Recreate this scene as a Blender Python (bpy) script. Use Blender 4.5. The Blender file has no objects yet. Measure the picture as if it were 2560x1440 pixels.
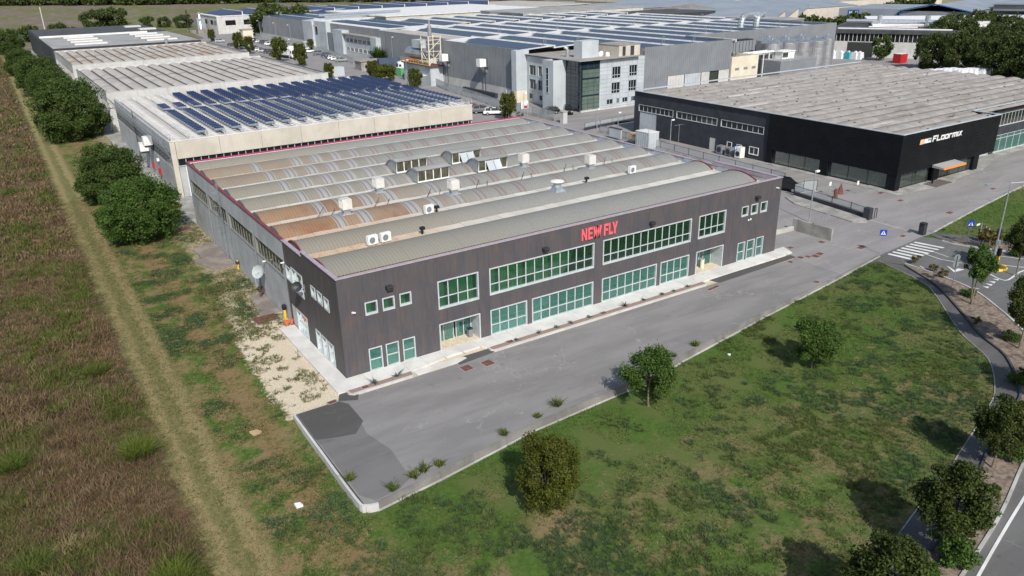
import bpy, bmesh, math, random
import numpy as np
from mathutils import Vector, Matrix
from mathutils.geometry import tessellate_polygon
random.seed(7); RNG = np.random.default_rng(11)
S = bpy.context.scene
C = S.collection
# ------------------------------------------------------------------ camera, sky, sun, exposure
cam_data = bpy.data.cameras.new('camera'); cam = bpy.data.objects.new('camera', cam_data); C.objects.link(cam)
YAW, PIT, ROL = 0.57285, 0.389783, 0.020908
cy, sy, cp, sp = math.cos(YAW), math.sin(YAW), math.cos(PIT), math.sin(PIT)
fw = Vector((sy*cp, cy*cp, -sp)); rt = Vector((cy, -sy, 0)); dn = fw.cross(rt)
cr, sr = math.cos(ROL), math.sin(ROL)
rt2 = rt*cr + dn*sr; dn2 = -rt*sr + dn*cr
cam.matrix_world = Matrix(((rt2.x, -dn2.x, -fw.x, -17.268712), (rt2.y, -dn2.y, -fw.y, -49.647611), (rt2.z, -dn2.z, -fw.z, 28.061081), (0, 0, 0, 1)))
cam_data.sensor_width = 36; cam_data.lens = 1951.51/2560*36; cam_data.clip_start = .5; cam_data.clip_end = 6000
S.camera = cam
SUN_EL, SUN_AZ = math.radians(41), math.radians(17)
w = bpy.data.worlds.new('World'); S.world = w; w.use_nodes = True
nt = w.node_tree; bg = nt.nodes['Background']; sky = nt.nodes.new('ShaderNodeTexSky')
sky.sky_type = 'NISHITA'; sky.sun_disc = False; sky.sun_elevation = SUN_EL; sky.sun_rotation = math.pi+SUN_AZ
sky.air_density = 1.2; sky.dust_density = 1.5
nt.links.new(sky.outputs[0], bg.inputs[0]); bg.inputs[1].default_value = 0.11
sl = bpy.data.lights.new('sun', 'SUN'); sl.energy = 4.3; sl.angle = math.radians(.53); sl.color = (1, .955, .89)
so = bpy.data.objects.new('sun', sl); C.objects.link(so)
tr = Vector((math.sin(SUN_AZ)*math.cos(SUN_EL), math.cos(SUN_AZ)*math.cos(SUN_EL), -math.sin(SUN_EL)))
so.rotation_euler = tr.to_track_quat('-Z', 'Y').to_euler()
S.view_settings.view_transform = 'Standard'; S.view_settings.look = 'None'; S.view_settings.gamma = 1
S.view_settings.use_curve_mapping = False; S.view_settings.exposure = 0.08
S.render.engine = 'CYCLES'

# ------------------------------------------------------------------ materials
class N:
    def __init__(s, name):
        s.m = bpy.data.materials.new(name); s.m.use_nodes = True; s.t = s.m.node_tree; s.p = s.t.nodes['Principled BSDF']
        s._pos = None; s._x = None
    def new(s, k): return s.t.nodes.new('ShaderNode'+k)
    def ln(s, a, b): s.t.links.new(a, b)
    def put(s, sock, v):
        if isinstance(v, (int, float)): sock.default_value = v
        elif isinstance(v, (tuple, list)): sock.default_value = tuple(v) if len(v) == len(sock.default_value) else tuple(v)+(1,)
        else: s.ln(v, sock)
    def pos(s):
        if s._pos is None: s._pos = s.new('NewGeometry').outputs['Position']
        return s._pos
    def xyz(s):
        if s._x is None:
            n = s.new('SeparateXYZ'); s.ln(s.pos(), n.inputs[0]); s._x = n.outputs
        return s._x
    def noise(s, sc, det=3, vec=None, stretch=None, rough=.55):
        n = s.new('TexNoise'); n.inputs['Scale'].default_value = sc; n.inputs['Detail'].default_value = det; n.inputs['Roughness'].default_value = rough
        v = vec if vec is not None else s.pos()
        if stretch:
            mp = s.new('Mapping'); mp.inputs['Scale'].default_value = stretch; s.ln(v, mp.inputs[0]); v = mp.outputs[0]
        s.ln(v, n.inputs['Vector']); return n.outputs['Fac']
    def math(s, op, a, b=0.0, clamp=False):
        n = s.new('Math'); n.operation = op; n.use_clamp = clamp; s.put(n.inputs[0], a); s.put(n.inputs[1], b); return n.outputs[0]
    def step(s, v, a, b, lo=0.0, hi=1.0):
        n = s.new('MapRange'); n.interpolation_type = 'SMOOTHSTEP'; s.put(n.inputs['Value'], v)
        n.inputs['From Min'].default_value = a; n.inputs['From Max'].default_value = b; n.inputs['To Min'].default_value = lo; n.inputs['To Max'].default_value = hi
        return n.outputs[0]
    def mix(s, f, a, b):
        n = s.new('MixRGB'); s.put(n.inputs[0], f); s.put(n.inputs[1], a); s.put(n.inputs[2], b); return n.outputs[0]
    def col(s, v): s.put(s.p.inputs['Base Color'], v)
    def rough(s, v): s.put(s.p.inputs['Roughness'], v)
    def metal(s, v): s.p.inputs['Metallic'].default_value = v
    def spec(s, v): s.p.inputs['Specular IOR Level'].default_value = v
    def bump(s, h, strength=.3, dist=.02):
        b = s.new('Bump'); b.inputs['Strength'].default_value = strength; b.inputs['Distance'].default_value = dist
        s.ln(h, b.inputs['Height']); s.ln(b.outputs[0], s.p.inputs['Normal'])
def pm(name, c1, c2=None, sc=1.5, rough=.75, metal=0, lo=.35, hi=.65, det=4, stretch=None, bump=0, bsc=20, spec=.4, c3=None, sc3=.2):
    n = N(name); c2 = c2 or tuple(min(1, c*1.18) for c in c1)
    f = n.step(n.noise(sc, det, stretch=stretch), lo, hi); c = n.mix(f, c1, c2)
    if c3: c = n.mix(n.step(n.noise(sc3, 3), .5, .68), c, c3)
    n.col(c); n.rough(rough); n.metal(metal); n.spec(spec)
    if bump: n.bump(n.noise(bsc, 2), bump)
    return n.m
def leafmat(name, c1, c2, sc=.9, tr_=.25, rnd=True):
    n = N(name); a = n.new('Attribute'); a.attribute_name = 'tint'
    c = n.mix(a.outputs['Fac'], c1, c2); c = n.mix(n.step(n.noise(sc, 2), .4, .62), c, tuple(v*.72 for v in c2))
    n.col(c); n.rough(.6); n.spec(.25)
    t = n.new('BsdfTranslucent'); n.ln(c, t.inputs[0]); mx = n.new('MixShader'); mx.inputs[0].default_value = tr_
    n.ln(n.p.outputs[0], mx.inputs[1]); n.ln(t.outputs[0], mx.inputs[2]); out = n.t.nodes['Material Output']; n.ln(mx.outputs[0], out.inputs[0])
    return n.m
def objcol(name, rough=.3, metal=0, spec=.5):
    n = N(name); o = n.new('ObjectInfo'); n.ln(o.outputs['Color'], n.p.inputs['Base Color']); n.rough(rough); n.metal(metal); n.spec(spec)
    n.p.inputs['Coat Weight'].default_value = .5; return n.m
def glassmat(name, tint, refl=.12, rough=.02, ior=1.5, litmix=.1, litcol=(.4, .5, .45)):
    n = N(name); t = n.new('BsdfTransparent'); t.inputs[0].default_value = tint+(1,)
    df = n.new('BsdfDiffuse'); df.inputs[0].default_value = litcol+(1,); m0 = n.new('MixShader'); m0.inputs[0].default_value = litmix; n.ln(t.outputs[0], m0.inputs[1]); n.ln(df.outputs[0], m0.inputs[2]); g = n.new('BsdfGlossy'); g.inputs['Roughness'].default_value = rough; g.inputs[0].default_value = (.9, .95, .95, 1)  # diffuse share paints the look of a lit room into the pane
    f = n.new('Fresnel'); f.inputs[0].default_value = ior; mx = n.new('MixShader')
    n.ln(n.math('ADD', f.outputs[0], refl, True), mx.inputs[0]); n.ln(m0.outputs[0], mx.inputs[1]); n.ln(g.outputs[0], mx.inputs[2])
    n.ln(mx.outputs[0], n.t.nodes['Material Output'].inputs[0]); return n.m

def terrain_mat():
    n = N('terrain'); X, Y, Z = n.xyz()
    n1 = n.noise(.12, 3); n2 = n.noise(.7, 4); n3 = n.noise(3.2, 4, rough=.7); n4 = n.noise(14, 3, rough=.7)
    xs = n.math('SUBTRACT', X, n.math('MULTIPLY', Y, .006))
    xd = n.math('ADD', xs, n.math('ADD', n.math('MULTIPLY', n.math('SUBTRACT', n2, .5), 1.4), n.math('MULTIPLY', n.math('SUBTRACT', n3, .5), .8)))
    weeds = n.mix(n.step(n2, .4, .6), (.075, .048, .03), (.06, .075, .022)); weeds = n.mix(n.step(n3, .4, .6), weeds, (.14, .095, .055)); weeds = n.mix(n.step(n4, .5, .7, 0, .6), weeds, (.03, .022, .015))
    straw = n.mix(n.step(n4, .35, .65), (.215, .175, .082), (.31, .255, .13)); olive = n.mix(n.step(n3, .4, .6), (.12, .122, .045), (.175, .16, .068))
    rut = n.math('ADD', n.math('MULTIPLY', n.step(xd, -13.1, -12.5), n.step(xd, -11.9, -12.3)), n.math('MULTIPLY', n.step(xd, -11.3, -11.0), n.step(xd, -10.1, -10.5)), True)
    track = n.mix(n.math('ADD', n.math('MULTIPLY', rut, .75), n.step(n2, .5, .7, 0, .35), True), olive, straw)
    green = n.mix(n.step(n3, .38, .62), (.045, .095, .016), (.085, .135, .03)); dry = n.mix(n.step(n4, .35, .65), (0.172, 0.121, 0.060), (0.244, 0.184, 0.096))
    g2 = n.mix(n.step(n2, .47, .62), green, dry)
    g2 = n.mix(n.step(n.math('ADD', n.math('MULTIPLY', n2, .5), n.math('MULTIPLY', n.noise(5.5, 5, rough=.8), .5)), .46, .56), green, dry)
    verge = n.mix(n.math('MULTIPLY', n.math('MULTIPLY', n.step(xd, -8.3, -7.5), n.step(xd, -5.6, -6.7)), n.step(n3, .3, .6)), g2, n.mix(n.step(n3, .4, .6), (0.198, 0.114, 0.060), dry))
    stony = n.mix(n.step(n3, .42, .6), (0.343, 0.292, 0.210), g2); verge = n.mix(n.step(xd, -4.3, -2.6), verge, stony)
    gm = n.math('ADD', n.math('MULTIPLY', n.noise(1.1, 5, rough=.7), 2.6), n.math('MULTIPLY', n3, 1.2)); gx = n.math('ADD', X, gm)
    ga = n.math('MULTIPLY', n.step(n.math('ADD', n.math('MULTIPLY', n.math('MAXIMUM', n.math('SUBTRACT', Y, 8), 0), -.11), gx), -3.6, -3.0), n.step(n.math('ADD', Y, n.math('MULTIPLY', n3, 3)), 30, 12)); ga = n.math('MULTIPLY', ga, n.step(Y, -2.8, -2.5))
    gcol = n.mix(n.step(n4, .3, .65), (.42, .35, .25), (.68, .6, .47)); gcol = n.mix(n.step(n.math('ADD', n.math('MULTIPLY', n2, .5), n.math('MULTIPLY', n.noise(4, 4, rough=.8), .6)), .62, .74, 0, .6), gcol, (.16, .16, .08)); verge = n.mix(ga, verge, gcol)
    left = n.mix(n.step(xd, -13.4, -12.9), weeds, track); left = n.mix(n.step(xd, -10.3, -9.9), left, verge)
    # lawn in front of the yard
    lawn = n.mix(n.step(n3, .36, .64), (.05, .10, .018), (.082, .13, .03)); lawn = n.mix(n.step(n1, .45, .6), lawn, (.098, .122, .038))
    pd = n.math('ADD', n.math('MULTIPLY', n2, .45), n.math('MULTIPLY', n.noise(4.5, 5, rough=.8), .55))
    dist = n.step(Y, -12, -26, -.05, .07)
    patch = n.step(n.math('ADD', pd, dist), .54, .64); lawn = n.mix(n.math('MULTIPLY', patch, .75), lawn, n.mix(n.step(n4, .35, .65), (0.165, 0.114, 0.062), (0.251, 0.184, 0.108)))
    def disc(cx, cy_, r0, r1):
        dx = n.math('SUBTRACT', X, cx); dy = n.math('SUBTRACT', Y, cy_); d = n.math('SQRT', n.math('ADD', n.math('MULTIPLY', dx, dx), n.math('MULTIPLY', dy, dy)))
        return n.step(n.math('ADD', d, n.math('MULTIPLY', n2, .8)), r1, r0)
    lawn = n.mix(n.math('MULTIPLY', disc(3.6, -21.6, .8, 3.2), .85), lawn, (0.251, 0.178, 0.102))
    m = n.math('MULTIPLY', n.step(n.math('ADD', X, n.math('MULTIPLY', n2, 3)), -4.5, -2.0), n.step(Y, -2.0, -3.5)); c = n.mix(m, left, lawn)
    # far fields
    nf = n.noise(.02, 4, stretch=(1, .35, 1)); nf2 = n.noise(.12, 4, stretch=(1, .4, 1))
    far = n.mix(n.step(nf, .42, .6), (.17, .135, .11), (.13, .14, .05)); far = n.mix(n.step(nf2, .5, .7, 0, .6), far, (.25, .22, .19))
    c = n.mix(n.step(n.math('ADD', Y, n.math('MULTIPLY', n1, 30)), 340, 352), c, far)
    n.col(c); n.rough(.95); n.spec(.1); n.bump(n4, .5, .06); return n.m

def asphalt_mat(name, a=.15, b=.2, warm=1.03):
    n = N(name); n1 = n.noise(.35, 4, stretch=(.35, 1.3, 1)); n2 = n.noise(1.6, 5, stretch=(.5, 1.4, 1)); n3 = n.noise(22, 3, rough=.8)
    c = n.mix(n.step(n1, .35, .65), (a*warm, a, a*.985), (b*warm, b, b*.98)); c = n.mix(n.step(n2, .55, .75, 0, .45), c, (b*1.18, b*1.15, b*1.1))
    c = n.mix(n.step(n3, .3, .7, 0, .35), c, (a*.72, a*.7, a*.7)); n4 = n.noise(.8, 5); c = n.mix(n.step(n4, .62, .74, 0, .5), c, (a*.72, a*.7, a*.72))
    vo = n.new('TexVoronoi'); vo.feature = 'DISTANCE_TO_EDGE'; vo.inputs['Scale'].default_value = .16; ad = n.new('VectorMath'); ad.operation = 'ADD'; nz = n.new('TexNoise'); nz.inputs['Scale'].default_value = 1.1; nz.inputs['Detail'].default_value = 4; n.ln(n.pos(), nz.inputs['Vector'])
    scv = n.new('VectorMath'); scv.operation = 'SCALE'; scv.inputs['Scale'].default_value = 2.2; n.ln(nz.outputs['Color'], scv.inputs[0]); n.ln(n.pos(), ad.inputs[0]); n.ln(scv.outputs[0], ad.inputs[1]); n.ln(ad.outputs[0], vo.inputs['Vector'])
    cr_ = n.math('MULTIPLY', n.step(vo.outputs['Distance'], .012, .003), n.step(n.noise(.25, 2), .48, .6)); c = n.mix(n.math('MULTIPLY', cr_, .55), c, (b*1.25, b*1.22, b*1.15))
    ty = n.noise(.9, 3, stretch=(.06, 1.6, 1)); c = n.mix(n.step(ty, .55, .7, 0, .3), c, (a*.8, a*.78, a*.78)); st = n.noise(1.3, 2); c = n.mix(n.step(st, .7, .76, 0, .45), c, (a*.6, a*.58, a*.56))
    n.col(c); n.rough(.92); n.spec(.2); n.bump(n3, .25, .01); return n.m

def vault_mat(rust):
    n = N('vault_sheet'); X, Y, Z = n.xyz(); n1 = n.noise(.22, 3); n2 = n.noise(1.3, 4, stretch=(1, .35, 1)); n3 = n.noise(9, 3)
    c = n.mix(n.step(n3, .3, .7), (.20, .202, .192), (.25, .252, .24)); c = n.mix(n.step(X, 26, 6, 0, .85), c, (.232, .218, .18))
    if rust > 0:
        f = n.math('MULTIPLY', n.step(n.math('ADD', X, n.math('MULTIPLY', n1, 14)), 30, 9), rust, True)
        c = n.mix(n.math('MULTIPLY', f, n.step(n2, .25, .6, .55, 1)), c, n.mix(n.step(n1, .35, .6), (.20, .095, .052), (.27, .165, .095)))
    seam = n.math('PINGPONG', n.math('ADD', X, .3), 1.21); c = n.mix(n.step(seam, .05, .0, 0, .5), c, (.16, .155, .15))
    n.col(c); n.rough(.8); n.spec(.25); return n.m

def slab_mat():
    n = N('gutter_slab'); X, Y, Z = n.xyz(); o = n.new('ObjectInfo'); n1 = n.noise(.35, 3); n2 = n.noise(3, 4)
    c = n.mix(o.outputs['Random'], (.50, .475, .41), (.62, .60, .54)); c = n.mix(n.step(n2, .5, .75, 0, .4), c, (.42, .39, .33))
    f = n.math('MULTIPLY', n.step(n.math('ADD', X, n.math('MULTIPLY', n1, 16)), 30, 12), n.math('ADD', n.step(Y, 24, 10, 0, .75), n.math('MULTIPLY', n.step(Y, 36, 40), .75)), True)
    c = n.mix(f, c, n.mix(n.step(n2, .35, .65), (.46, .28, .15), (.58, .40, .25))); n.col(c); n.rough(.85); return n.m

def clad_mat():
    n = N('oxide_cladding'); o = n.new('ObjectInfo'); n1 = n.noise(.55, 5, stretch=(1.4, 1.4, .5)); n2 = n.noise(2.4, 5, stretch=(1.2, 1.2, .25)); n3 = n.noise(30, 2)
    c = n.mix(n.step(n1, .35, .65), (.072, .071, .082), (.092, .083, .088)); c = n.mix(n.step(n2, .5, .7, 0, .75), c, (.125, .086, .077)); c = n.mix(n.step(n.noise(3.5, 3, stretch=(1.5, 1.5, .08)), .56, .7, 0, .55), c, (.045, .044, .052))
    c = n.mix(n.step(n.noise(1.0, 4), .58, .75, 0, .6), c, (.064, .077, .096)); c = n.mix(n.math('MULTIPLY', o.outputs['Random'], .16), c, (.09, .082, .086))
    n.col(c); n.rough(.55); n.spec(.35); n.bump(n3, .05); return n.m
def conc_mat(name, a, b, streak=.5):
    n = N(name); n1 = n.noise(.5, 5); n2 = n.noise(1.5, 5, stretch=(1, 1, .12)); n3 = n.noise(10, 3)
    c = n.mix(n.step(n1, .35, .65), a, b); c = n.mix(n.step(n2, .5, .78, 0, streak), c, tuple(v*.72 for v in a)); c = n.mix(n.step(n3, .5, .7, 0, .25), c, tuple(v*.85 for v in a))
    n.col(c); n.rough(.85); n.spec(.25); return n.m
def pv_mat():
    n = N('solar_cells'); o = n.new('ObjectInfo'); n1 = n.noise(.6, 3)
    c = n.mix(n.math('MULTIPLY', o.outputs['Random'], .6), (.016, .026, .072), (.024, .038, .095)); c = n.mix(n.step(n1, .4, .7, 0, .5), c, (.03, .042, .085))
    n.col(c); n.rough(.35); n.spec(.35); return n.m

MT = dict(
 terrain=terrain_mat(), asphalt=asphalt_mat('yard_asphalt', .2, .255), asphalt2=asphalt_mat('estate_asphalt', .235, .29, 1.05), asphalt_mid=asphalt_mat('older_asphalt', .145, .185), asphalt_new=asphalt_mat('new_asphalt', .085, .105), road=asphalt_mat('road_asphalt', .13, .17, 1.0),
 pathm=asphalt_mat('path_asphalt', .10, .135, 1.02), patch=asphalt_mat('patch_asphalt', .07, .095),
 gravel=None, clad=clad_mat(), slab=slab_mat(), pv=pv_mat(),
 concrete=conc_mat('pale_concrete', (.55, .54, .52), (.66, .65, .62), .3), wallconc=conc_mat('grey_concrete_wall', (.36, .37, .385), (.45, .46, .475), .55),
 beige=conc_mat('beige_concrete', (.48, .44, .375), (.55, .51, .44), .25), whiteconc=conc_mat('white_concrete', (.47, .465, .455), (.56, .555, .54), .35), dirtyconc=conc_mat('weathered_concrete', (.24, .235, .22), (.38, .37, .35), .9),
 padc=conc_mat('pad_concrete', (.2, .17, .15), (.28, .25, .22), .7), kerb=conc_mat('kerb_concrete', (.34, .33, .31), (.5, .49, .47), .6), darkkerb=conc_mat('dark_kerb', (.05, .052, .055), (.09, .09, .095), .4),
 oldroof=pm('weathered_fibre_cement', (.27, .25, .23), (.335, .315, .29), sc=1.2, stretch=(.6, .6, 1), rough=.9, c3=(.24, .22, .2), sc3=.35),
 paleroof=pm('pale_fibre_cement', (.38, .36, .33), (.45, .425, .395), sc=.9, rough=.9, c3=(.34, .31, .28), sc3=.3),
 whiteroof=pm('white_roofing', (.6, .6, .59), (.7, .7, .68), sc=.5, rough=.7), greyroof=pm('grey_membrane', (.26, .26, .255), (.34, .34, .335), sc=.2, rough=.85), darkroof=pm('dark_membrane', (.05, .052, .055), (.075, .077, .08), sc=.3, rough=.8),
 blueroof=pm('blue_grey_sheet', (.22, .25, .29), (.27, .3, .34), sc=.1, rough=.5), groove=pm('groove_dark', (.11, .095, .085), rough=.95),  # groove: dark brown tone for roof decks, fixings and the mat
 greyclad=pm('grey_sheet_cladding', (.185, .2, .22), (.215, .232, .25), sc=.25, rough=.5, spec=.4), lightclad=pm('light_metal_panel', (.40, .44, .47), (.48, .52, .55), sc=.3, rough=.4, spec=.5),
 peach=pm('peach_plastic', (.7, .42, .28), rough=.5), black=pm('black_cladding', (.004, .0045, .007), (.007, .0075, .011), sc=.6, rough=.5, spec=.22), darkwall=pm('anthracite_render', (.03, .034, .045), (.042, .046, .058), sc=.8, rough=.8),
 alu=pm('pale_aluminium', (.42, .46, .48), (.5, .545, .565), sc=2, rough=.5), winframe=pm('olive_window_frame', (.2, .205, .19), rough=.7), dishgrey=pm('grey_dish', (.34, .37, .38), rough=.6), galv=pm('galvanised_steel', (.38, .42, .45), (.48, .52, .55), sc=2, rough=.4, metal=.6), steel=pm('stainless_steel', (.38, .39, .41), (.5, .51, .53), sc=.8, rough=.34, metal=.7),
 darksteel=pm('dark_painted_steel', (.03, .033, .038), rough=.5), white=pm('white_paint', (.72, .72, .71), (.8, .8, .79), sc=1, rough=.5), offwhite=pm('aged_white_plastic', (.5, .49, .47), (.6, .59, .57), sc=2.5, rough=.6), redcop=pm('dark_red_flashing', (.16, .03, .04), (.2, .045, .05), sc=2, rough=.5),
 crimson=pm('crimson_flashing', (.42, .03, .09), rough=.5), lilac=pm('lilac_flashing', (.34, .285, .33), (.4, .34, .385), sc=2, rough=.5), pink=pm('salmon_red_sign_paint', (.68, .115, .145), (.72, .14, .165), sc=2, rough=.45),
 black2=pm('black_plastic', (.012, .012, .014), rough=.6), rubber=pm('tyre_rubber', (.018, .018, .018), rough=.9), rust=pm('rusty_iron', (.12, .05, .04), (.17, .075, .06), sc=3, rough=.9), orange=pm('orange_paint', (.8, .24, .03), rough=.5),
 yellowrail=pm('faded_yellow_rail', (.5, .38, .14), rough=.6), yellow=pm('yellow_paint', (.68, .42, .03), rough=.5), cream=pm('cream_render', (.6, .54, .42), (.68, .62, .5), sc=.5, rough=.8), red=pm('red_paint', (.4, .02, .025), rough=.5), blue=pm('blue_sign_paint', (.01, .05, .42), rough=.45), green=pm('green_paint', (.1, .32, .14), rough=.6),
 terracotta=pm('terracotta', (.5, .13, .06), rough=.85), redsoil=pm('mulch_gravel', (.22, .14, .115), (.33, .25, .215), sc=14, rough=.95, bump=.5), stones=pm('cream_cobbles', (.5, .41, .29), (.68, .6, .47), sc=9, rough=.9, bump=.8, bsc=12),
 cardboard=pm('cardboard', (.42, .3, .18), rough=.9), bark=pm('bark', (.14, .11, .08), (.22, .18, .13), sc=6, rough=.95), vergesoil=pm('verge_soil', (.15, .115, .09), (.27, .215, .17), sc=3.5, rough=.95, bump=.6, c3=(.1, .075, .055), sc3=1.1),
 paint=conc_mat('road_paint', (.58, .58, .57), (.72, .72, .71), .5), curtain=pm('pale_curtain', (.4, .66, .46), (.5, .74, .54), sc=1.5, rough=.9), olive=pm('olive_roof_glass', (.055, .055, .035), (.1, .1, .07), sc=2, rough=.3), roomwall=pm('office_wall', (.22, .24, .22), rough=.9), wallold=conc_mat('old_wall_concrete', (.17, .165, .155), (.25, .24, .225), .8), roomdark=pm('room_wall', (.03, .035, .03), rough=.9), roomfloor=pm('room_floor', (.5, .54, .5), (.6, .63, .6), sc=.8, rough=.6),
 gg=glassmat('green_glass', (.64, .88, .73), .03, litmix=.14, litcol=(.07, .22, .12)), gg2=glassmat('teal_glass', (.65, .88, .82), .05, litmix=.28, litcol=(.12, .4, .33)), dg=pm('dark_window_glass', (.012, .015, .018), rough=.08, spec=.6), clearg=glassmat('shop_glass', (.55, .65, .62), .05),  # teal diffuse puts a sunlit-floor tone into the ground-floor panes
 pvframe=pm('white_purlins', (.55, .55, .54), rough=.6), officeglass=pm('green_curtain_wall_glass', (.09, .13, .11), (.13, .17, .14), sc=.5, rough=.1, spec=.7), officeglass2=pm('dark_curtain_wall_glass', (.012, .025, .035), rough=.06, spec=.8),
 skin=pm('skin', (.35, .2, .14), rough=.6), cloth=pm('black_cloth', (.012, .012, .015), rough=.9), car=objcol('car_paint'), cloth_white=pm('sack_fabric', (.6, .62, .64), (.75, .76, .78), sc=3, rough=.85), teal=pm('teal_sack', (.05, .28, .34), rough=.85), bluesheet=pm('blue_steel', (.03, .11, .3), rough=.5))
def gravel_mat():
    n = N('pale_gravel'); n2 = n.noise(1.1, 4); n3 = n.noise(7, 4, rough=.8); n4 = n.noise(30, 2)
    c = n.mix(n.step(n4, .3, .7), (.5, .43, .32), (.66, .59, .47)); c = n.mix(n.step(n.math('ADD', n.math('MULTIPLY', n2, .7), n.math('MULTIPLY', n3, .4)), .6, .7, 0, .75), c, (.15, .15, .08)); n.col(c); n.rough(.95); n.bump(n4, .5, .03); return n.m
MT['gravel'] = gravel_mat()
MT['leafA'] = leafmat('dark_leaf', (.03, .062, .014), (.08, .125, .026)); MT['leafB'] = leafmat('olive_leaf', (0.046, 0.063, 0.009), (0.104, 0.120, 0.016)); MT['leafC'] = leafmat('bright_leaf', (.036, .085, .014), (.085, .15, .028))
MT['leafD'] = leafmat('far_leaf', (.032, .06, .018), (.085, .115, .03)); MT['leafE'] = leafmat('autumn_leaf', (0.065, 0.063, 0.017), (0.156, 0.113, 0.029))
MT['weed'] = leafmat('weed_stalks', (.06, .035, .02), (.26, .175, .10), .5, .15); MT['weedg'] = leafmat('green_weeds', (.045, .075, .014), (.16, .2, .04), 1.5, .3); MT['straw'] = leafmat('dry_grass', (0.182, 0.139, 0.063), (0.286, 0.227, 0.115), 1.5, .2)
MT['grassd'] = leafmat('bluish_tuft_grass', (.045, .088, .035), (.08, .13, .05), 1.2, .2); MT['grassl'] = leafmat('lawn_grass', (.07, .11, .024), (.125, .16, .045), 1.2, .25); MT['yg'] = leafmat('yellow_green_grass', (.10, .14, .022), (.18, .22, .04), 1.2, .3)
MT['leafV'] = leafmat('verge_leaf', (.026, .045, .01), (.066, .09, .017)); MT['agave'] = leafmat('agave_leaf', (.09, .14, .13), (.14, .2, .17), 1.2, .1)

# ------------------------------------------------------------------ mesh helpers
def wloc(o):
    v = Vector((0, 0, 0))
    while o is not None: v += o.location; o = o.parent
    return v
class MB:
    def __init__(s): s.v = []; s.f = []; s.m = []
    def poly(s, pts, mi=0):
        b = len(s.v); s.v.extend([tuple(p) for p in pts]); s.f.append(tuple(range(b, b+len(pts)))); s.m.append(mi); return s
    def box(s, x0, y0, z0, x1, y1, z1, mi=0):
        b = len(s.v); s.v += [(x0, y0, z0), (x1, y0, z0), (x1, y1, z0), (x0, y1, z0), (x0, y0, z1), (x1, y0, z1), (x1, y1, z1), (x0, y1, z1)]
        s.f += [(b, b+3, b+2, b+1), (b+4, b+5, b+6, b+7), (b, b+1, b+5, b+4), (b+1, b+2, b+6, b+5), (b+2, b+3, b+7, b+6), (b+3, b, b+4, b+7)]; s.m += [mi]*6; return s
    def hexa(s, P, mi=0):
        b = len(s.v); s.v += [tuple(p) for p in P]
        s.f += [(b, b+3, b+2, b+1), (b+4, b+5, b+6, b+7), (b, b+1, b+5, b+4), (b+1, b+2, b+6, b+5), (b+2, b+3, b+7, b+6), (b+3, b, b+4, b+7)]; s.m += [mi]*6; return s
    def prism(s, pts, z0, z1, mi=0, side=None):
        side = mi if side is None else side; n = len(pts); b = len(s.v)
        s.v += [(p[0], p[1], z0) for p in pts]+[(p[0], p[1], z1) for p in pts]
        caps = [(0, 1, 2, 3)] if n == 4 else tessellate_polygon([[Vector((p[0], p[1], 0)) for p in pts]])
        for t in caps:
            q = t if n == 4 else (t if (Vector(pts[t[1]])-Vector(pts[t[0]])).cross(Vector(pts[t[2]])-Vector(pts[t[0]])) > 0 else t[::-1])
            s.f.append(tuple(b+n+i for i in q)); s.m.append(mi); s.f.append(tuple(b+i for i in reversed(q))); s.m.append(mi)
        for i in range(n): j = (i+1) % n; s.f.append((b+i, b+j, b+n+j, b+n+i)); s.m.append(side)
        return s
    def ring(s, p, q, r, n=8, mi=0, r2=None, cap=True):
        p = Vector(p); q = Vector(q); d = (q-p).normalized(); a = d.orthogonal().normalized(); c = d.cross(a); r2 = r if r2 is None else r2; b = len(s.v)
        for o, rr in ((p, r), (q, r2)):
            for k in range(n): t = 2*math.pi*k/n; s.v.append(tuple(o+(a*math.cos(t)+c*math.sin(t))*rr))
        for k in range(n): j = (k+1) % n; s.f.append((b+k, b+j, b+n+j, b+n+k)); s.m.append(mi)
        if cap: s.f.append(tuple(reversed(range(b, b+n)))); s.m.append(mi); s.f.append(tuple(range(b+n, b+2*n))); s.m.append(mi)
        return s
    def lathe(s, cx, cy_, prof, n=16, mi=0):
        b = len(s.v)
        for r, z in prof:
            for k in range(n): t = 2*math.pi*k/n; s.v.append((cx+r*math.cos(t), cy_+r*math.sin(t), z))
        for i in range(len(prof)-1):
            for k in range(n): j = (k+1) % n; s.f.append((b+i*n+k, b+i*n+j, b+(i+1)*n+j, b+(i+1)*n+k)); s.m.append(mi)
        s.f.append(tuple(range(b+(len(prof)-1)*n, b+len(prof)*n))); s.m.append(mi); return s
    def mesh(s, name, mats, off=(0, 0, 0), smooth=False):
        me = bpy.data.meshes.new(name); o = Vector(off); me.from_pydata([(a-o.x, b-o.y, c-o.z) for a, b, c in s.v], [], s.f)
        for m in (mats if isinstance(mats, (list, tuple)) else [mats]): me.materials.append(m)
        if any(s.m): me.polygons.foreach_set('material_index', s.m)
        if smooth: me.polygons.foreach_set('use_smooth', [True]*len(s.f))
        me.update(); return me
    def build(s, name, mats, parent=None, smooth=False, **k):
        o = bpy.data.objects.new(name, s.mesh(name, mats, wloc(parent) if parent else (0, 0, 0), smooth)); C.objects.link(o); o.parent = parent
        for a, b in k.items(): o[a] = b
        return o
def inst(me, name, parent, loc, rot=(0, 0, 0), sc=(1, 1, 1), **k):
    o = bpy.data.objects.new(name, me); C.objects.link(o); o.parent = parent; o.location = Vector(loc)-(wloc(parent) if parent else Vector()); o.rotation_euler = rot; o.scale = sc
    for a, b in k.items(): o[a] = b
    return o
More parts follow.
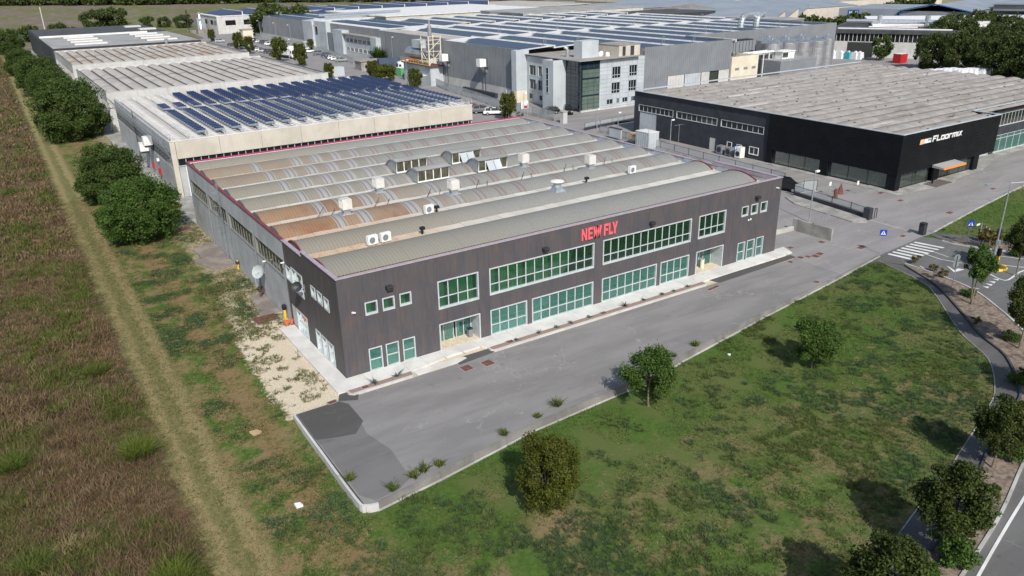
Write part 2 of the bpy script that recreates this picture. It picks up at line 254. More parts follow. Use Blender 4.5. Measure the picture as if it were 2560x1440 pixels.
def thing(name, label, cat, loc=(0, 0, 0), group=None, rz=0):
    o = bpy.data.objects.new(name, None); C.objects.link(o); o.location = loc; o.rotation_euler = (0, 0, rz); o['label'] = label; o['category'] = cat; o.empty_display_size = .2
    if group: o['group'] = group
    return o
def tag(o, label, cat, group=None):
    o['label'] = label; o['category'] = cat
    if group: o['group'] = group
    return o
def copytree(o, parent=None):
    c = o.copy(); C.objects.link(c); c.parent = parent
    for ch in list(o.children): copytree(ch, c)
    return c
def place(proto, loc, rz=0, label=None, group=None, first=False, sc=None, color=None):
    o = proto if first else copytree(proto)
    o.location = loc; o.rotation_euler = (0, 0, rz)
    if sc: o.scale = (sc, sc, sc)
    if label: o['label'] = label
    if group: o['group'] = group
    if color:
        for ch in o.children:
            ch.color = color+(1,)
            for c2 in ch.children: c2.color = color+(1,)
    return o
# ground heights: the yard and the estate stand on a plateau, the lawn and the field lie a little lower
WALL = [(-4.2, -14.6), (0.1, -14.1), (8, -12.9), (19.2, -12.3), (22.7, -11.5), (33.8, -9.8), (46.8, -8.2), (55.0, -7.0)]
def hh(x, y):
    a = .40*min(1, max(0, (-2-x)/5)); b = .42*min(1, max(0, (55-x)/25)) if y < 0 else 0
    if y < -4: return -max(a, b)
    return -a
def sheet(name, poly, mat, zoff=.01, step=4.0, follow=True, kind='structure', parent=None):
    bm = bmesh.new(); vs = [bm.verts.new((p[0], p[1], 0)) for p in poly]
    for t in tessellate_polygon([[Vector((p[0], p[1], 0)) for p in poly]]):
        if len(set(t)) == 3: bm.faces.new([vs[i] for i in t])
    xs = [p[0] for p in poly]; ys = [p[1] for p in poly]
    if follow:
        for c in [30, 55, -2, -7]+[min(xs)+step*i for i in range(1, int((max(xs)-min(xs))/step)+1)]:
            if min(xs) < c < max(xs): bmesh.ops.bisect_plane(bm, geom=bm.verts[:]+bm.edges[:]+bm.faces[:], plane_co=(c, 0, 0), plane_no=(1, 0, 0))
        for v in bm.verts: v.co.z = hh(v.co.x, v.co.y)
    for v in bm.verts: v.co.z += zoff
    bmesh.ops.recalc_face_normals(bm, faces=bm.faces[:])
    for f in bm.faces:
        if f.normal.z < 0: f.normal_flip()
    me = bpy.data.meshes.new(name); bm.to_mesh(me); bm.free(); me.materials.append(mat); o = bpy.data.objects.new(name, me); C.objects.link(o); o.parent = parent
    if kind: o['kind'] = kind
    return o
def kerb(name, line, w, z0, z1, mat, parent=None, closed=False, follow=False, kind='structure', seg=None):
    line = [tuple(q[:2]) for q in line]; m = MB(); n = len(line); L = []
    for i, p in enumerate(line):
        a = Vector(line[max(i-1, 0)]); b = Vector(line[min(i+1, n-1)]); d = (b-a).normalized(); nn = Vector((-d.y, d.x)); L.append((Vector(p)-nn*w/2, Vector(p)+nn*w/2))
    for i in range(n-1):
        h0 = hh(*line[i]) if follow else 0; h1 = hh(*line[i+1]) if follow else 0
        a, b = L[i]; c, d = L[i+1]; m.hexa([(a.x, a.y, z0+h0), (c.x, c.y, z0+h1), (d.x, d.y, z0+h1), (b.x, b.y, z0+h0), (a.x, a.y, z1+h0), (c.x, c.y, z1+h1), (d.x, d.y, z1+h1), (b.x, b.y, z1+h0)])
    o = m.build(name, mat, parent)
    if kind and not parent: o['kind'] = kind
    return o
def smooth_line(pts, n=4):
    out = []; pts = [tuple(q[:2]) for q in pts]
    P_ = [pts[0]]+list(pts)+[pts[-1]]
    for i in range(1, len(P_)-2):
        p0, p1, p2, p3 = [Vector(q) for q in P_[i-1:i+3]]
        for k in range(n):
            t = k/n; out.append(tuple(.5*((2*p1)+(p2-p0)*t+(2*p0-5*p1+4*p2-p3)*t*t+(3*p1-p0-3*p2+p3)*t**3)))
    out.append(tuple(pts[-1])); return out
# ------------------------------------------------------------------ ground
def grid_terrain():
    xs = np.concatenate([np.array([-2500, -1200, -600, -300, -160, -100, -70, -50]), np.arange(-40, 84, 1.5), np.array([90, 110, 140, 200, 300, 450, 700, 1200, 2500])])
    ys = np.concatenate([np.array([-300, -150, -90]), np.arange(-60, 70, 1.5), np.array([75, 90, 110, 140, 180, 240, 300, 340, 380, 440, 520, 650, 800, 1000, 1400, 2200, 4000])])
    v = [(float(x), float(y), hh(x, y)-.03) for y in ys for x in xs]; nx = len(xs)
    f = [(j*nx+i, j*nx+i+1, (j+1)*nx+i+1, (j+1)*nx+i) for j in range(len(ys)-1) for i in range(nx-1)]
    me = bpy.data.meshes.new('terrain'); me.from_pydata(v, [], f); me.materials.append(MT['terrain']); o = bpy.data.objects.new('terrain', me); C.objects.link(o); o['kind'] = 'structure'
grid_terrain()
YARD_E = [(55.5, -7.2)]
m = MB(); m.prism([(-4.75, -2.6), (-4.8, -14.6)]+WALL[:-1]+[(47.5, -8.1), (47.5, -2.6)], -.8, 0.0); o = m.build('yard', MT['asphalt']); o['kind'] = 'structure'
m = MB(); m.prism([(47.51, -2.6), (47.51, -8.2), (55, -7.05), (64, -6.2), (66.5, -6.25), (135, 1), (420, 30), (420, 560), (240, 430), (150, 430), (78, 415), (72, 350), (47.55, 345)], -.8, 0.0); o = m.build('estate_paving', MT['asphalt2']); o['kind'] = 'structure'
m = MB(); m.prism([(-1.0, 47.5), (47.55, 47.5), (47.55, 344), (-1.0, 344)], -.8, -.004); o = m.build('paving', MT['dirtyconc']); o['kind'] = 'structure'
sheet('asphalt_patch', [(-4.68, -2.7), (-1.7, -3.0), (-1.35, -5.2), (-1.7, -7.6), (-1.2, -10.2), (-1.5, -13.6), (-2.6, -14.2), (-4.1, -14.4), (-4.7, -13.4)], MT['asphalt_mid'], .003, follow=False)
sheet('asphalt_patch', [(-4.71, -2.63), (-1.71, -2.59), (-1.23, -3.39), (-1.28, -6.03), (-2.32, -7.26), (-3.79, -6.81), (-4.74, -6.43)], MT['asphalt_new'], .005, follow=False)
sheet('asphalt_patch', [(-1.28, -1.73), (0.50, -1.29), (-0.48, -3.25), (-1.69, -2.60)], MT['asphalt_new'], .009, follow=False)
sheet('asphalt_patch', [(8.02, -2.25), (8.67, -1.74), (11.68, -1.75), (11.34, -2.54), (8.05, -2.83)], MT['asphalt_new'], .005, follow=False)
sheet('asphalt_patch', [(36.13, -1.64), (48.02, -1.60), (47.92, -2.43), (36.46, -2.76)], MT['asphalt_new'], .005, follow=False)
# gravel climbs a little, so the sheet follows the slope; left kerb of the yard and the retaining wall along the lawn
kerb('yard_kerb', smooth_line([(-4.9, -2.6), (-4.95, -8), (-5.0, -13.6), (-4.8, -14.5), (-4.1, -14.75)], 3), .15, -.75, .06, MT['whiteconc'])
rw = thing('retaining_wall', 'low weathered concrete wall between the grey yard and the lawn', 'wall', (-4.2, -14.6, 0))
kerb('wall', WALL, .16, -.7, .03, MT['wallold'], rw); kerb('footing', [(a, b-.2) for a, b in WALL], .14, -.6, .02, MT['kerb'], rw, follow=True)
# concrete apron round the front building
m = MB()
m.prism([(-1.35, -1.75), (4.7, -1.75), (8.2, -1.2), (10.9, -1.2), (11.3, -1.72), (35.3, -1.72), (48.55, -1.42), (49.2, .2), (47.6, .2), (47.6, -.02), (-.02, -.02), (-.02, 11.6), (-1.35, 11.6)], -.4, .13)
o = m.build('apron', MT['concrete']); o['kind'] = 'structure'
for i in range(30):
    x = 1.2+i*1.6
    MB().box(x, -1.6, .1, x+.015, -.03, .133).build('slab_joint', MT['dirtyconc'], o)
MB().prism([(4.55, -1.78), (8.25, -1.78), (8.9, -1.9), (9.0, -2.2), (8.0, -2.5), (4.6, -2.5)], 0, .06).build('ramp', MT['concrete'], o)
def bed(x0, x1, name):
    r = 0.28; pts = [(x0+r, -2.5), (x1-r, -2.5), (x1, -2.5+r), (x1, -1.77), (x0, -1.77), (x0, -2.5+r)]
    b = MB().prism(pts, -.1, .12).build(name, MT['whiteconc']); b['kind'] = 'structure'
    MB().prism([(x0+.25, -2.32), (x1-.25, -2.32), (x1-.14, -2.2), (x1-.14, -1.8), (x0+.14, -1.8), (x0+.14, -2.2)], .1, .135).build('mulch', MT['redsoil'], b)
bed(-.75, 4.5, 'planting_bed'); bed(11.2, 35.2, 'planting_bed')
# manhole covers and drains
gp = 'rusty manhole covers in the yard'
def plate(x, y, w_, d_, rz, label, mat='rust', z=.012, group=None):
    t = MB().box(-w_/2, -d_/2, -.012, w_/2, d_/2, .004).build('manhole_cover', [MT[mat]]); t.location = (x, y, z); t.rotation_euler = (0, 0, rz); tag(t, label, 'manhole cover', group)
    rim = MB(); r = .05; rm = rim.box(-w_/2-r, -d_/2-r, -.012, w_/2+r, -d_/2, .002).box(-w_/2-r, d_/2, -.012, w_/2+r, d_/2+r, .002).box(-w_/2-r, -d_/2, -.012, -w_/2, d_/2, .002).box(w_/2, -d_/2, -.012, w_/2+r, d_/2, .002).mesh('rim', MT['dirtyconc']); ro = bpy.data.objects.new('rim', rm); C.objects.link(ro); ro.parent = t
PL = [(8.2, -3.58, .8, .8, 'square rusty cover in the yard by the end of the entrance ramp'), (9.94, -3.82, .8, .8, 'square rusty cover in the yard between ramp and long planting bed'), (49.84, -.21, .55, .5, 'small rusty cover beside the right corner of the dark building'), (53.98, -.97, .6, .6, 'small rusty cover at the foot of the grey concrete wall'),
 (48.21, -2.75, .6, .6, 'leftmost of the four rusty covers off the right end of the white apron'), (49.01, -3.05, .5, .5, 'smallest of the four rusty covers off the right end of the white apron'), (49.75, -3.4, .7, .7, 'third of the four rusty covers off the right end of the white apron'), (50.7, -3.2, .75, .6, 'rightmost of the four rusty covers off the right end of the white apron'),
 (46.33, -3.01, .5, .5, 'lone rusty cover in front of the row of four off the apron'), (55.72, -4.54, .9, .6, 'dark grating in the road before the grey concrete wall'), (43.89, -7.92, .5, .5, 'dark drain cover near the lawn edge of the yard'), (62.68, -4.9, .7, .5, 'dark cover in the road just above the zebra crossing'),
 (76.4, 6.75, 1, .6, 'rusty cover at the corner of the pavement of the black showroom'), (75.21, 3.23, .9, .5, 'rusty pair of covers in the forecourt before the black showroom'), (74.97, -3.17, 1, .6, 'dark grating beside the right hand lawn edge'), (89.6, -.7, .8, .5, 'dark grating by the lawn edge farthest along the showroom road'),
 (13.2, -1.95, .55, .4, 'rusty lid set in the left end of the long planting bed'), (.6, -2.05, .5, .35, 'rusty lid set in the short planting bed'), (22.9, -1.95, .5, .35, 'rusty lid in the middle of the long planting bed'), (35, -3.3, 1.5, .35, 'long rusty cover in the dark asphalt strip past the planting bed')]
for x, y, a, b, l in PL: plate(x, y, a, b, .1 if abs(y) > 2.6 else 0, l, 'rust', .012 if not (-2.4 < y < -1.8) else .145)
plate(-1.69, 46.2, 1.6, 1.5, .5, 'large brown metal plate on the ground near the big bush', z=.03); plate(-1.6, 14.5, 2, 1.6, .1, 'brown metal plate sunk in the grass near the gas meter', z=.03); plate(-2.1, -2.5, .6, .35, .1, 'rusty lid on the gravel edge at the yard corner', z=.03)
# old pads beside the side wall
def pad(name, poly, label):
    o = MB().prism(poly, -.5, .09).build(name, MT['padc']); o['kind'] = 'structure'
pad('pavement_pad', [(-2.6, 37.5), (-.05, 39.3), (-.05, 30.0), (-2.2, 29.6), (-3.4, 33.4), (-2.5, 33.8)], ''); pad('pavement_pad', [(-1.4, 20.2), (-.05, 20.3), (-.05, 15.2), (-1.9, 15.3)], '')
# lawn side path, verge and road
INN = [(53.68, -7.89, -0.022), (52.01, -13.29, -0.050), (50.15, -15.82, -0.081), (44.44, -21.29, -0.177), (41.65, -24.98, -0.224), (37.71, -27.51, -0.290), (34.69, -28.61, -0.341), (28.18, -30.29, -0.420), (26.55, -30.70, -0.420), (18.28, -32.51, -0.420), (14.19, -33.68, -0.420), (10.44, -34.85, -0.420)]
OUT = [(54.39, -10.28, -0.010), (51.97, -14.87, -0.051), (48.32, -19.13, -0.112), (45.11, -22.54, -0.166), (42.96, -25.64, -0.202), (39.02, -28.49, -0.268), (36.75, -29.49, -0.307), (29.58, -31.27, -0.420), (26.14, -32.37, -0.420), (19.71, -33.89, -0.420), (15.82, -34.80, -0.420), (11.80, -35.78, -0.420)]
RK = [(54.88, -9.98, -0.002), (54.56, -13.76, -0.007), (53.64, -17.36, -0.023), (51.18, -21.01, -0.064), (48.41, -24.30, -0.111), (45.38, -27.21, -0.162), (39.03, -30.53, -0.268), (33.94, -32.26, -0.354), (30.28, -33.06, -0.415), (23.96, -34.83, -0.420), (17.76, -36.13, -0.420), (13.61, -37.02, -0.420)]
INs = smooth_line(INN, 4); OUs = smooth_line(OUT, 4); RKs = smooth_line(RK, 4)
sheet('path', INs+OUs[::-1], MT['pathm'], .0, 2.5); sheet('verge', OUs+RKs[::-1], MT['vergesoil'], .045, 2.5)
sheet('path', [(52.36, -7.71, -0.044), (57.95, -7.09, 0.000), (54.68, -10.10, -0.005), (53.50, -8.18, -0.025)], MT['pathm'], .012, 2.5)
kerb('path_edge', INs, .07, -.2, .03, MT['dirtyconc'], follow=True); kerb('path_kerb', OUs, .16, -.2, .13, MT['darkkerb'], follow=True); kerb('road_kerb', RKs, .16, -.2, .11, MT['kerb'], follow=True)
road_poly = RKs+[(5, -55), (60, -60), (120, -40), (120, -22), (72, -16.5), (66.2, -10.2), (64, -6.0), (55.2, -6.9)]
sheet('road', road_poly, MT['road'], -.012, 2.5)
sheet('road', [(55.3, -6.9), (64, -5.9), (66.4, -3), (62, -.5), (56, -3)], MT['asphalt2'], .004, follow=False)
# right hand lawn beyond the road with its kerb
LR = [(66.3, -6.2), (79, -4.3), (95, -2.2), (140, 3), (200, 10), (200, -30), (120, -26), (74, -15.8), (70.0, -11.6)]
sheet('lawn', LR, MT['terrain'], .03, 6, follow=False); kerb('lawn_kerb', LR[:5], .2, -.1, .1, MT['kerb'])
sheet('pavement', [(65.2, -6.6), (66.4, -6.3), (70.2, -11.5), (74, -15.6), (80, -18.6), (79, -19.8), (72.5, -17.2), (68.6, -14.0), (65.6, -10.2), (64.6, -8.6)], MT['pathm'], .035, follow=False)
sheet('verge', [(64.9, -9.0), (66.5, -9.9), (68.4, -13.0), (72.6, -16.6), (72.0, -17.6), (67.5, -15.2), (64.6, -10.4)], MT['vergesoil'], .05, follow=False)
kerb('road_kerb', smooth_line([(64.4, -8.3), (64.7, -10.4), (67.5, -15.3), (72.2, -17.8), (80, -20)], 3), .15, -.1, .11, MT['kerb'])
# paint
def stripe(pts, w_, z=.012, name='road_line', follow=True): return kerb(name, pts, w_, z-.004, z, MT['paint'], follow=follow)
zc = bpy.data.objects.new('zebra_crossing', None); C.objects.link(zc); zc['kind'] = 'structure'
A0, A1, B0, B1_ = Vector((55.9, -7.35)), Vector((62.3, -6.75)), Vector((56.3, -9.75)), Vector((63.0, -9.6))
for i in range(7):
    t = (i+.15)/7; t2 = (i+.62)/7; p = A0.lerp(A1, t); q = A0.lerp(A1, t2); r = B0.lerp(B1_, t2); s_ = B0.lerp(B1_, t)
    o = MB().poly([(p.x, p.y, .016), (s_.x, s_.y, .016), (r.x, r.y, .016), (q.x, q.y, .016)]).build('stripe', MT['paint'], zc)
stripe(smooth_line([(55.54, -11.16, 0.000), (53.90, -14.52, -0.018), (50.43, -17.96, -0.077), (50.69, -19.58, -0.072), (48.80, -21.74, -0.104), (46.34, -24.10, -0.145), (45.23, -26.28, -0.164)], 4)[4:], .13)
stripe([(55.54, -11.16, 0.000), (54.27, -13.53, -0.012), (53.42, -16.12, -0.027), (54.35, -17.56, -0.011)], .11)
stripe([(59.21, -9.39, 0.000), (58.92, -11.24, 0.000), (59.55, -13.12, 0.000)], .11); stripe([(60.54, -9.46, 0.000), (60.18, -11.43, 0.000)], .1)
stripe(smooth_line([(64.19, -17.90, 0.000), (61.59, -17.60, 0.000), (58.59, -17.99, 0.000), (58.24, -17.36, 0.000), (58.73, -16.30, 0.000)], 3), .16); stripe([(61.96, -15.17, 0.000), (62.72, -16.69, 0.000), (63.90, -17.96, 0.000)], .13); stripe([(64.52, -14.18, 0.000), (65.52, -16.08, 0.000)], .1)
stripe(smooth_line([(31.63, -33.79, -0.393), (26.67, -34.79, -0.420), (22.14, -35.75, -0.420), (18.06, -36.67, -0.420), (14.37, -37.53, -0.420)], 3), .15)
for T3 in (((57.74, -16.99, 0.000), (58.14, -17.41, 0.000), (57.65, -17.55, 0.000)), ((56.87, -17.11, 0.000), (57.27, -17.53, 0.000), (56.68, -17.72, 0.000)), ((56.01, -17.23, 0.000), (56.37, -17.73, 0.000), (55.86, -17.85, 0.000)), ((55.13, -17.44, 0.000), (55.52, -17.85, 0.000), (55.05, -17.98, 0.000))):
    MB().poly([(p[0], p[1], p[2]+.012) for p in T3]).build('yield_triangle', MT['paint'], zc)
tri = [(57.69, -12.60, 0.000), (56.50, -14.02, 0.000), (58.05, -14.22, 0.000), (57.84, -13.67, 0.000), (57.05, -13.76, 0.000), (57.52, -13.02, 0.000)]
MB().poly([(p[0], p[1], .012+hh(p[0], p[1])) for p in tri]).build('yield_triangle', MT['paint'], zc)

# ------------------------------------------------------------------ windows and panel walls
def FX(u, w_, z): return (u, w_, z)           # facade facing -Y: u = x, depth inward = +y
def LX(u, w_, z): return (w_, u, z)           # side wall facing -X: u = y, depth inward = +x
def mbox(m, f, u0, u1, w0, w1, z0, z1, mi=0):
    m.hexa([f(u0, w0, z0), f(u1, w0, z0), f(u1, w1, z0), f(u0, w1, z0), f(u0, w0, z1), f(u1, w0, z1), f(u1, w1, z1), f(u0, w1, z1)], mi); return m
def panel_wall(parent, f, w0, seams, z0, z1, ops, zseams, thick, mat, name='cladding_panel', gap=.006):
    for c0, c1 in zip(seams, seams[1:]):
        cuts = [(z0, z1)]
        for (a, b, c, d) in ops:
            if a <= c0+.01 and b >= c1-.01:
                nx = []
                for s0, s1 in cuts:
                    if c > s0: nx.append((s0, min(c, s1)))
                    if d < s1: nx.append((max(d, s0), s1))
                cuts = [q for q in nx if q[1]-q[0] > .03]
        fin = []
        for s0, s1 in cuts:
            e = [s0]+[z for z in zseams if s0+.1 < z < s1-.1]+[s1]; fin += list(zip(e, e[1:]))
        for s0, s1 in fin:
            d = random.uniform(0, .006); mbox(MB(), f, c0+gap/2, c1-gap/2, w0+d, w0+thick, s0+gap/2, s1-gap/2).build(name, mat, parent)
def window(parent, f, w0, u0, u1, z0, z1, ncol, split, blinds=(), low=(), glass='gg', frame='alu', recess=.13, fr=.1, name='window', proud=.05, rows=None):
    m = MB(); F = fr
    for a, b, c, d in ((u0, u1, z1-F, z1), (u0, u1, z0, z0+F*1.6), (u0, u0+F, z0+F*1.6, z1-F), (u1-F, u1, z0+F*1.6, z1-F)): mbox(m, f, a, b, w0-proud, w0+recess+.04, c, d)
    win = m.build(name, MT[frame], parent); m = MB(); n = ncol; W = (u1-u0-2*F)/n
    for i in range(1, n): mbox(MB(), f, u0+F+i*W-.04, u0+F+i*W+.04, w0+recess-.05, w0+recess+.02, z0+F*1.6, z1-F).build('mullion', MT[frame], win)
    zr = [z0+F*1.6]+(rows or ([split] if split else []))+[z1-F]
    for z in zr[1:-1]: mbox(MB(), f, u0+F, u1-F, w0+recess-.047, w0+recess+.017, z-.04, z+.04).build('transom', MT[frame], win)
    for i in range(n):
        a = u0+F+i*W+.03; b = u0+F+(i+1)*W-.03
        for k in range(len(zr)-1):
            c = zr[k]+.03; d = zr[k+1]-.03; m = MB(); mbox(m, f, a, b, w0+recess-.015, w0+recess-.005, c, d); m.build('pane', MT[glass], win)
        if i in blinds: mbox(MB(), f, a+.04, b-.05 if i % 3 else b-.3, w0+recess+.06, w0+recess+.08, (split or z0)-.02 if i not in low else z0+.1, z1-.1).build('blind', MT['curtain'], win)
        elif i in low: mbox(MB(), f, a+.05, b-.05, w0+recess+.06, w0+recess+.08, z0+.12, (split or z1)-.1).build('blind', MT['curtain'], win)
    return win

# ------------------------------------------------------------------ the front building
BXF, BYF = 47.5, 47.4
nf = thing('workshop_building', 'wide low grey building with barrel roofs and red lettering on its dark facade', 'building', (0, 0, 0))
OPS = [(1.95, 2.95, 4.68, 5.72), (3.34, 4.33, 4.68, 5.72), (4.73, 5.71, 4.70, 5.73), (1.91, 2.99, 0.02, 1.98), (3.3, 4.37, .02, 1.98), (4.7, 5.75, .02, 1.97),
 (7.95, 11.6, 3.6, 5.96), (7.94, 11.59, .02, 2.37), (12.61, 23.29, 3.65, 5.97), (12.6, 16.2, .02, 2.36), (16.7, 23.26, .02, 2.36), (24.27, 34.98, 3.66, 5.97), (24.25, 30.79, .02, 2.38), (31.26, 34.96, .02, 2.38),
 (35.96, 39.6, 3.69, 6.0), (35.95, 39.57, .02, 2.42), (41.82, 42.78, 4.8, 5.84), (43.18, 44.15, 4.77, 5.85), (44.56, 45.54, 4.75, 5.85), (41.7, 42.78, .03, 2.1), (43.07, 44.2, .03, 2.12), (44.45, 45.5, .03, 2.14)]
ed = sorted({round(v, 2) for o_ in OPS for v in o_[:2]} | {0.0, BXF}); E2 = [ed[0]]
for v in ed[1:]:
    if v-E2[-1] > 1.7:
        k = int((v-E2[-1])/1.35); a = E2[-1]
        for i in range(1, k+1): E2.append(a+(v-a)*i/(k+1))
    E2.append(v)
panel_wall(nf, FX, 0, E2, 0, 7.93, OPS, [3.1], .22, MT['clad'])
# side elevation, dark part and concrete part
SOP = [(10.62, 11.9, 4.25, 5.5), (7.8, 10.42, 3.78, 5.76), (4.84, 5.84, 4.7, 5.7), (3.42, 4.4, 4.7, 5.72), (2.05, 3.03, 4.66, 5.7), (10.58, 11.7, 0, 2.1), (7.83, 10.4, .02, 2.08), (4.76, 5.87, .02, 1.94), (3.4, 4.53, .02, 1.94), (2.05, 3.15, .02, 1.93)]
es = sorted({round(v, 2) for o_ in SOP for v in o_[:2]} | {0.0, .222, 1.1, 6.8, 12.1}); es = [v for v in es if v > .1]
panel_wall(nf, LX, 0, [v for v in es if v <= 7.5]+[7.5]+[v for v in es if v > 7.5], 0, 7.55, SOP, [3.1], .2, MT['clad'])
panel_wall(nf, LX, 0.001, [.222, 1.1, 2.05, 3.42, 4.84, 6.8, 7.5], 7.552, 7.93, [], [], .2, MT['clad'])
CW = [(12.35, 20.55, 4.0, 5.75), (21.1, 29.8, 4.0, 5.75), (30.6, 38.1, 4.0, 5.75), (38.75, 46.6, 4.0, 5.75), (21.85, 23.0, 0.1, 2.05)]
cs = [12.1, 12.35, 20.55, 21.1, 21.85, 23.0, 29.8, 30.6, 38.1, 38.75, 46.6, 47.4]
panel_wall(nf, LX, .02, cs, 0, 7.52, CW, [3.95, 5.8], .2, MT['wallconc'], 'wall_panel', .006)
m = MB(); m.box(.25, BYF-.2, 0, BXF, BYF, 7.52).box(BXF-.2, .25, 0, BXF, BYF-.2, 7.52); m.build('wall', MT['wallconc'], nf)
MB().box(.25, .6, 6.05, BXF-.2, BYF-.2, 6.2).box(4.9, 4.62, .03, 5.0, 5, 6.0).box(5.0, 5, .03, 5.1, 47, 6.0).build('inner_partition', MT['roomdark'], nf); MB().box(.25, 4.5, .03, 47.2, 4.6, 6.0).build('office_wall', MT['roomwall'], nf)
MB().box(.2, .3, .03, 47.2, 4.5, .06).box(.3, .6, 3.15, 47.2, 4.5, 3.3).build('room_floor', MT['roomfloor'], nf)
for x in (12.1, 23.8, 35.5, 6.8, 40.6): MB().box(x-.06, .25, .06, x+.06, 4.5, 3.14).build('partition', MT['roomdark'], nf); MB().box(x-.06, .6, 3.31, x+.06, 4.5, 6.0).build('partition', MT['roomdark'], nf)
# openings
for a, b, c, d in (OPS[0], OPS[1], OPS[2]): window(nf, FX, 0, a, b, c, d, 1, None, (0,), (), 'gg', fr=.09)
for a, b, c, d in OPS[3:6]: window(nf, FX, 0, a, b, c, d, 1, .98, (), (0,), 'gg2', fr=.08)
window(nf, FX, 0, *OPS[6], 4, 4.55, (0, 1, 2, 3), (0, 2, 3)); window(nf, FX, 0, *OPS[8], 12, 4.55, tuple(range(11)), (0, 1, 2, 3, 5, 6, 7, 8, 9, 10, 11))
window(nf, FX, 0, *OPS[9], 4, .95, (), (0,), 'gg2'); window(nf, FX, 0, *OPS[10], 7, .95, (), (2,), 'gg2')
window(nf, FX, 0, *OPS[11], 12, 4.5, (), (0, 11), 'gg'); window(nf, FX, 0, *OPS[12], 7, .95, (6,), (), 'gg2'); window(nf, FX, 0, *OPS[13], 4, .95, (), (), 'gg2')
window(nf, FX, 0, *OPS[14], 4, 4.55, (0, 1, 2, 3), (0, 1, 3))
for a, b, c, d in OPS[16:19]: window(nf, FX, 0, a, b, c, d, 1, None, (), (), 'gg', fr=.09)
for a, b, c, d in OPS[19:22]: window(nf, FX, 0, a, b, c, d, 1, 1.05, (), (), 'gg2', fr=.08)
def entrance(u0, u1, z1, doors, bin_):
    m = MB(); m.box(u0-.05, -.05, 0.0, u0+.06, 1.5, z1).box(u1-.06, -.05, 0, u1+.05, 1.5, z1).box(u0+.06, -.05, z1-.08, u1-.06, 1.5, z1); fr = m.build('porch_frame', MT['alu'], nf)
    MB().box(u0+.06, .02, .1, u1-.06, 1.35, .15).build('cobble_floor', MT['stones'], fr)
    m = MB()
    for x in doors: m.box(x-.04, 1.32, .15, x+.04, 1.4, z1-.09)
    m.box(u0+.07, 1.32, z1-.2, u1-.07, 1.4, z1-.085); d = m.build('door_frame', MT['alu'], nf)
    for a, b in zip(doors, doors[1:]):
        if b-a > .3: MB().box(a+.05, 1.35, .17, b-.05, 1.37, z1-.21).build('door_glass', MT['gg2'], d)
    MB().box(doors[1]-.12, 1.26, .7, doors[1]-.09, 1.3, 1.5).box(doors[1]+.09, 1.26, .7, doors[1]+.12, 1.3, 1.5).build('door_handle', MT['steel'], d)
entrance(7.94, 11.59, 2.37, [8.1, 8.95, 9.85, 10.1, 10.8, 11.5], 0); entrance(35.95, 39.57, 2.42, [36.1, 37.0, 37.25, 37.75, 38.3, 39.4], 1)
# side windows
def reveal(u0, u1, z0, z1, ncol=1, rows=None, name='window', glass='gg2'): window(nf, LX, 0, u0, u1, z0, z1, ncol, None, (), (), glass, fr=.08, recess=.17, rows=rows, name=name)
reveal(10.62, 11.9, 4.25, 5.5); window(nf, LX, 0, 7.8, 10.42, 3.78, 5.76, 3, 4.6, (0, 1), (0, 1, 2), 'gg2', recess=.17)
for o_ in SOP[2:5]: window(nf, LX, 0, *o_, 1, None, (0,), (), 'gg2', recess=.17)
for o_ in SOP[7:10]: window(nf, LX, 0, *o_, 1, 1.0, (0,), (0,), 'gg2', recess=.17)
window(nf, LX, 0, *SOP[6], 3, 1.0, (0, 1), (0,), 'gg2', recess=.17); MB().box(.03, 10.6, .13, .1, 11.68, 2.08).build('side_door', MT['whiteconc'], nf)
for a, b, c, d in CW[:4]: window(nf, LX, .02, a, b, c, d, 9, None, (), (), 'dg', frame='winframe', fr=.05, recess=.14)
MB().box(.06, 21.85, .1, .12, 23.0, 2.05).build('side_door', MT['lightclad'], nf)
# copings
MB().box(-.06, -.06, 7.93, BXF+.06, .26, 8.0).build('coping', MT['lilac'], nf); MB().box(-.06, .26, 7.93, .26, 7.42, 8.0).build('coping', MT['lilac'], nf)
MB().box(-.06, 7.42, 7.55, .262, 12.1, 7.64).build('coping', MT['lilac'], nf); MB().box(-.05, 12.1, 7.52, .262, BYF+.05, 7.62).build('coping', MT['redcop'], nf)
MB().box(.262, BYF-.25, 7.52, BXF+.05, BYF+.05, 7.62).build('coping', MT['crimson'], nf); MB().box(BXF-.26, 9.0, 7.52, BXF+.05, BYF-.25, 7.6).build('coping', MT['lilac'], nf)
MB().box(BXF-.262, .26, 7.93, BXF+.06, 9.0, 8.0).box(BXF-.24, .26, 7.52, BXF-.02, 9.0, 7.93).build('coping', MT['lilac'], nf)
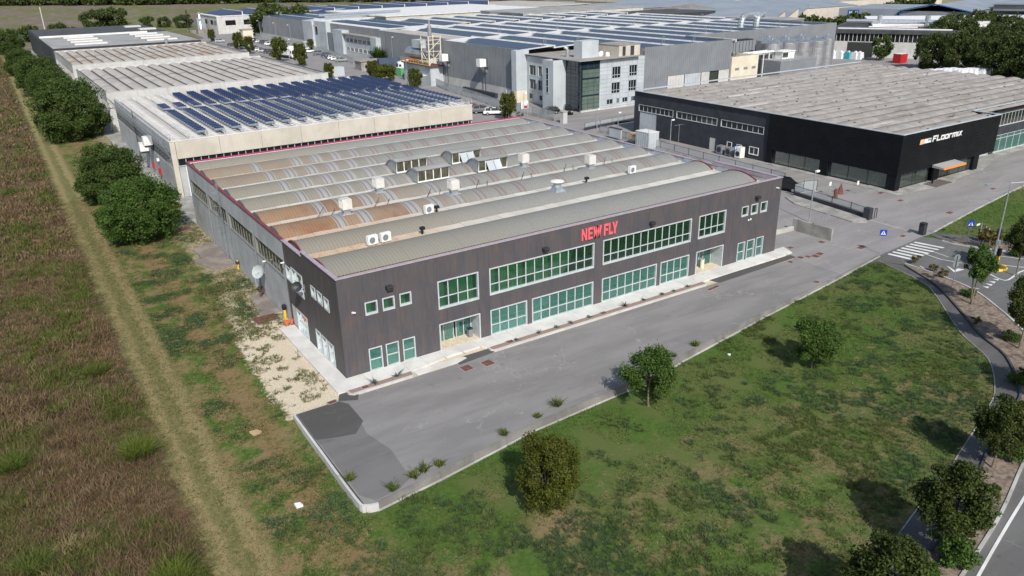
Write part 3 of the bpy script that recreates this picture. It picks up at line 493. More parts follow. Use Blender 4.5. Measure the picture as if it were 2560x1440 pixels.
# roof deck, vaults and slabs
MB().box(.21, .23, 6.95, BXF-.2, BYF-.21, 7.1).build('roof_deck', MT['slab'], nf); MB().box(.23, BYF-.215, 7.1, BXF-.3, BYF-.205, 7.5).build('inner_upstand', MT['whiteroof'], nf)
NS = 11
def vault(y0, y1, x0, x1, rise, rust, bands, prob, plain0=False):
    W = y1-y0; R = (W*W/4+rise*rise)/(2*rise); yc = (y0+y1)/2; zc_ = 7.2+rise-R; a0 = math.asin(W/2/R)
    step_ = .29/4; nx = int((x1-x0)/step_)+1; xs = x0+np.arange(nx)*step_
    mi = np.zeros(nx-1, int)
    if bands:
        seg = ((xs[:-1]-x0)/1.21).astype(int); rr = random.Random(int(y0*10)); on = {s: (s % 2 == 0 and rr.random() < (prob if s*1.21+x0 < 24 else prob*.85)) for s in range(60)}
        for i in range(nx-1):
            if on.get(int(seg[i])) and 5.5 < xs[i] < 44.5 and not any(a < xs[i] < b for a, b, in SKIP.get(int(y0), [])):
                mi[i] = 2 if (i % 8) in (0, 1, 2) else 1
    wave = np.sin(np.arange(nx)*math.pi/2)*.026; ang = np.linspace(-a0, a0, NS+1)
    rad = R+wave; Xg = np.repeat(xs, NS+1); Yg = (yc+np.outer(rad, np.sin(ang))).ravel(); Zg = (zc_+np.outer(rad, np.cos(ang))).ravel()
    v = np.stack([Xg, Yg, Zg], 1); i, j = np.meshgrid(np.arange(nx-1), np.arange(NS), indexing='ij'); b = i*(NS+1)+j; f = np.stack([b, b+NS+1, b+NS+2, b+1], -1).reshape(-1, 4)
    me = bpy.data.meshes.new('roof_vault'); me.from_pydata(v.tolist(), [], f.tolist())
    for mm in (vault_mat(rust), MT['band'], MT['band2']): me.materials.append(mm)
    me.polygons.foreach_set('material_index', np.repeat(mi, NS)); me.polygons.foreach_set('use_smooth', [True]*len(f)); me.update()
    o = bpy.data.objects.new('roof_vault', me); C.objects.link(o); o.parent = nf
    m = MB()
    for xx, s in ((x0+.02, -1), (x1-.02, 1)):
        pts = [(xx, yc+R*math.sin(t), zc_+R*math.cos(t)-.01) for t in ang]; MB().poly(pts+[(xx, y1, 7.1), (xx, y0, 7.1)]).build('end_board', MT['galv'], o)
    m = MB()
    for xx in (x0, x1-.05):
        for a, b in zip(ang, ang[1:]):
            P_ = []
            for r_ in (R-.02, R+.1):
                for t in (a, b): P_.append((yc+r_*math.sin(t), zc_+r_*math.cos(t)))
            m.hexa([(xx-.05, *P_[0]), (xx+.05, *P_[0]), (xx+.05, *P_[1]), (xx-.05, *P_[1]), (xx-.05, *P_[2]), (xx+.05, *P_[2]), (xx+.05, *P_[3]), (xx-.05, *P_[3])])
    if y0 < 9 : m.build('end_flashing', MT['redcop'], o)
SKIP = {}
nb = N('translucent_sheet'); Xb, Yb, Zb = nb.xyz(); f_ = nb.step(Xb, 24, 14); nb.col(nb.mix(f_, (.215, .21, .205), (.29, .29, .285))); nb.rough(.6); MT['band'] = nb.m
nb = N('translucent_sheet_dark'); Xb, Yb, Zb = nb.xyz(); f_ = nb.step(Xb, 24, 14); nb.col(nb.mix(f_, (.20, .145, .125), (.2, .18, .17))); nb.rough(.6); MT['band2'] = nb.m
PITCH = 5.09; V0 = 3.4
rusts = [.0, .1, 1.1, .95, .08, .06, .3, .4, .0]; probs = [0, 0, .65, .9, 1, .95, .95, .95, 0]
for k in range(9):
    y0 = V0+PITCH*k if k else 2.45; y1 = min(V0+PITCH*k+3.66, BYF-.3)
    x0 = .42 if k > 1 else .5
    vault(y0, y1, x0, 46.6, .58 if k < 8 else .5, rusts[k], probs[k] > 0, probs[k])
slab_me = MB().box(0, 0, 0, 1.27, 1.4, .09).mesh('gutter_slab', MT['slab'])
for k in range(8):
    y = V0+PITCH*k+3.67
    for i in range(36):
        inst(slab_me, 'gutter_slab', nf, (.55+i*1.295, y, 7.12+random.uniform(-.012, .012)), (random.uniform(-.01, .01), random.uniform(-.006, .006), random.uniform(-.004, .004)))
for k in range(9):
    for xx in (.35,):
        pass
m = MB()
for k in range(8):
    y = V0+PITCH*k+3.7; m.hexa([(46.1, y-.25, 7.11), (47.25, y-.1, 7.11), (47.25, y+1.3, 7.11), (46.1, y+1.1, 7.11), (46.5, y, 7.14), (47.28, y-.1, 7.5), (47.28, y+1.3, 7.5), (46.5, y+1.1, 7.14)])
m.build('drain_hopper', MT['galv'], nf)
for x0_, x1_ in ((47.16, 47.22),):
    MB().box(44.4, 4.2, 7.6, 47.2, 4.25, 7.65).build('roof_rail', MT['galv'], nf)
# red letters
def letters(parent, specs, f, w0, w1, mat, x0, z0, h, adv, shear=0, name='letter'):
    for ch, polys, cx, ws in specs:
        m = MB()
        for P_ in polys:
            n = len(P_); fr = [f(x0+cx*adv+(p[0]+shear*p[1])*ws, w0, z0+p[1]*h) for p in P_]; bk = [f(x0+cx*adv+(p[0]+shear*p[1])*ws, w1, z0+p[1]*h) for p in P_]
            m.poly(fr); m.poly(bk[::-1])
            for i in range(n): j = (i+1) % n; m.poly([fr[i], bk[i], bk[j], fr[j]])
        m.build(name, mat, parent)
T_ = .27
Nn = [[(0, 0), (T_, 0), (T_, 1), (0, 1)], [(.73, 0), (1, 0), (1, 1), (.73, 1)], [(T_, 1), (T_, .62), (.73, 0), (.73, .4)]]
Ee = [[(0, 0), (T_, 0), (T_, 1), (0, 1)], [(T_, 0), (.85, 0), (.85, .19), (T_, .19)], [(T_, .41), (.78, .41), (.78, .59), (T_, .59)], [(T_, .81), (.85, .81), (.85, 1), (T_, 1)]]
Ww = [[(0, 1), (.2, 0), (.45, 0), (.25, 1)], [(.45, 0), (.2, 0), (.52, 1), (.75, 1)], [(.52, 1), (.75, 0), (1.0, 0), (.77, 1)], [(1.0, 0), (.76, 0), (1.0, 1), (1.26, 1)]]
Ff = [[(0, 0), (T_, 0), (T_, 1), (0, 1)], [(T_, .40), (.72, .40), (.72, .58), (T_, .58)], [(T_, .81), (.82, .81), (.82, 1), (T_, 1)]]
Ll = [[(0, 0), (T_, 0), (T_, 1), (0, 1)], [(T_, 0), (.78, 0), (.78, .2), (T_, .2)]]
Yy = [[(0, 1), (.36, .4), (.52, .55), (.28, 1)], [(.62, 1), (.48, .4), (.36, .4), (.36, .42), (.64, 1)], [(.3, 0), (.57, 0), (.57, .42), (.3, .42)], [(.57, .42), (.42, .42), (.62, 1), (.9, 1)]]
Yy = [[(0, 1), (.3, .38), (.45, .6), (.28, 1)], [(.9, 1), (.62, 1), (.45, .6), (.57, .38)], [(.3, 0), (.57, 0), (.57, .38), (.45, .6), (.3, .38)]]
sg = thing('red_lettering', 'salmon red raised capital letters above the long first floor window', 'sign', (21.8, -.1, 6.4))
letters(sg, [('N', Nn, 0, .57), ('E', Ee, .70, .58), ('W', Ww, 1.24, .74), ('F', Ff, 2.42, .62), ('L', Ll, 2.98, .56), ('Y', Yy, 3.34, .7)], FX, -.12, -.01, MT['pink'], 21.83, 6.4, 1.05, 1)
# wall flood lights, cameras and round vents
fl = thing('wall_floodlight', '', 'lamp'); MB().hexa([(-.28, -.42, .02), (.28, -.42, .02), (.28, 0, -.1), (-.28, 0, -.1), (-.26, -.4, .12), (.26, -.4, .12), (.24, 0, .16), (-.24, 0, .16)]).build('hood', MT['darksteel'], fl); MB().box(-.24, -.38, -.14, .24, -.02, -.05).build('lamp_glass', MT['roomdark'], fl)
for i, (x, l) in enumerate(((3.93, 'dark wall floodlight above the three small windows on the left'), (18.03, 'dark wall floodlight left of the red lettering'), (29.84, 'dark wall floodlight right of the red lettering'), (43.87, 'dark wall floodlight above the three small windows on the right'))): place(fl, (x, 0, 6.5), 0, l, 'floodlights on the dark facade', i == 0)
cm = thing('security_camera', '', 'camera'); MB().box(-.05, -.3, -.04, .05, 0, .06).build('housing', MT['white'], cm); MB().box(-.02, -.02, -.12, .02, 0, 0).build('bracket', MT['white'], cm)
place(cm, (.95, 0, 5.2), .6, 'small white camera high on the dark corner left of the small windows', None, True); place(cm, (0, 12.2, 5.6), -1.57, 'white camera where dark cladding meets the concrete side wall')
place(cm, (0, 18.0, 4.0), -1.57, 'white camera on the concrete wall beside the dish'); place(cm, (46.7, 0, 7.0), .3, 'white camera at the top right corner of the dark facade')
va = thing('round_vents', 'pair of small white round vents under the right upper windows', 'vent', (43.1, 0, 4.3)); MB().ring((42.98, -.03, 4.3), (42.98, 0, 4.3), .1, 12).build('vent', MT['white'], va); MB().ring((43.28, -.03, 4.33), (43.28, 0, 4.33), .1, 12).build('vent', MT['white'], va)
# satellite dishes
def dish(loc, r, face, label, post):
    t = thing('satellite_dish', label, 'satellite dish', loc); fc = Vector(face).normalized(); c = Vector(loc)+Vector((-.55, 0, .1)); a = fc.orthogonal().normalized(); b = fc.cross(a); m = MB(); K = 4; n = 16; vs = []
    for i in range(K+1):
        for k in range(n): q = r*i/K; vs.append(tuple(c+(a*math.cos(2*math.pi*k/n)+b*math.sin(2*math.pi*k/n))*q+fc*(q*q/(r*2.4))))
    m.v = vs; 
    for i in range(K):
        for k in range(n): j = (k+1) % n; m.f.append((i*n+k, i*n+j, (i+1)*n+j, (i+1)*n+k)); m.m.append(0)
    m.build('reflector', MT['dishgrey'] if post else MT['darksteel'], t, True)
    MB().ring(c, Vector(loc)+Vector((.0, 0, -.1)), .04, 6).ring(Vector(loc)+Vector((-.02, 0, -.5)), Vector(loc)+Vector((-.02, 0, .2)), .035, 6).build('bracket', MT['galv'], t)
    MB().ring(c-fc*.0, c+fc*r*1.1-Vector((0, 0, r*.5)), .02, 5).build('feed_arm', MT['galv'], t)
dish((0, 18.6, 2.75), .62, (-.75, -.6, .5), 'large pale satellite dish on the concrete side wall', True); dish((0, 7.45, 5.0), .42, (-.6, -.8, .5), 'small dark satellite dish beside the upper side window', False)
# rooftop things
def cooler_proto():
    t = thing('rooftop_cooler', '', 'cooler'); MB().hexa([(-1.0, -.7, -.35), (1.0, -.7, -.35), (.8, .7, 0), (-.8, .7, 0), (-.6, -.5, .12), (.6, -.5, .12), (.5, .4, .25), (-.5, .4, .25)]).build('flashing', MT['galv'], t)
    MB().box(-.42, -.42, .1, .42, .42, .62).box(-.5, -.5, .42, .5, .5, .5).build('duct', MT['galv'], t); b = MB().box(-.62, -.62, .62, .62, .62, 1.72).build('cabinet', MT['offwhite'], t)
    m = MB()
    for i in range(9):
        q = -.48+i*.12; m.box(q-.02, -.645, .75, q+.02, -.62, 1.6).box(q-.02, .62, .75, q+.02, .645, 1.6).box(-.645, q-.02, .75, -.62, q+.02, 1.6).box(.62, q-.02, .75, .645, q+.02, 1.6)
    m.build('louvre', MT['whiteroof'], b); MB().box(-.56, -.56, 1.72, .56, .56, 1.78).build('lid', MT['offwhite'], t); return t
cp_ = cooler_proto()
for _c in cp_.children:
    if _c.name.startswith(('cabinet', 'lid', 'duct')): _c.scale = (.74, .74, .82)
    if _c.name.startswith('flashing'): _c.scale = (.85, .85, .8)
for i, (x, y, l) in enumerate(((7.1, 15.1, 'white box cooler on the rust brown vault nearest the left edge'), (12.6, 20.2, 'white box cooler left of the four raised skylights'), (18.2, 15.1, 'white box cooler in front of the skylights'), (29.9, 20.2, 'white box cooler just right of the skylights'), (35.2, 15.2, 'white box cooler farthest right on the roof'))): place(cp_, (x, y+.4, 7.72), 0, l, 'box coolers on the barrel roof', i == 0)
t = thing('roof_vent', 'round mushroom vent of galvanised steel on the barrel roof', 'vent', (26.9, 10.3, 8.0)); MB().hexa([(26.1, 9.5, 7.45), (27.7, 9.5, 7.45), (27.6, 10.9, 7.7), (26.2, 10.9, 7.7), (26.45, 9.85, 7.95), (27.35, 9.85, 7.95), (27.35, 10.75, 7.95), (26.45, 10.75, 7.95)]).box(26.5, 9.9, 7.95, 27.3, 10.7, 8.2).build('base', MT['galv'], t)
MB().lathe(26.9, 10.3, [(.38, 8.2), (.38, 8.5), (.45, 8.52), (.45, 8.62)], 16).build('neck', MT['galv'], t); MB().lathe(26.9, 10.3, [(.5, 8.62), (.68, 8.66), (.65, 8.72), (.35, 8.8), (.05, 8.83)], 20).build('cap', MT['whiteroof'], t)
def skylight(x, y, label, openp):
    t = thing('raised_skylight', label, 'skylight', (x, y, 7.2)); L_ = 3.75; m = MB(); n = 8; W = 2.6; pts = []
    for i in range(n+1): a = math.pi*.06+i/n*math.pi*.62; pts.append((y+.15+W*.5*(1-math.cos(a))*1.05, 7.35+1.42*math.sin(min(a, math.pi/2)) if a < math.pi/2 else 7.35+1.42*(.55+.45*math.sin(a))))
    zt = 8.72; arc = [(y-.2, zt), (y+.5, zt+.08), (y+1.2, zt), (y+1.9, zt-.28), (y+2.5, zt-.75), (y+2.9, zt-1.3)]
    for (a, b), (c, d) in zip(arc, arc[1:]): m.hexa([(x-.12, a, b-.1), (x+L_+.12, a, b-.1), (x+L_+.12, c, d-.1), (x-.12, c, d-.1), (x-.12, a, b), (x+L_+.12, a, b), (x+L_+.12, c, d), (x-.12, c, d)])
    m.build('curved_roof', MT['greyroof'], t)
    m = MB()
    for xx in (x, x+L_-.08):
        P_ = [(y, 7.3), (y+2.8, 7.35)]+[(a, b-.12) for a, b in arc[::-1]]; m.poly([(xx, a, b) for a, b in P_]); m.poly([(xx+.08, a, b) for a, b in P_[::-1]])
    m.build('cheek', MT['galv'], t)
    m = MB(); m.box(x, y-.02, 7.3, x+L_, y+.06, 7.45).box(x, y-.02, 8.5, x+L_, y+.06, 8.62)
    for i in range(5): xx = x+i*(L_-.08)/4; m.box(xx, y-.04, 7.45, xx+.09, y+.04, 8.5)
    fr = m.build('frame', MT['white'], t); wd = (L_-.08)/4
    for i in range(4):
        a = x+i*wd+.1; b = x+(i+1)*wd
        if i in openp: MB().hexa([(a-.02, y-.75, 7.5), (b+.02, y-.75, 7.5), (b+.02, y-.7, 7.47), (a-.02, y-.7, 7.47), (a-.02, y-.07, 8.46), (b+.02, y-.07, 8.46), (b+.02, y-.02, 8.44), (a-.02, y-.02, 8.44)]).build('open_pane', MT['lightclad'], fr); MB().box(a, y+.6, 7.4, b, y+.62, 8.4).build('pane', MT['olive'], fr)
        else: MB().box(a, y+.01, 7.46, b, y+.03, 8.49).build('pane', MT['olive'], fr)
skylight(18.0, 28.0, 'arched roof skylight, left one of the rear pair, all panes shut', ()); skylight(25.0, 28.0, 'arched roof skylight, right one of the rear pair, two panes propped open', (1, 2)); skylight(18.0, 22.85, 'arched roof skylight, left one of the front pair, all panes shut', ()); skylight(25.4, 22.85, 'arched roof skylight, right one of the front pair, two panes propped open', (1, 2))
ac = thing('air_conditioner', '', 'air conditioner'); MB().box(-.45, -.18, .1, .45, .18, .85).build('casing', MT['white'], ac); MB().ring((.12 if 0 else -.08, -.19, .47), (-.08, -.2, .47), .27, 16).build('fan_grille', MT['greyclad'], ac); MB().box(-.35, -.1, 0, -.3, .1, .1).box(.3, -.1, 0, .35, .1, .1).build('feet', MT['darksteel'], ac)
for i, (x, y, l) in enumerate(((6.05, 7.45, 'white air conditioner on a roof gutter, left one of two side by side'), (7.25, 7.5, 'white air conditioner on a roof gutter, right one of two side by side'), (13.9, 12.5, 'lone white air conditioner on the gutter left of the middle'), (38.5, 12.5, 'lone white air conditioner on the gutter at the right'))): place(ac, (x, y, 7.22), .12, l, 'air conditioners on the roof gutters', i == 0)
for x, y, l in ((14.7, 12.5, 'small black pipe cowl beside the lone air conditioner on the left'), (32.2, 12.4, 'small black pipe cowl in the gutter right of the mushroom vent'), (10.7, 7.6, 'small black roof fitting on the gutter near the rusty vaults')):
    t = thing('pipe_cowl', l, 'roof pipe', (x, y, 7.2)); MB().ring((x, y, 7.2), (x, y, 7.7), .1, 8).build('pipe', MT['black2'], t); MB().box(x-.2, y-.2, 7.62, x+.2, y+.12, 7.86).build('cowl', MT['black2'], t)
m = MB()
for i in range(7): a = 5+i*5.6; m.ring((a, 17.3, 7.33), (a+1.0, 18.3, 7.85), .03, 5).ring((a+1.2, 17.1, 7.3), (a+2.2, 18.6, 7.5), .025, 5)
tag(m.ring((13, 22.0, 7.3), (32, 22.0, 7.35), .035, 6).build('roof_cables', MT['darksteel']), 'thin pipes and cable stays lying across the roof gutters', 'cable')
# antenna at the right parapet
def antenna(x, y, z, h, label, n=7):
    t = thing('tv_antenna', label, 'antenna', (x, y, z)); MB().ring((x, y, z), (x, y, z+h), .035, 6).build('mast', MT['galv'], t); m = MB(); m.ring((x-.9, y, z+h-.1), (x+.9, y+.2, z+h-.1), .02, 5)
    for i in range(n): q = x-.85+i*1.7/(n-1); m.ring((q, y-.35, z+h-.1), (q, y+.35, z+h-.1), .012, 4)
    m.build('yagi', MT['galv'], t)
    if n > 5: 
        m = MB()
        for i in range(4): m.ring((x-.5+.12*i, y-.3, z+h-1.6-.12*i), (x-.2+.12*i, y+.1, z+h-1.35-.12*i), .015, 4)
        m.ring((x, y, z+h-1.5), (x-.5, y-.2, z+h-1.9), .015, 4).build('lower_aerial', MT['galv'], t)
antenna(47.2, 19.5, 7.5, 3.0, 'TV aerial on a mast at the right parapet of the barrel roof')
# caged ladder on the side wall
t = thing('caged_ladder', 'galvanised caged ladder up the concrete side wall', 'ladder', (0, 31.9, 0)); m = MB()
for y in (31.65, 32.1): m.ring((-.25, y, .1), (-.25, y, 8.5), .025, 5)
m.build('rail', MT['galv'], t); m = MB()
for i in range(28): m.ring((-.25, 31.65, .3+i*.29), (-.25, 32.1, .3+i*.29), .015, 4)
m.build('rungs', MT['galv'], t)
for i in range(9):
    z = 2.6+i*.68; m = MB(); pr = None
    for k in range(9):
        a = math.pi*k/8; p = (-.25-.62*math.sin(a), 31.875-.36*math.cos(a), z)
        if pr: m.ring(pr, p, .015, 4)
        pr = p
    m.build('cage_hoop', MT['galv'], t)
m = MB()
for k in (2, 4, 6): a = math.pi*k/8; m.ring((-.25-.62*math.sin(a), 31.875-.36*math.cos(a), 2.6), (-.25-.62*math.sin(a), 31.875-.36*math.cos(a), 8.1), .012, 4)
m.build('cage_bars', MT['galv'], t)
for i, (y, g_) in enumerate(((20.85, 5.9), (30.2, 5.85), (38.4, 5.8), (12.2, 5.5))):
    t = MB().ring((-.07, y, .05), (-.07, y, g_), .06, 8).build('downpipe', MT['greyclad'], nf)
# small things on the ground near the front building
t = thing('gas_meter', 'yellow gas riser at the foot of the concrete side wall', 'gas pipe', (-.15, 28.5, 0)); MB().ring((-.15, 28.5, 0), (-.15, 28.5, .95), .09, 8).ring((-.15, 28.2, .5), (-.15, 28.8, .5), .06, 6).build('pipe', MT['yellow'], t); MB().box(-.3, 28.3, .6, -.02, 28.7, .85).build('valve', MT['darksteel'], t)
for x, y, r, l in ((-.6, 11.75, .22, 'larger terracotta pot at the end of the side pavement'), (-.16, 11.8, .17, 'smaller terracotta pot beside the side door')):
    t = thing('flower_pot', l, 'flower pot', (x, y, .13)); MB().lathe(x, y, [(r*.65, .13), (r, .5), (r*1.08, .5), (r*1.08, .56)], 12).build('pot', MT['terracotta'], t); MB().lathe(x, y, [(r*.9, .54), (.01, .55)], 10).build('soil', MT['bark'], t)
t = thing('fire_hydrant_post', 'yellow post topped with a black head by the side wall corner', 'hydrant', (-.25, 13.2, 0)); MB().ring((-.25, 13.2, 0), (-.25, 13.2, 1.0), .12, 8).build('post', MT['yellow'], t); MB().lathe(-.25, 13.2, [(.14, 1.0), (.22, 1.15), (.2, 1.4), (.08, 1.5)], 10).build('head', MT['black2'], t)
t = thing('firewood_pile', 'small heap of rusty scrap grilles against the concrete wall under the dish', 'scrap heap', (-.3, 20, 0)); m = MB()
for i in range(9): m.ring((-.55+.05*i, 19.5+.1*i, .05), (-.08, 19.6+.1*i, 1.0-.03*i), .025, 4).ring((-.6, 19.5+.1*i, .1+.08*i), (-.1, 20.4, .15+.08*i), .02, 4)
m.build('grille', MT['rust'], t)
t = thing('litter_bin', 'grey cylindrical litter bin in the left entrance porch', 'bin', (11.0, .75, .15)); MB().box(10.85, .55, .15, 11.2, .9, .85).build('body', MT['greyclad'], t); MB().box(10.83, .53, .85, 11.22, .92, .95).build('lid', MT['darksteel'], t)
t = thing('litter_bin', 'beige round ashtray bin in the right entrance porch', 'bin', (37.7, .8, .15)); MB().lathe(37.7, .8, [(.2, .15), (.2, 1.0), (.23, 1.02), (.23, 1.08)], 14).build('body', MT['cream'], t); MB().lathe(37.7, .8, [(.19, 1.08), (.01, 1.09)], 12).build('sand', MT['redsoil'], t)
def litter(name, x, y, w_, d_, mat, label, z=0.0, rz=.4):
    o = MB().hexa([(-w_, -d_, 0), (w_, -d_, .02), (w_, d_, .0), (-w_, d_, .03), (-w_, -d_, .1), (w_, -d_*.8, .14), (w_*.8, d_, .1), (-w_, d_, .16)]).build(name, MT[mat]); o.location = (x, y, hh(x, y)+z); o.rotation_euler = (.1, .15, rz); tag(o, label, name.replace('_', ' '))
litter('cardboard_box', -7.6, -2.7, .32, .25, 'cardboard', 'flattened brown cardboard box lying in the grass'); litter('plastic_bag', -7.8, -11.8, .2, .18, 'white', 'crumpled white plastic bag in the grass near the kerb', 0, .1); 
litter('plastic_bag', 26.5, -13.0, .1, .1, 'white', 'scrap of white litter on the lawn near the retaining wall'); 

# ------------------------------------------------------------------ solar roofed building behind
sb = thing('solar_building', 'long beige concrete building with rows of tilted solar panels on its roof', 'building', (.9, 61.3, 0)); x0, x1, y0, y1 = .9, 47.2, 61.3, 110.
for i in range(8):
    a = x0+.6+i*(x1-x0-.6)/8; b = a+(x1-x0-.6)/8; MB().box(a+.02, y0-.25, 5.25, b-.02, y0-.02, 7.6).build('fascia_panel', MT['beige'], sb)
MB().hexa([(x0-.1, y0-.45, 0), (x0+.55, y0-.45, 0), (x0+.55, y0, 0), (x0-.1, y0, 0), (x0-.1, y0-.3, 7.55), (x0+.55, y0-.3, 7.55), (x0+.55, y0, 7.55), (x0-.1, y0, 7.55)]).build('corner_pillar', MT['beige'], sb)
MB().box(x0+.2, y0, 0, x1, y0+.2, 4.2).box(x0, y0+.2, 0, x0+.2, y1, 3.85).box(x1-.2, y0, 4.2, x1, y1, 7.4).box(x0+.2, y1-.2, 0, x1, y1, 7.4).box(x1-.2, y0+.2, 0, x1, y1, 4.2).build('wall', MT['wallconc'], sb)
MB().box(x0, y0+.2, 5.8, x0+.2, y1, 7.4).build('side_fascia', MT['wallconc'], sb); MB().box(2.4, y0-.04, 0, 4.6, y0, 4.1).build('white_door', MT['white'], sb); MB().box(x0+.15, y0+.05, 3.9, x1-.25, y0+.1, 5.2).build('window_void', MT['dg'], sb)
wf = MB()
for i in range(46): a = x0+.6+i*1.0; wf.box(a, y0-.08, 4.2, a+.07, y0+.04, 5.24)
wf.box(x0+.6, y0-.1, 5.17, x1, y0+.04, 5.24).box(x0+.6, y0-.1, 4.2, x1, y0+.04, 4.28); wf.build('window_frame', MT['alu'], sb)
for i in range(12):
    a = y0+.6+i*4.05; w2 = MB().box(x0+.08, a, 3.87, x0+.14, a+3.7, 5.78).build('window', MT['dg'], sb); m = MB()
    for k in range(5): m.box(x0+.0, a+k*.9, 3.87, x0+.08, a+k*.9+.07, 5.78)
    m.build('frame', MT['greyclad'], w2)
MB().box(x0+.1, y0-.02, 7.2, x1, y1, 7.3).build('roof_deck', MT['paleroof'], sb); MB().box(x0-.1, y0-.28, 7.6, x1+.05, y0+.1, 7.68).box(x1-.25, y0+.1, 7.4, x1+.05, y1, 7.5).build('coping', MT['whiteroof'], sb)
bay = MB(); n = 6
for i in range(n):
    a = i/n*1.75; b = (i+1)/n*1.75; za = .34*math.sin(math.pi*(a/1.75)); zb = .34*math.sin(math.pi*(b/1.75)); bay.poly([(a, 0, za), (b, 0, zb), (b, 48, zb), (a, 48, za)])
bay_me = bay.mesh('roof_bay', MT['whiteroof'])
for k in range(19): inst(bay_me, 'roof_bay', sb, (x0+.55+k*2.42, y0+.3, 7.32))
m = MB()
for k in range(19):
    x = x0+.55+k*2.42
    for j in range(40): m.box(x, y0+.6+j*1.2, 7.32+.3, x+1.75, y0+.66+j*1.2, 7.7)
m.build('roof_batten', MT['paleroof'], sb, kind='stuff')
pvme = MB().hexa([(0, 0, 0), (1.38, 0, 0), (1.38, .93, .36), (0, .93, .36), (0, -.02, .04), (1.38, -.02, .04), (1.38, .91, .4), (0, .91, .4)], 1).poly([(.04, .03, .05), (1.34, .03, .05), (1.34, .86, .39), (.04, .86, .39)]).mesh('solar_panel', [MT['pv'], MT['galv']])
pans = []
for k in range(18):
    x = 5.1+k*2.425
    for blk, (a, b) in enumerate((((64.3, 86.0), (87.6, 105.2)) if k > 1 else ((64.0, 86.0), (87.6, 93.0)))):
        if k > 3: a = a if blk else 64.6
        j = a
        while j+.9 < b: pans.append((x, j)); j += 1.32
pans.sort(key=lambda p: math.hypot(p[0]+17, p[1]+50)); m = MB()
for i, (x, y) in enumerate(pans):
    if i < 300: inst(pvme, 'solar_panel', sb, (x, y, 7.86))
    else: m.hexa([(x, y, 7.86), (x+1.38, y, 7.86), (x+1.38, y+.93, 8.26), (x, y+.93, 8.26), (x, y-.02, 7.91), (x+1.38, y-.02, 7.91), (x+1.38, y+.91, 8.31), (x, y+.91, 8.31)])
m.build('solar_panels', MT['pv'], sb, kind='stuff')
m = MB()
for x, y in pans: m.box(x+.05, y+.85, 7.5, x+.1, y+.9, 8.25).box(x+1.3, y+.85, 7.5, x+1.35, y+.9, 8.25).box(x+.05, y, 7.6, x+.1, y+.9, 7.66).box(x+1.3, y, 7.6, x+1.35, y+.9, 7.66)
m.build('panel_brackets', MT['galv'], sb, kind='stuff')
m = MB()
for k in range(20):
    x = x0+.35+k*2.42; m.ring((x, y0-.1, 7.5), (x, y0-.1, 8.55), .03, 4).ring((x-.4, y0+.1, 7.6), (x-.4, y0+.1, 8.5), .02, 4)
    for z in (8.0, 8.45): m.ring((x, y0-.1, z), (x-.1, y0+1.5, z), .018, 4)
    m.box(x-.02, y0+.5, 7.62, x+.05, y1-6, 7.78)
    for j in range(26): m.ring((x-.05, y0+1.5+j*1.75, 7.7), (x-.05, y0+1.5+j*1.75, 8.2), .015, 3)
m.build('roof_rails', MT['pvframe'], sb, kind='stuff')
# overhanging safety mesh along the left eaves
t = MB(); t.poly([(x0-.05, y0+.1, 6.1), (x0-1.25, y0+.1, 8.0), (x0-1.25, y1, 8.0), (x0-.05, y1, 6.1)])
nmm = N('wire_mesh'); o1 = nmm.new('BsdfTransparent'); mx = nmm.new('MixShader'); mx.inputs[0].default_value = .5; nmm.col((.42, .46, .48)); nmm.ln(nmm.p.outputs[0], mx.inputs[2]); nmm.ln(o1.outputs[0], mx.inputs[1]); nmm.ln(mx.outputs[0], nmm.t.nodes['Material Output'].inputs[0]); MT['wire'] = nmm.m
sc = thing('safety_scaffold', 'tall galvanised safety netting frame along the left eaves of the solar building', 'scaffold', (x0-.1, y0+.1, 4)); t.build('netting', MT['wire'], sc); m = MB()
for i in range(25):
    y = y0+.1+i*2.02; m.ring((x0-.05, y, 5.2), (x0-1.25, y, 8.05), .03, 4).ring((x0-.6, y, 6.9), (x0+.3, y, 7.6), .02, 4)
m.ring((x0-1.25, y0, 8.03), (x0-1.25, y1, 8.03), .035, 5).ring((x0-.65, y0, 7.05), (x0-.65, y1, 7.05), .03, 5).build('frame', MT['galv'], sc)
# things on its side wall
for y, z, l in ((80, 3.3, 'white wall mounted box cooler, the near one on the solar building side'), (75.2, 5.0, 'white wall mounted box cooler under the eaves of the solar building')):
    t = thing('wall_cooler', l, 'cooler', (x0, y, z)); MB().box(x0-1.3, y-.6, z, x0-.1, y+.6, z+1.25).build('cabinet', MT['white'], t); MB().box(x0-1.2, y-.5, z-.3, x0, y-.45, z).box(x0-1.2, y+.45, z-.3, x0, y+.5, z).build('bracket', MT['darksteel'], t)
t = thing('service_ladder', 'dark ladder running up to the eaves of the solar building', 'ladder', (x0, 88, 0)); m = MB().ring((x0-.3, 87.8, .2), (x0-.3, 87.8, 8.2), .03, 5).ring((x0-.3, 88.3, .2), (x0-.3, 88.3, 8.2), .03, 5)
for i in range(24): m.ring((x0-.3, 87.8, .4+i*.32), (x0-.3, 88.3, .4+i*.32), .02, 4)
m.build('rungs', MT['darksteel'], t)
for y, l in ((72.5, 'red hose cabinet on the side of the solar building, nearer the pillar'), (77.5, 'red and white extinguisher box under the white side cooler')):
    t = thing('hose_cabinet', l, 'hose cabinet', (x0, y, 1.2)); MB().box(x0-.3, y-.25, 1.0, x0, y+.25, 1.9).build('box', MT['red'], t); MB().box(x0-.32, y-.2, 3.0, x0, y+.2, 3.4).build('lamp', MT['white'], t)

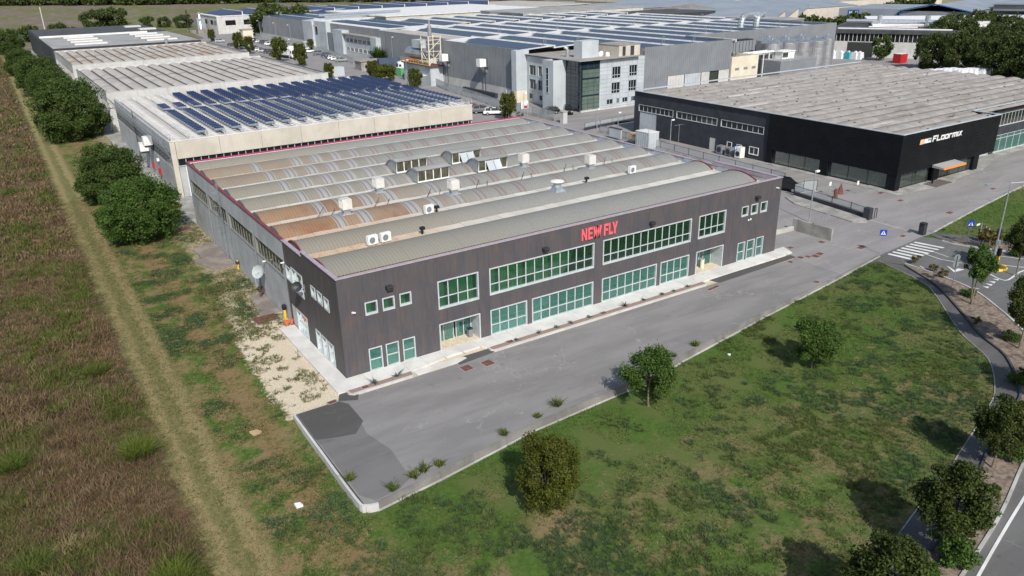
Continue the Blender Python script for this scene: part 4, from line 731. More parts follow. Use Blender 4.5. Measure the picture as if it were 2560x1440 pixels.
# ------------------------------------------------------------------ the two grey ribbed roof buildings and the black one
def ribbed(name, label, x0, x1, y0, y1, z, wallm, roofm, pitch, rustl=False):
    b = thing(name, label, 'building', (x0, y0, 0))
    for i in range(8): a = x0+(x1-x0)*i/8; MB().box(a+.02, y0-.2, 4.6, a+(x1-x0)/8-.02, y0, z).build('fascia_panel', wallm, b)
    MB().box(x0, y0, 0, x1, y0+.2, 4.6).box(x0, y0+.2, 0, x0+.2, y1, 3.9).box(x0, y0+.2, 5.6, x0+.2, y1, z).box(x1-.2, y0+.2, 0, x1, y1, z).box(x0, y1-.2, 0, x1, y1, z).build('wall', wallm, b)
    MB().box(x0+.08, y0+.3, 3.9, x0+.12, y1-.3, 5.6).build('window_band', MT['dg'], b); m = MB()
    for i in range(int((y1-y0)/1.5)): m.box(x0, y0+.4+i*1.5, 3.9, x0+.07, y0+.5+i*1.5, 5.6)
    m.build('window_frame', MT['whiteconc'], b); MB().box(x0-.1, y0-.25, z, x1+.1, y0+.15, z+.08).box(x1-.2, y0+.15, z-.1, x1+.1, y1, z).box(x0-.1, y0+.15, z-.1, x0+.2, y1, z).build('coping', MT['whiteconc'], b)
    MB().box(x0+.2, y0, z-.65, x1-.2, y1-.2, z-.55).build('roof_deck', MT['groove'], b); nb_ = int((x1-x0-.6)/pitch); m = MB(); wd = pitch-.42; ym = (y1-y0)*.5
    for i in range(5):
        a = i/5*wd; c = (i+1)/5*wd; za = .3*math.sin(math.pi*a/wd); zb = .3*math.sin(math.pi*c/wd); m.poly([(a, 0, za), (c, 0, zb), (c, ym-.1, zb), (a, ym-.1, za)])
    me = m.mesh('roof_bay', roofm)
    for k in range(nb_):
        for h_ in (0, 1): inst(me, 'roof_bay', b, (x0+.6+k*(x1-x0-1)/nb_, y0+.2+h_*ym, z-.42+h_*.06))
    return b
MT['orangeroof'] = pm('faded_rust_roof', (.36, .33, .29), (.45, .42, .38), sc=.8, rough=.9, c3=(.33, .24, .17), sc3=.15)
b3 = ribbed('ribbed_roof_building', 'pale concrete building with grey ribbed roof directly behind the solar one', .9, 45.2, 119.8, 169, 7.5, MT['whiteconc'], MT['paleroof'], 2.5)
b4 = ribbed('ribbed_roof_building', 'pale concrete building with ribbed roof next to the black one', .9, 44.6, 177.8, 226, 7.7, MT['whiteconc'], MT['orangeroof'], 2.5)
MB().box(1, 226.3, 7.2, 44.6, 227.4, 7.7).build('rusty_gutter', MT['orange'] if 0 else MT['rust'], b4)
b5 = thing('black_building', 'black walled building with grey membrane roof and white arched rooflights', 'building', (1, 232, 0)); MB().box(.9, 232.3, 0, 44.4, 286, 7.9).build('wall', MT['darkwall'], b5); MB().box(1.2, 232.8, 7.9, 44.1, 286, 7.98).build('roof', MT['greyroof'], b5); MB().box(.8, 286, 0, 44.6, 340, 7.6).build('rear_wall', MT['darkwall'], b5); MB().box(1.2, 287, 7.6, 44.2, 339.6, 8.1).build('rear_roof', MT['darkroof'], b5); MB().box(1.2, 284.8, 7.98, 37, 286.2, 8.5).build('white_upstand', MT['whiteroof'], b5)
for x in (8, 29.3):
    for k in range(4):
        y = 240+k*11.5; m = MB()
        for i in range(5): a = math.pi*i/5; c = math.pi*(i+1)/5; m.poly([(x, y+2-1.3*math.cos(a), 7.98+.5*math.sin(a)), (x+9.5, y+2-1.3*math.cos(a), 7.98+.5*math.sin(a)), (x+9.5, y+2-1.3*math.cos(c), 7.98+.5*math.sin(c)), (x, y+2-1.3*math.cos(c), 7.98+.5*math.sin(c))])
        m.build('rooflight', MT['offwhite'], b5)
for x, y in ((35, 322), (37, 300)): MB().box(x, y, 8.1, x+6, y+5, 8.6).build('rooflight', MT['offwhite'], b5)
MB().ring((33.5, 231.5, 5), (33.5, 231.5, 9), .5, 8).build('flue', MT['galv'], b5)

# ------------------------------------------------------------------ black showroom on the right
fb = thing('showroom_building', 'big black showroom building with lettered front and grey ribbed roof', 'building', (78.4, 6.2, 0)); X0, X1, Y0, Y1 = 78.4, 143.5, 9.9, 57.0
FW = [(47.2, 55.8, 3.95, 5.15), (37.3, 46.4, 3.97, 5.15), (28.0, 36.5, 4.0, 5.15)]
fc_ = [27.0, 28.0, 36.5, 37.3, 37.4, 38.65, 46.4, 47.2, 51.2, 55.5, 55.8, 57.0]; fops = FW+[(37.4, 38.65, 0, 2.0), (51.2, 55.5, 0, 3.85)]
panel_wall(fb, lambda u, w_, z: (X0+w_, u, z), 0, fc_, 0, 7.3, fops, [3.9, 5.3], .25, MT['darkwall'], 'wall_panel', .01)
def FLX(u, w_, z): return (X0+w_, u, z)
for o_ in FW: window(fb, FLX, 0, *o_, 8, None, (), (), 'dg', fr=.06, recess=.12)
for i in range(4): MB().box(X0+.03, 51.25+i*1.07, .02, X0+.1, 52.26+i*1.07, 3.83).build('folding_door_leaf', MT['lightclad'], fb)
MB().box(X0+.04, 37.42, .02, X0+.1, 38.62, 1.98).build('side_door', MT['whiteconc'], fb)
for a, b, c, d in ((33.9, 34.9, .7, 1.9), (31.9, 32.9, .6, 1.8), (28.6, 30.4, .7, 1.9)): window(fb, FLX, -.03, a, b, c, d, 2 if b-a > 1.5 else 1, None, (), (), 'dg', frame='white', fr=.08, recess=.06)
MB().box(X0+.3, Y0+.3, 0, X1, Y1, 6.8).build('core', MT['darkwall'], fb)
m = MB(); m.box(101.8, Y0, 2.75, X1, Y0+.3, 4.05).box(101.8, Y0, 6.1, X1, Y0+.3, 7.35).box(101.8, Y0, 0, 103.0, Y0+.3, 7.35).box(108.6, Y0-.15, 0, 109.8, Y0+.3, 7.35); m.build('front_wall', MT['darkwall'], fb)
for a, b in ((103.0, 108.6), (109.8, 124), (125.5, 142)):
    window(fb, lambda u, w_, z: (u, Y0+w_, z), 0, a, b, 4.1, 6.05, int((b-a)/.95), None, (), (), 'dg', fr=.06, recess=.15); window(fb, lambda u, w_, z: (u, Y0+w_, z), 0, a, b, .05, 2.72, int((b-a)/2), 2.1, (), (), 'gg2', fr=.06, recess=.15)
    MB().box(a+.1, Y0+.5, .1, b-.1, Y0+.55, 2.6).build('blind', MT['curtain'], fb)
# lettered black box in front of the corner
BX0, BX1, BY0, BY1 = 78.15, 101.9, 5.95, 27.0
for i in range(14):
    z = 2.12+i*.375; MB().box(BX0, BY0, z+.008, BX1, BY0+.1, z+.367).build('cladding_board', MT['black'], fb); MB().box(BX0, BY0+.1, z+.008, BX0+.1, BY1, z+.367).build('cladding_board', MT['black'], fb); MB().box(BX1-.1, BY0+.1, z+.008, BX1, Y0, z+.367).build('cladding_board', MT['black'], fb)
MB().box(BX0+.12, BY0+.12, 2.15, BX1-.12, BY0+.3, 7.3).box(BX0+.12, BY0+.3, 2.15, BX0+.3, BY1, 7.3).box(BX0+.1, BY1-.1, 2.15, X0+.3, BY1, 7.3).box(BX0+.3, BY0+.3, 2.15, BX1-.15, Y0+.5, 2.25).build('box_backing', MT['black'], fb)
MB().box(BX0-.05, BY0-.05, 7.37, BX1+.05, BY0+.25, 7.47).box(BX0-.05, BY0+.25, 7.37, BX0+.22, Y1, 7.47).box(BX1-.2, BY0+.25, 7.37, BX1+.05, Y0, 7.47).box(BX1+.05, Y0-.1, 7.37, X1, Y0+.15, 7.47).box(BX0+.22, Y1-.4, 7.37, X1, Y1+.1, 7.5).build('coping', MT['lightclad'], fb)
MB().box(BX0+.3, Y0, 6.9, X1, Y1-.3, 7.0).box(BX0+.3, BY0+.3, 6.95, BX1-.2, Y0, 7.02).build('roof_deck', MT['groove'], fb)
for k in range(18):
    ya = BY0+.35+k*2.78; yb = min(ya+2.66, Y1-.45); x1_ = BX1-.5 if k == 0 else X1-.3; m = MB(); W_ = yb-ya
    if W_ < .5: continue
    nseg = 8; L0 = (x1_-BX0-.3)/nseg
    for s_ in range(nseg):
        xa = BX0+.28+s_*L0
        dz = random.uniform(0, .02)
        for i in range(5):
            a = i/5*W_; c = (i+1)/5*W_; za = .28*math.sin(math.pi*a/W_)+dz; zb = .28*math.sin(math.pi*c/W_)+dz; m.poly([(xa, ya+a, 7.04+za), (xa+L0-.02, ya+a, 7.04+za), (xa+L0-.02, ya+c, 7.04+zb), (xa, ya+c, 7.04+zb)], 0 if random.random() > .07 else random.choice((1, 2)))
    m.build('roof_bay', [MT['oldroof'], MT['padc'], MT['paleroof']], fb)
m = MB()
for i in range(240):
    x = random.uniform(80, 142); k = random.randrange(17); y = BY0+.35+k*2.78+random.uniform(.4, 2.2); m.box(x, y, 7.2, x+.35, y+.14, 7.36)
m.build('roof_fixings', MT['groove'], fb, kind='stuff')
# shop glazing at ground level
for a, b in ((79.3, 86.4), (88.6, 97.0)): window(fb, lambda u, w_, z: (u, BY0+.55+w_, z), 0, a, b, .08, 2.1, max(2, int((b-a)/2.4)), None, (), (), 'clearg', frame='darksteel', fr=.04, recess=.05)
for a, b in ((7.4, 16.3), (17.6, 26.0)): window(fb, lambda u, w_, z: (BX0+.5+w_, u, z), 0, a, b, .08, 2.1, 3, None, (), (), 'clearg', frame='darksteel', fr=.04, recess=.05)
for q_ in ((78.25, 6.05, 0, 79.3, 7.4, 2.14), (86.9, 6.1, 0, 88.4, 6.9, 2.14), (97.0, 6.05, 0, 98.3, 7.2, 2.14), (78.2, 16.3, 0, 78.6, 17.6, 2.14), (78.2, 26.0, 0, 78.6, 27.0, 2.14)): MB().box(*q_).build('pier', MT['black'], fb)
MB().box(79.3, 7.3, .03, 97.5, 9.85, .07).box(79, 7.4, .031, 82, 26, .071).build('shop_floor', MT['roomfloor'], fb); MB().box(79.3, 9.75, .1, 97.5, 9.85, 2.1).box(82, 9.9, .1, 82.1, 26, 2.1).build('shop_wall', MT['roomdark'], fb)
for x, y, w_, d_, h_, mt_ in ((80.2, 7.6, .5, .8, 1.7, 'white'), (82.2, 7.7, 1.2, .3, 1.9, 'green'), (84.1, 7.9, .4, .4, 1.4, 'white'), (89.8, 8.0, .8, .8, .9, 'white'), (92.2, 7.4, .3, .2, 2.0, 'white'), (94.5, 8.0, 1.4, .6, 1.1, 'lightclad'), (79.6, 9.5, .3, 1.0, 1.9, 'white'), (79.6, 11.8, .3, .8, 1.8, 'white'), (80.2, 19.5, 1.0, 1.6, .9, 'white'), (80, 24.2, .8, 1.2, 1.1, 'lightclad'), (80.2, 14, 1, 2, .5, 'whiteconc')): MB().box(x, y, .08, x+w_, y+d_, h_).build('display', MT[mt_], fb)
cn = MB().hexa([(86.1, 4.3, 2.05), (91.5, 4.3, 2.05), (91.5, 5.9, 2.1), (86.1, 5.9, 2.1), (86.1, 4.3, 2.25), (91.5, 4.3, 2.25), (91.5, 5.9, 2.45), (86.1, 5.9, 2.45)]).build('canopy', MT['greyroof'], fb); MB().box(86.1, 4.24, 2.02, 91.5, 4.3, 2.28).build('fascia', MT['orange'], cn); MB().box(85.6, 5.2, .06, 85.75, 5.35, 2.1).build('post', MT['black'], cn)
MB().box(84.5, 4.0, .06, 88.5, 5.9, .1).build('door_mat', MT['groove'], fb)
o = MB().prism([(76.9, 4.9), (85, 4.1), (88.6, 3.9), (91, 4.9), (99, 5.5), (108, 8.3), (143, 9.4), (143, 9.85), (78.2, 9.85), (78.35, 30), (77.5, 30)], -.1, .05).build('pavement', MT['dirtyconc']); o['kind'] = 'structure'
# showroom sign
lg = thing('showroom_sign', 'white squared lettering with small orange and white emblem on the black front', 'sign', (82, 5.9, 5.6))
MB().hexa([(82.1, BY0-.06, 5.66), (83.0, BY0-.06, 5.68), (83.0, BY0-.02, 5.68), (82.1, BY0-.02, 5.66), (82.2, BY0-.06, 6.3), (83.0, BY0-.06, 6.33), (83.0, BY0-.02, 6.33), (82.2, BY0-.02, 6.3)]).build('emblem_left', MT['peach'], lg)
MB().box(83.05, BY0-.08, 5.72, 84.6, BY0-.02, 6.28).build('emblem_right', MT['white'], lg); MB().box(83.8, BY0-.1, 6.0, 84.6, BY0-.081, 6.22).build('emblem_wave', MT['teal'], lg); MB().box(82.9, BY0-.09, 6.29, 84.5, BY0-.03, 6.36).build('emblem_bar', MT['red'], lg)
t_ = .2
def bar(a, b, c, d): return [(a, b), (c, b), (c, d), (a, d)]
FO = dict(F=[bar(0, 0, t_, 1), bar(t_, .8, 1, 1), bar(t_, .42, .8, .6)], L=[bar(0, 0, t_, 1), bar(t_, 0, 1, .2)], O=[bar(0, 0, t_, .8), bar(.8, 0, 1, .8), bar(t_, 0, .8, .18), bar(t_, .62, .8, .8)], R=[bar(0, 0, t_, .8), bar(t_, .62, .85, .8)], M=[bar(0, 0, t_, .8), bar(.55, 0, .75, .8), bar(1.1, 0, 1.3, .8), bar(t_, .62, .55, .8), bar(.75, .62, 1.1, .8)], I=[bar(0, 0, t_, .8)], X=[[(0, 0), (.24, 0), (1, .8), (.76, .8)], [(0, .8), (.24, .8), (.5, .53), (.38, .4)], [(.62, .4), (.5, .27), (.76, 0), (1, 0)]])
letters(lg, [('F', FO['F'], 0, .8), ('L', FO['L'], 1.2, .8), ('O', FO['O'], 2.4, .8), ('O', FO['O'], 3.6, .8), ('R', FO['R'], 4.8, .8), ('M', FO['M'], 5.85, .8), ('I', FO['I'], 7.35, .8), ('X', FO['X'], 7.75, .8)], lambda u, w_, z: (u, BY0+w_, z), -.1, -.02, MT['white'], 84.95, 5.7, .78, .8, .12)
# ------------------------------------------------------------------ grey factory with sawtooth solar roofs
fa = thing('factory_building', 'huge grey clad factory with many parallel rows of dark solar panels on its roof', 'factory', (82, 79.5, 0))
FA = []   # panel quads for the whole roof
def saw_block(x0, y0, y1, z, nt_, x_end=None, diag=8.5, near=lambda k: 1.0, pitch=9.62, par=fa, yfar=None):
    m = MB(); cap = MB()
    for k in range(nt_):
        a = x0+k*pitch; b = a+pitch
        ya = y0(k) if callable(y0) else y0
        m.poly([(a, ya, z-.15), (b-.25, ya, z+.3), (b-.25, y1, z+.3), (a, y1, z-.15)]); cap.box(b-.3, ya, z-.15, b-.02, y1, z+.52)
        m.poly([(b-.02, ya, z-.15), (b, ya, z-.15), (b, y1, z-.15), (b-.02, y1, z-.15)])
        PAs = 1.02; px_ = 1.62; n_ = int((pitch-1.0)/px_)
        ys = ya+near(k)
        for i in range(n_):
            xa = a+.5+i*px_; xb = xa+px_-.06; zf = lambda x: z-.15+.45*(x-a)/(pitch-.25)+.08
            yl = y1-1.0-diag*(1-(xa-a)/pitch); q = ys
            while q+1.9 < yl: FA.append(((xa, q, zf(xa)), (xb, q, zf(xb)), (xb, q+1.94, zf(xb)), (xa, q+1.94, zf(xa)))); q += 2.0
    m.build('roof_slope', MT['whiteroof'], par); cap.build('roof_ridge', MT['whiteroof'], par)
    for k in range(nt_-1):
        m = MB(); b = x0+(k+1)*pitch; ya = (y0(k) if callable(y0) else y0)+4
        for dx in (0, .6): m.ring((b-.4+dx, ya, z+.2), (b-.4+dx, ya, z+2.0), .05, 4)
        m.ring((b-.4, ya, z+2), (b+.2, ya, z+2), .04, 4).ring((b-.4, ya, z+1.3), (b+.2, ya, z+1.3), .03, 4)
        m.build('ladder_hoop', MT['galv'], par)
saw_block(81.8, lambda k: 98.7 if k < 2 else (80.2 if k < 5 else 95.2), 135.5, 11.15, 11, near=lambda k: 2 if k < 5 else 1.5)
saw_block(101.8, 151, 201, 9.7, 10, diag=9, pitch=10.5); saw_block(120, 203, 250, 9.8, 8, diag=9, pitch=10.5)
# cladding as vertical sheets between joints
def sheetwall(par, f, u0, u1, z0, z1, w_=6.0, mat='greyclad', name='wall_sheet', th=.2, ribs=True):
    n = max(1, round((u1-u0)/w_)); W = (u1-u0)/n
    for i in range(n):
        m = MB(); mbox(m, f, u0+i*W+.01, u0+(i+1)*W-.01, 0, th, z0, z1)
        if ribs:
            for k in range(int(W/.6)): mbox(m, f, u0+i*W+.1+k*.6, u0+i*W+.22+k*.6, -.04, 0, z0, z1-.05)
        m.build(name, MT[mat], par)
WX = lambda c: (lambda u, w_, z: (c+w_, u, z))
WY = lambda c: (lambda u, w_, z: (u, c+w_, z))
sheetwall(fa, WX(81.8), 100.2, 135.5, 2.45, 11.25); MB().box(81.75, 100.2, 0, 82, 135.5, 2.44).build('plinth_wall', MT['whiteconc'], fa)
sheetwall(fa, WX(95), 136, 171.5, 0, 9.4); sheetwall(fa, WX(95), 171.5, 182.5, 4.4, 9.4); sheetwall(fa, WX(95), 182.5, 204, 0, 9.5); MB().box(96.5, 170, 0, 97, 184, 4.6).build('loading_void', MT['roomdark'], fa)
sheetwall(fa, WY(135.4), 82, 95, 3, 11.2, 4); MB().box(95.2, 135.6, 9.3, 101.8, 204, 9.5).box(101.8, 135.6, 9.2, 205, 151, 9.45).build('low_roof', MT['paleroof'], fa)
sheetwall(fa, WX(95.8), 204, 262, 3, 9.8); sheetwall(fa, WX(95), 273, 345, 2.0, 9.8); MB().box(94.9, 273, 0, 95.2, 345, 1.99).build('plinth_wall', MT['whiteconc'], fa)
sheetwall(fa, WY(79.6), 101, 127.8, 5.2, 11.75); sheetwall(fa, WY(79.6), 101, 108, 0, 5.2, 4)
sheetwall(fa, WY(94.6), 128, 186.8, 4.0, 11.8, 7); sheetwall(fa, WX(127.9), 79.8, 94.6, 0, 11.75); sheetwall(fa, WX(186.9), 94.7, 136, 0, 11.8)
MB().box(101, 80.1, 0, 101.2, 100, 11.5).box(128, 94.9, 0, 186.8, 95.1, 4).build('inner_wall', MT['greyclad'], fa)
for i, (a, b, mt_) in enumerate(((108.2, 113.2, 'whiteconc'), (113.4, 118.4, 'lightclad'), (118.6, 121.2, 'curtain' if 0 else 'whiteconc'), (124.2, 127.6, 'whiteconc'))):
    m = MB()
    for k in range(6): m.box(a+(b-a)*k/6, 79.65, .0, a+(b-a)*(k+1)/6-.04, 79.72, 5.15)
    m.build('loading_door', MT[mt_], fa)
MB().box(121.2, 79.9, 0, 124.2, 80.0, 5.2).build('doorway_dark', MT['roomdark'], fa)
MB().box(128, 79.4, 0, 137, 80, 7.75).box(136.6, 80, 0, 137, 92, 7.7).build('annex_wall', MT['cream'], fa); MB().box(128, 80, 6.9, 136.6, 94, 7.0).build('annex_roof', MT['greyroof'], fa)
for x in (129.3, 132.2, 135.0): MB().box(x, 79.34, 4.7, x+1.3, 79.4, 5.25).build('vent_grille', MT['greyclad'], fa)
MB().box(96.2, 205, 9.2, 120, 250, 9.5).build('core', MT['greyclad'], fa)
MB().box(96.0, 204.5, 9.5, 119.8, 272, 9.62).box(95.3, 273, 9.3, 138, 345, 9.6).build('flat_roof', MT['whiteroof'], fa)
for (a, b, c, d) in ((96, 283, 103, 325), (96, 329, 101, 343), (106, 287, 114, 340), (117, 290, 125, 335), (101, 208, 108, 262), (111, 212, 118, 258)):
    x = a
    while x+1.6 <= c:
        y = b
        while y+1.9 <= d: FA.append(((x, y, 9.75), (x+1.56, y, 10.0), (x+1.56, y+1.9, 10.0), (x, y+1.9, 9.75))); y += 2.0
        x += 1.65
for q_ in (((104, 276, 10.6), (134, 280, 10.6), .5), ((103, 280, 11.2), (142, 284, 11.2), .5), ((127, 276, 9.7), (127, 276, 11.0), .5), ((102, 335, 10.2), (140, 340, 10.4), .6)): MB().ring(q_[0], q_[1], q_[2], 8).build('duct', MT['galv'], fa)
FA.sort(key=lambda q: (q[0][0]+17)**2+(q[0][1]+50)**2); cnt = 0; rest = MB(); gridp = {}
pq = MB().hexa([(0, 0, -.05), (1.56, 0, .026), (1.56, 1.94, .026), (0, 1.94, -.05), (0, 0, 0), (1.56, 0, .076), (1.56, 1.94, .076), (0, 1.94, 0)]).mesh('solar_panel', MT['pv'])
for i, q in enumerate(FA):
    if i < 300: inst(pq, 'solar_panel', fa, q[0])
    else: rest.poly(q)
rest.build('solar_panels', MT['pv'], fa, kind='stuff')
# twin ducts with bends on the roof
m = MB()
for x in (150, 156):
    pr = None
    for k in range(9): a = math.pi*k/8*.5; p = (x+(3*(1-math.cos(a))), 97+k*.1, 12.2+3.2*math.sin(a)); m.ring(pr, p, .8, 8) if pr else None; pr = p
m.ring((153, 97.8, 15.4), (160, 98.2, 15.2), .8, 8).build('exhaust_duct', MT['galv'], fa)
# wall coolers on the grey wall
for y, z, l in ((113.2, 6.6, 'white box cooler on a bracket in the middle of the grey factory wall'), (131.6, 6.4, 'white box cooler on the grey factory wall beside the yellow steel frame')):
    t = thing('factory_cooler', l, 'cooler', (81.8, y, z)); MB().box(79.6, y-.85, z, 81.3, y+.85, z+1.7).build('cabinet', MT['white'], t)
    MB().hexa([(81.2, y-.5, z-1.4), (81.8, y-.5, z-1.4), (81.8, y+.5, z-1.4), (81.2, y+.5, z-1.4), (80.2, y-.7, z), (81.7, y-.7, z), (81.7, y+.7, z), (80.2, y+.7, z)]).build('duct', MT['galv'], t); MB().ring((80.9, y-1, 0), (80.9, y-1, z-.2), .1, 6).box(80.8, y-1.1, z-.3, 81.8, y+.8, z-.15).build('bracket', MT['darksteel'], t)
t = thing('steel_gutter_beam', 'long dark grey beam lying on blocks along the grey factory wall', 'beam', (79, 112, 0)); MB().box(79.6, 106, .2, 80.4, 121, 1.2).box(79.6, 107, 0, 80.4, 107.4, .2).box(79.6, 119, 0, 80.4, 119.4, .2).build('beam', MT['darkwall'], t)
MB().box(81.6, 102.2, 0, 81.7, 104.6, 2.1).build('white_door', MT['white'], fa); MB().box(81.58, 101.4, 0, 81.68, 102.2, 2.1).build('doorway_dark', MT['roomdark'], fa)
# ------------------------------------------------------------------ office block with the glass corner
of = thing('office_building', 'silver panelled office block with a dark green glass corner tower', 'office building', (83.6, 79.5, 0)); OX, OY = 83.6, 79.5
MB().box(OX+.4, OY+.4, 0, 100.9, 99.5, 10.1).build('core', MT['lightclad'], of); MB().box(OX, OY, 10.1, 100.9, 99.5, 10.2).build('roof', MT['oldroof'], of)
# glass corner: right face x 83.6..88.7, left face y 79.5..84.3
glm = []
def curtain(f, u0, u1, n, zs):
    W = (u1-u0)/n
    for i in range(n):
        for k, (a, b) in enumerate(zip(zs, zs[1:])):
            spd = (b-a) < .6 or k == len(zs)-2; m = MB(); mbox(m, f, u0+i*W+.04, u0+(i+1)*W-.04, .02, .1, a+.03, b-.03); m.build('glass_panel', MT['officeglass2' if spd else glk], of)
    m = MB()
    for i in range(n+1): mbox(m, f, u0+i*W-.04, u0+i*W+.04, 0, .15, 0, 10.1)
    for z in zs: mbox(m, f, u0, u1, .005, .14, z-.035, z+.035)
    m.build('mullions', MT['darkwall'], of)
zs = [0, .75, 1.55, 2.35, 3.05, 3.35, 4.15, 4.95, 5.75, 6.45, 6.8, 7.6, 8.4, 9.0, 10.1]
glk = 'officeglass'; curtain(WY(OY), OX+.6, OX+5.1, 3, zs); glk = 'officeglass2'; curtain(WX(OX), OY+.02, OY+4.8, 3, zs); curtain(WY(OY), OX, OX+.6, 1, zs)
# right metal face with windows
ow = [(90.6, 92.3, 5.6, 8.3), (94.8, 96.6, 5.6, 8.3), (90.5, 92.2, 2.3, 4.8), (94.7, 96.4, 2.3, 4.8), (89.2, 90.9, .5, 1.7), (91.9, 92.7, .5, 1.7), (93.8, 95.3, .5, 1.7), (96.2, 97.0, .5, 1.7)]
ow = [(92.0, 94.4, 6.0, 8.5), (96.7, 99.0, 6.1, 8.5), (91.9, 94.3, 2.9, 5.3), (96.6, 98.9, 3.0, 5.4), (90.7, 92.5, .75, 1.95), (93.4, 94.2, .75, 1.95), (95.0, 96.6, .8, 1.95), (97.5, 98.8, .8, 1.95)]
su = sorted({v for o_ in ow for v in o_[:2]} | {OX+5.12, 101.0}); panel_wall(of, WY(OY), 0, su, .3, 10.1, ow, [.75, 1.95, 2.9, 3.6, 4.4, 5.35, 6.1, 7.0, 7.8, 8.5, 9.3], .3, MT['lightclad'], 'metal_panel', .03)
for o_ in ow: window(of, WY(OY), 0, *o_, 3 if o_[3] > 3 else 2, None, (), (), 'dg', frame='alu', fr=.08, recess=.15, rows=[o_[2]+.75] if o_[3] > 3 else None)
MB().box(OX, OY-.5, 0, 101, OY-.005, .28).build('plinth', MT['whiteconc'], of)
# left face: fin, panel, recess, fin
MB().box(80.4, 84.4, 0, OX+.4, 84.8, 10.15).build('fin', MT['lightclad'], of); MB().box(80.4, 84.8, 0, 80.8, 88.2, 10.1).box(80.8, 87.9, 0, OX, 88.2, 10.1).build('fin_panel', MT['lightclad'], of)
lw_ = [(89.5, 91.0, 5.9, 8.2), (92.3, 93.8, 5.9, 8.2), (94.6, 97.2, 5.9, 8.2), (89.5, 91.0, 2.9, 5.2), (92.3, 93.8, 2.9, 5.2), (94.6, 97.2, 2.9, 5.2), (88.4, 90.4, .8, 2.0), (91.4, 93.4, .8, 2.0), (95.8, 97.2, .8, 2.0)]
sv = sorted({v for o_ in lw_ for v in o_[:2]} | {88.25, 98.2}); panel_wall(of, WX(83.2), 0, sv, 0, 10.0, lw_, [2.5, 5.5, 8.6], .3, MT['lightclad'], 'metal_panel', .03)
for o_ in lw_: window(of, WX(83.2), 0, *o_, 2, None, (), (), 'dg', frame='alu', fr=.08, recess=.18)
MB().box(80.4, 98.2, 2.6, 83.8, 98.6, 11.2).box(80.4, 98.6, 2.6, 81.8, 100.1, 11.2).build('end_fin', MT['lightclad'], of); MB().box(80.4, 98.2, 0, 83.8, 98.59, 2.59).box(80.4, 98.6, 0, 81.8, 100.1, 2.59).build('end_fin_base', MT['cream'], of)
window(of, WX(80.38), 0, 86.0, 87.0, 3.5, 8.6, 1, None, (), (), 'dg', frame='lightclad', fr=.05, recess=.03, rows=[4.8, 6.2, 7.4])
m = MB(); m.box(OX-.9, OY-.9, 10.22, 99, OY+.3, 10.36).box(OX-.9, OY+.3, 10.22, OX+.3, 98.2, 10.36).build('eaves', MT['greyroof'], of)
m = MB()
for i in range(18): m.box(OX-.8+i*.9, OY-.95, 10.18, OX-.7+i*.9, OY-.1, 10.24)
m.build('eaves_brackets', MT['darkwall'], of)
MB().box(87.2, 83.6, 10.2, 91.6, 86.4, 13.6).build('stair_tower', MT['lightclad'], of); MB().box(95, 81, 10.2, 100.9, 88, 12.4).build('plant_room', MT['beige'], of); MB().box(94.9, 80.9, 12.4, 101, 88.1, 12.5).build('plant_roof', MT['oldroof'], of)
MB().box(96, 80.93, 10.3, 96.8, 80.99, 12.2).box(98.2, 80.93, 10.3, 99.2, 80.99, 12.2).build('plant_door', MT['darkwall'], of)
for x, y in ((92.8, 84.5), (93.9, 83.4), (92.6, 86.5), (94.3, 86)): MB().lathe(x, y, [(.5, 10.2), (.5, 10.7), (.4, 10.95), (.1, 11.05)], 10).build('roof_fan', MT['white'], of)
MB().ring((86.9, 88.2, 10.2), (86.9, 88.2, 11.8), .4, 8).ring((86.9, 88.2, 11.8), (86.4, 88.6, 12.3), .4, 8).build('flue', MT['galv'], of)
# ------------------------------------------------------------------ second office wing (white tower and window block)
o2 = thing('office_wing', 'white panelled stair tower and two storey window wing in front of the factory', 'office building', (82, 196, 0))
MB().box(93, 231, 0, 95.8, 240, 8.2).build('white_tower', MT['lightclad'], o2); MB().box(94.2, 240.1, 0, 95.8, 249, 6.6).build('grey_block', MT['greyclad'], o2); MB().box(93.2, 202, 0, 95.7, 206.5, 7.2).build('end_pier', MT['lightclad'], o2)
MB().box(94, 206.5, 0, 95.7, 230.9, 7.0).build('wing_wall', MT['lightclad'], o2); MB().box(93, 206.6, 7.05, 95.9, 230.8, 7.25).build('wing_roof', MT['oldroof'], o2)
for z0_, z1_ in ((1.3, 2.7), (4.3, 5.8)):
    for i in range(6): window(o2, WX(94), -.02, 208+i*3.8, 211+i*3.8, z0_, z1_, 3, None, (), (), 'dg', frame='white', fr=.06, recess=.03)
o3 = thing('logo_tower', 'tall white corner tower with a small red oval logo on the far factory', 'tower', (94, 262, 0)); MB().box(93.2, 262, 2.9, 95.8, 272.9, 10.1).build('wall', MT['lightclad'], o3); MB().box(93.2, 262, 0, 95.8, 272.9, 2.85).build('base', MT['whiteconc'], o3)
MB().box(94.0, 249.1, 0, 95.8, 261.9, 10.2).build('stair_block', MT['lightclad'], o3); MB().box(93.95, 258.5, 5.2, 94, 261, 8.2).build('window', MT['dg'], o3)
m = MB(); m.v = [(94.6+.9*math.cos(a*math.pi/8), 261.95, 8.4+.45*math.sin(a*math.pi/8)) for a in range(16)]; m.f = [tuple(range(16))]; m.m = [0]; m.build('oval_logo', MT['red'], o3); MB().box(94.0, 261.9, 8.3, 95.2, 261.94, 8.5).build('logo_letters', MT['white'], o3)
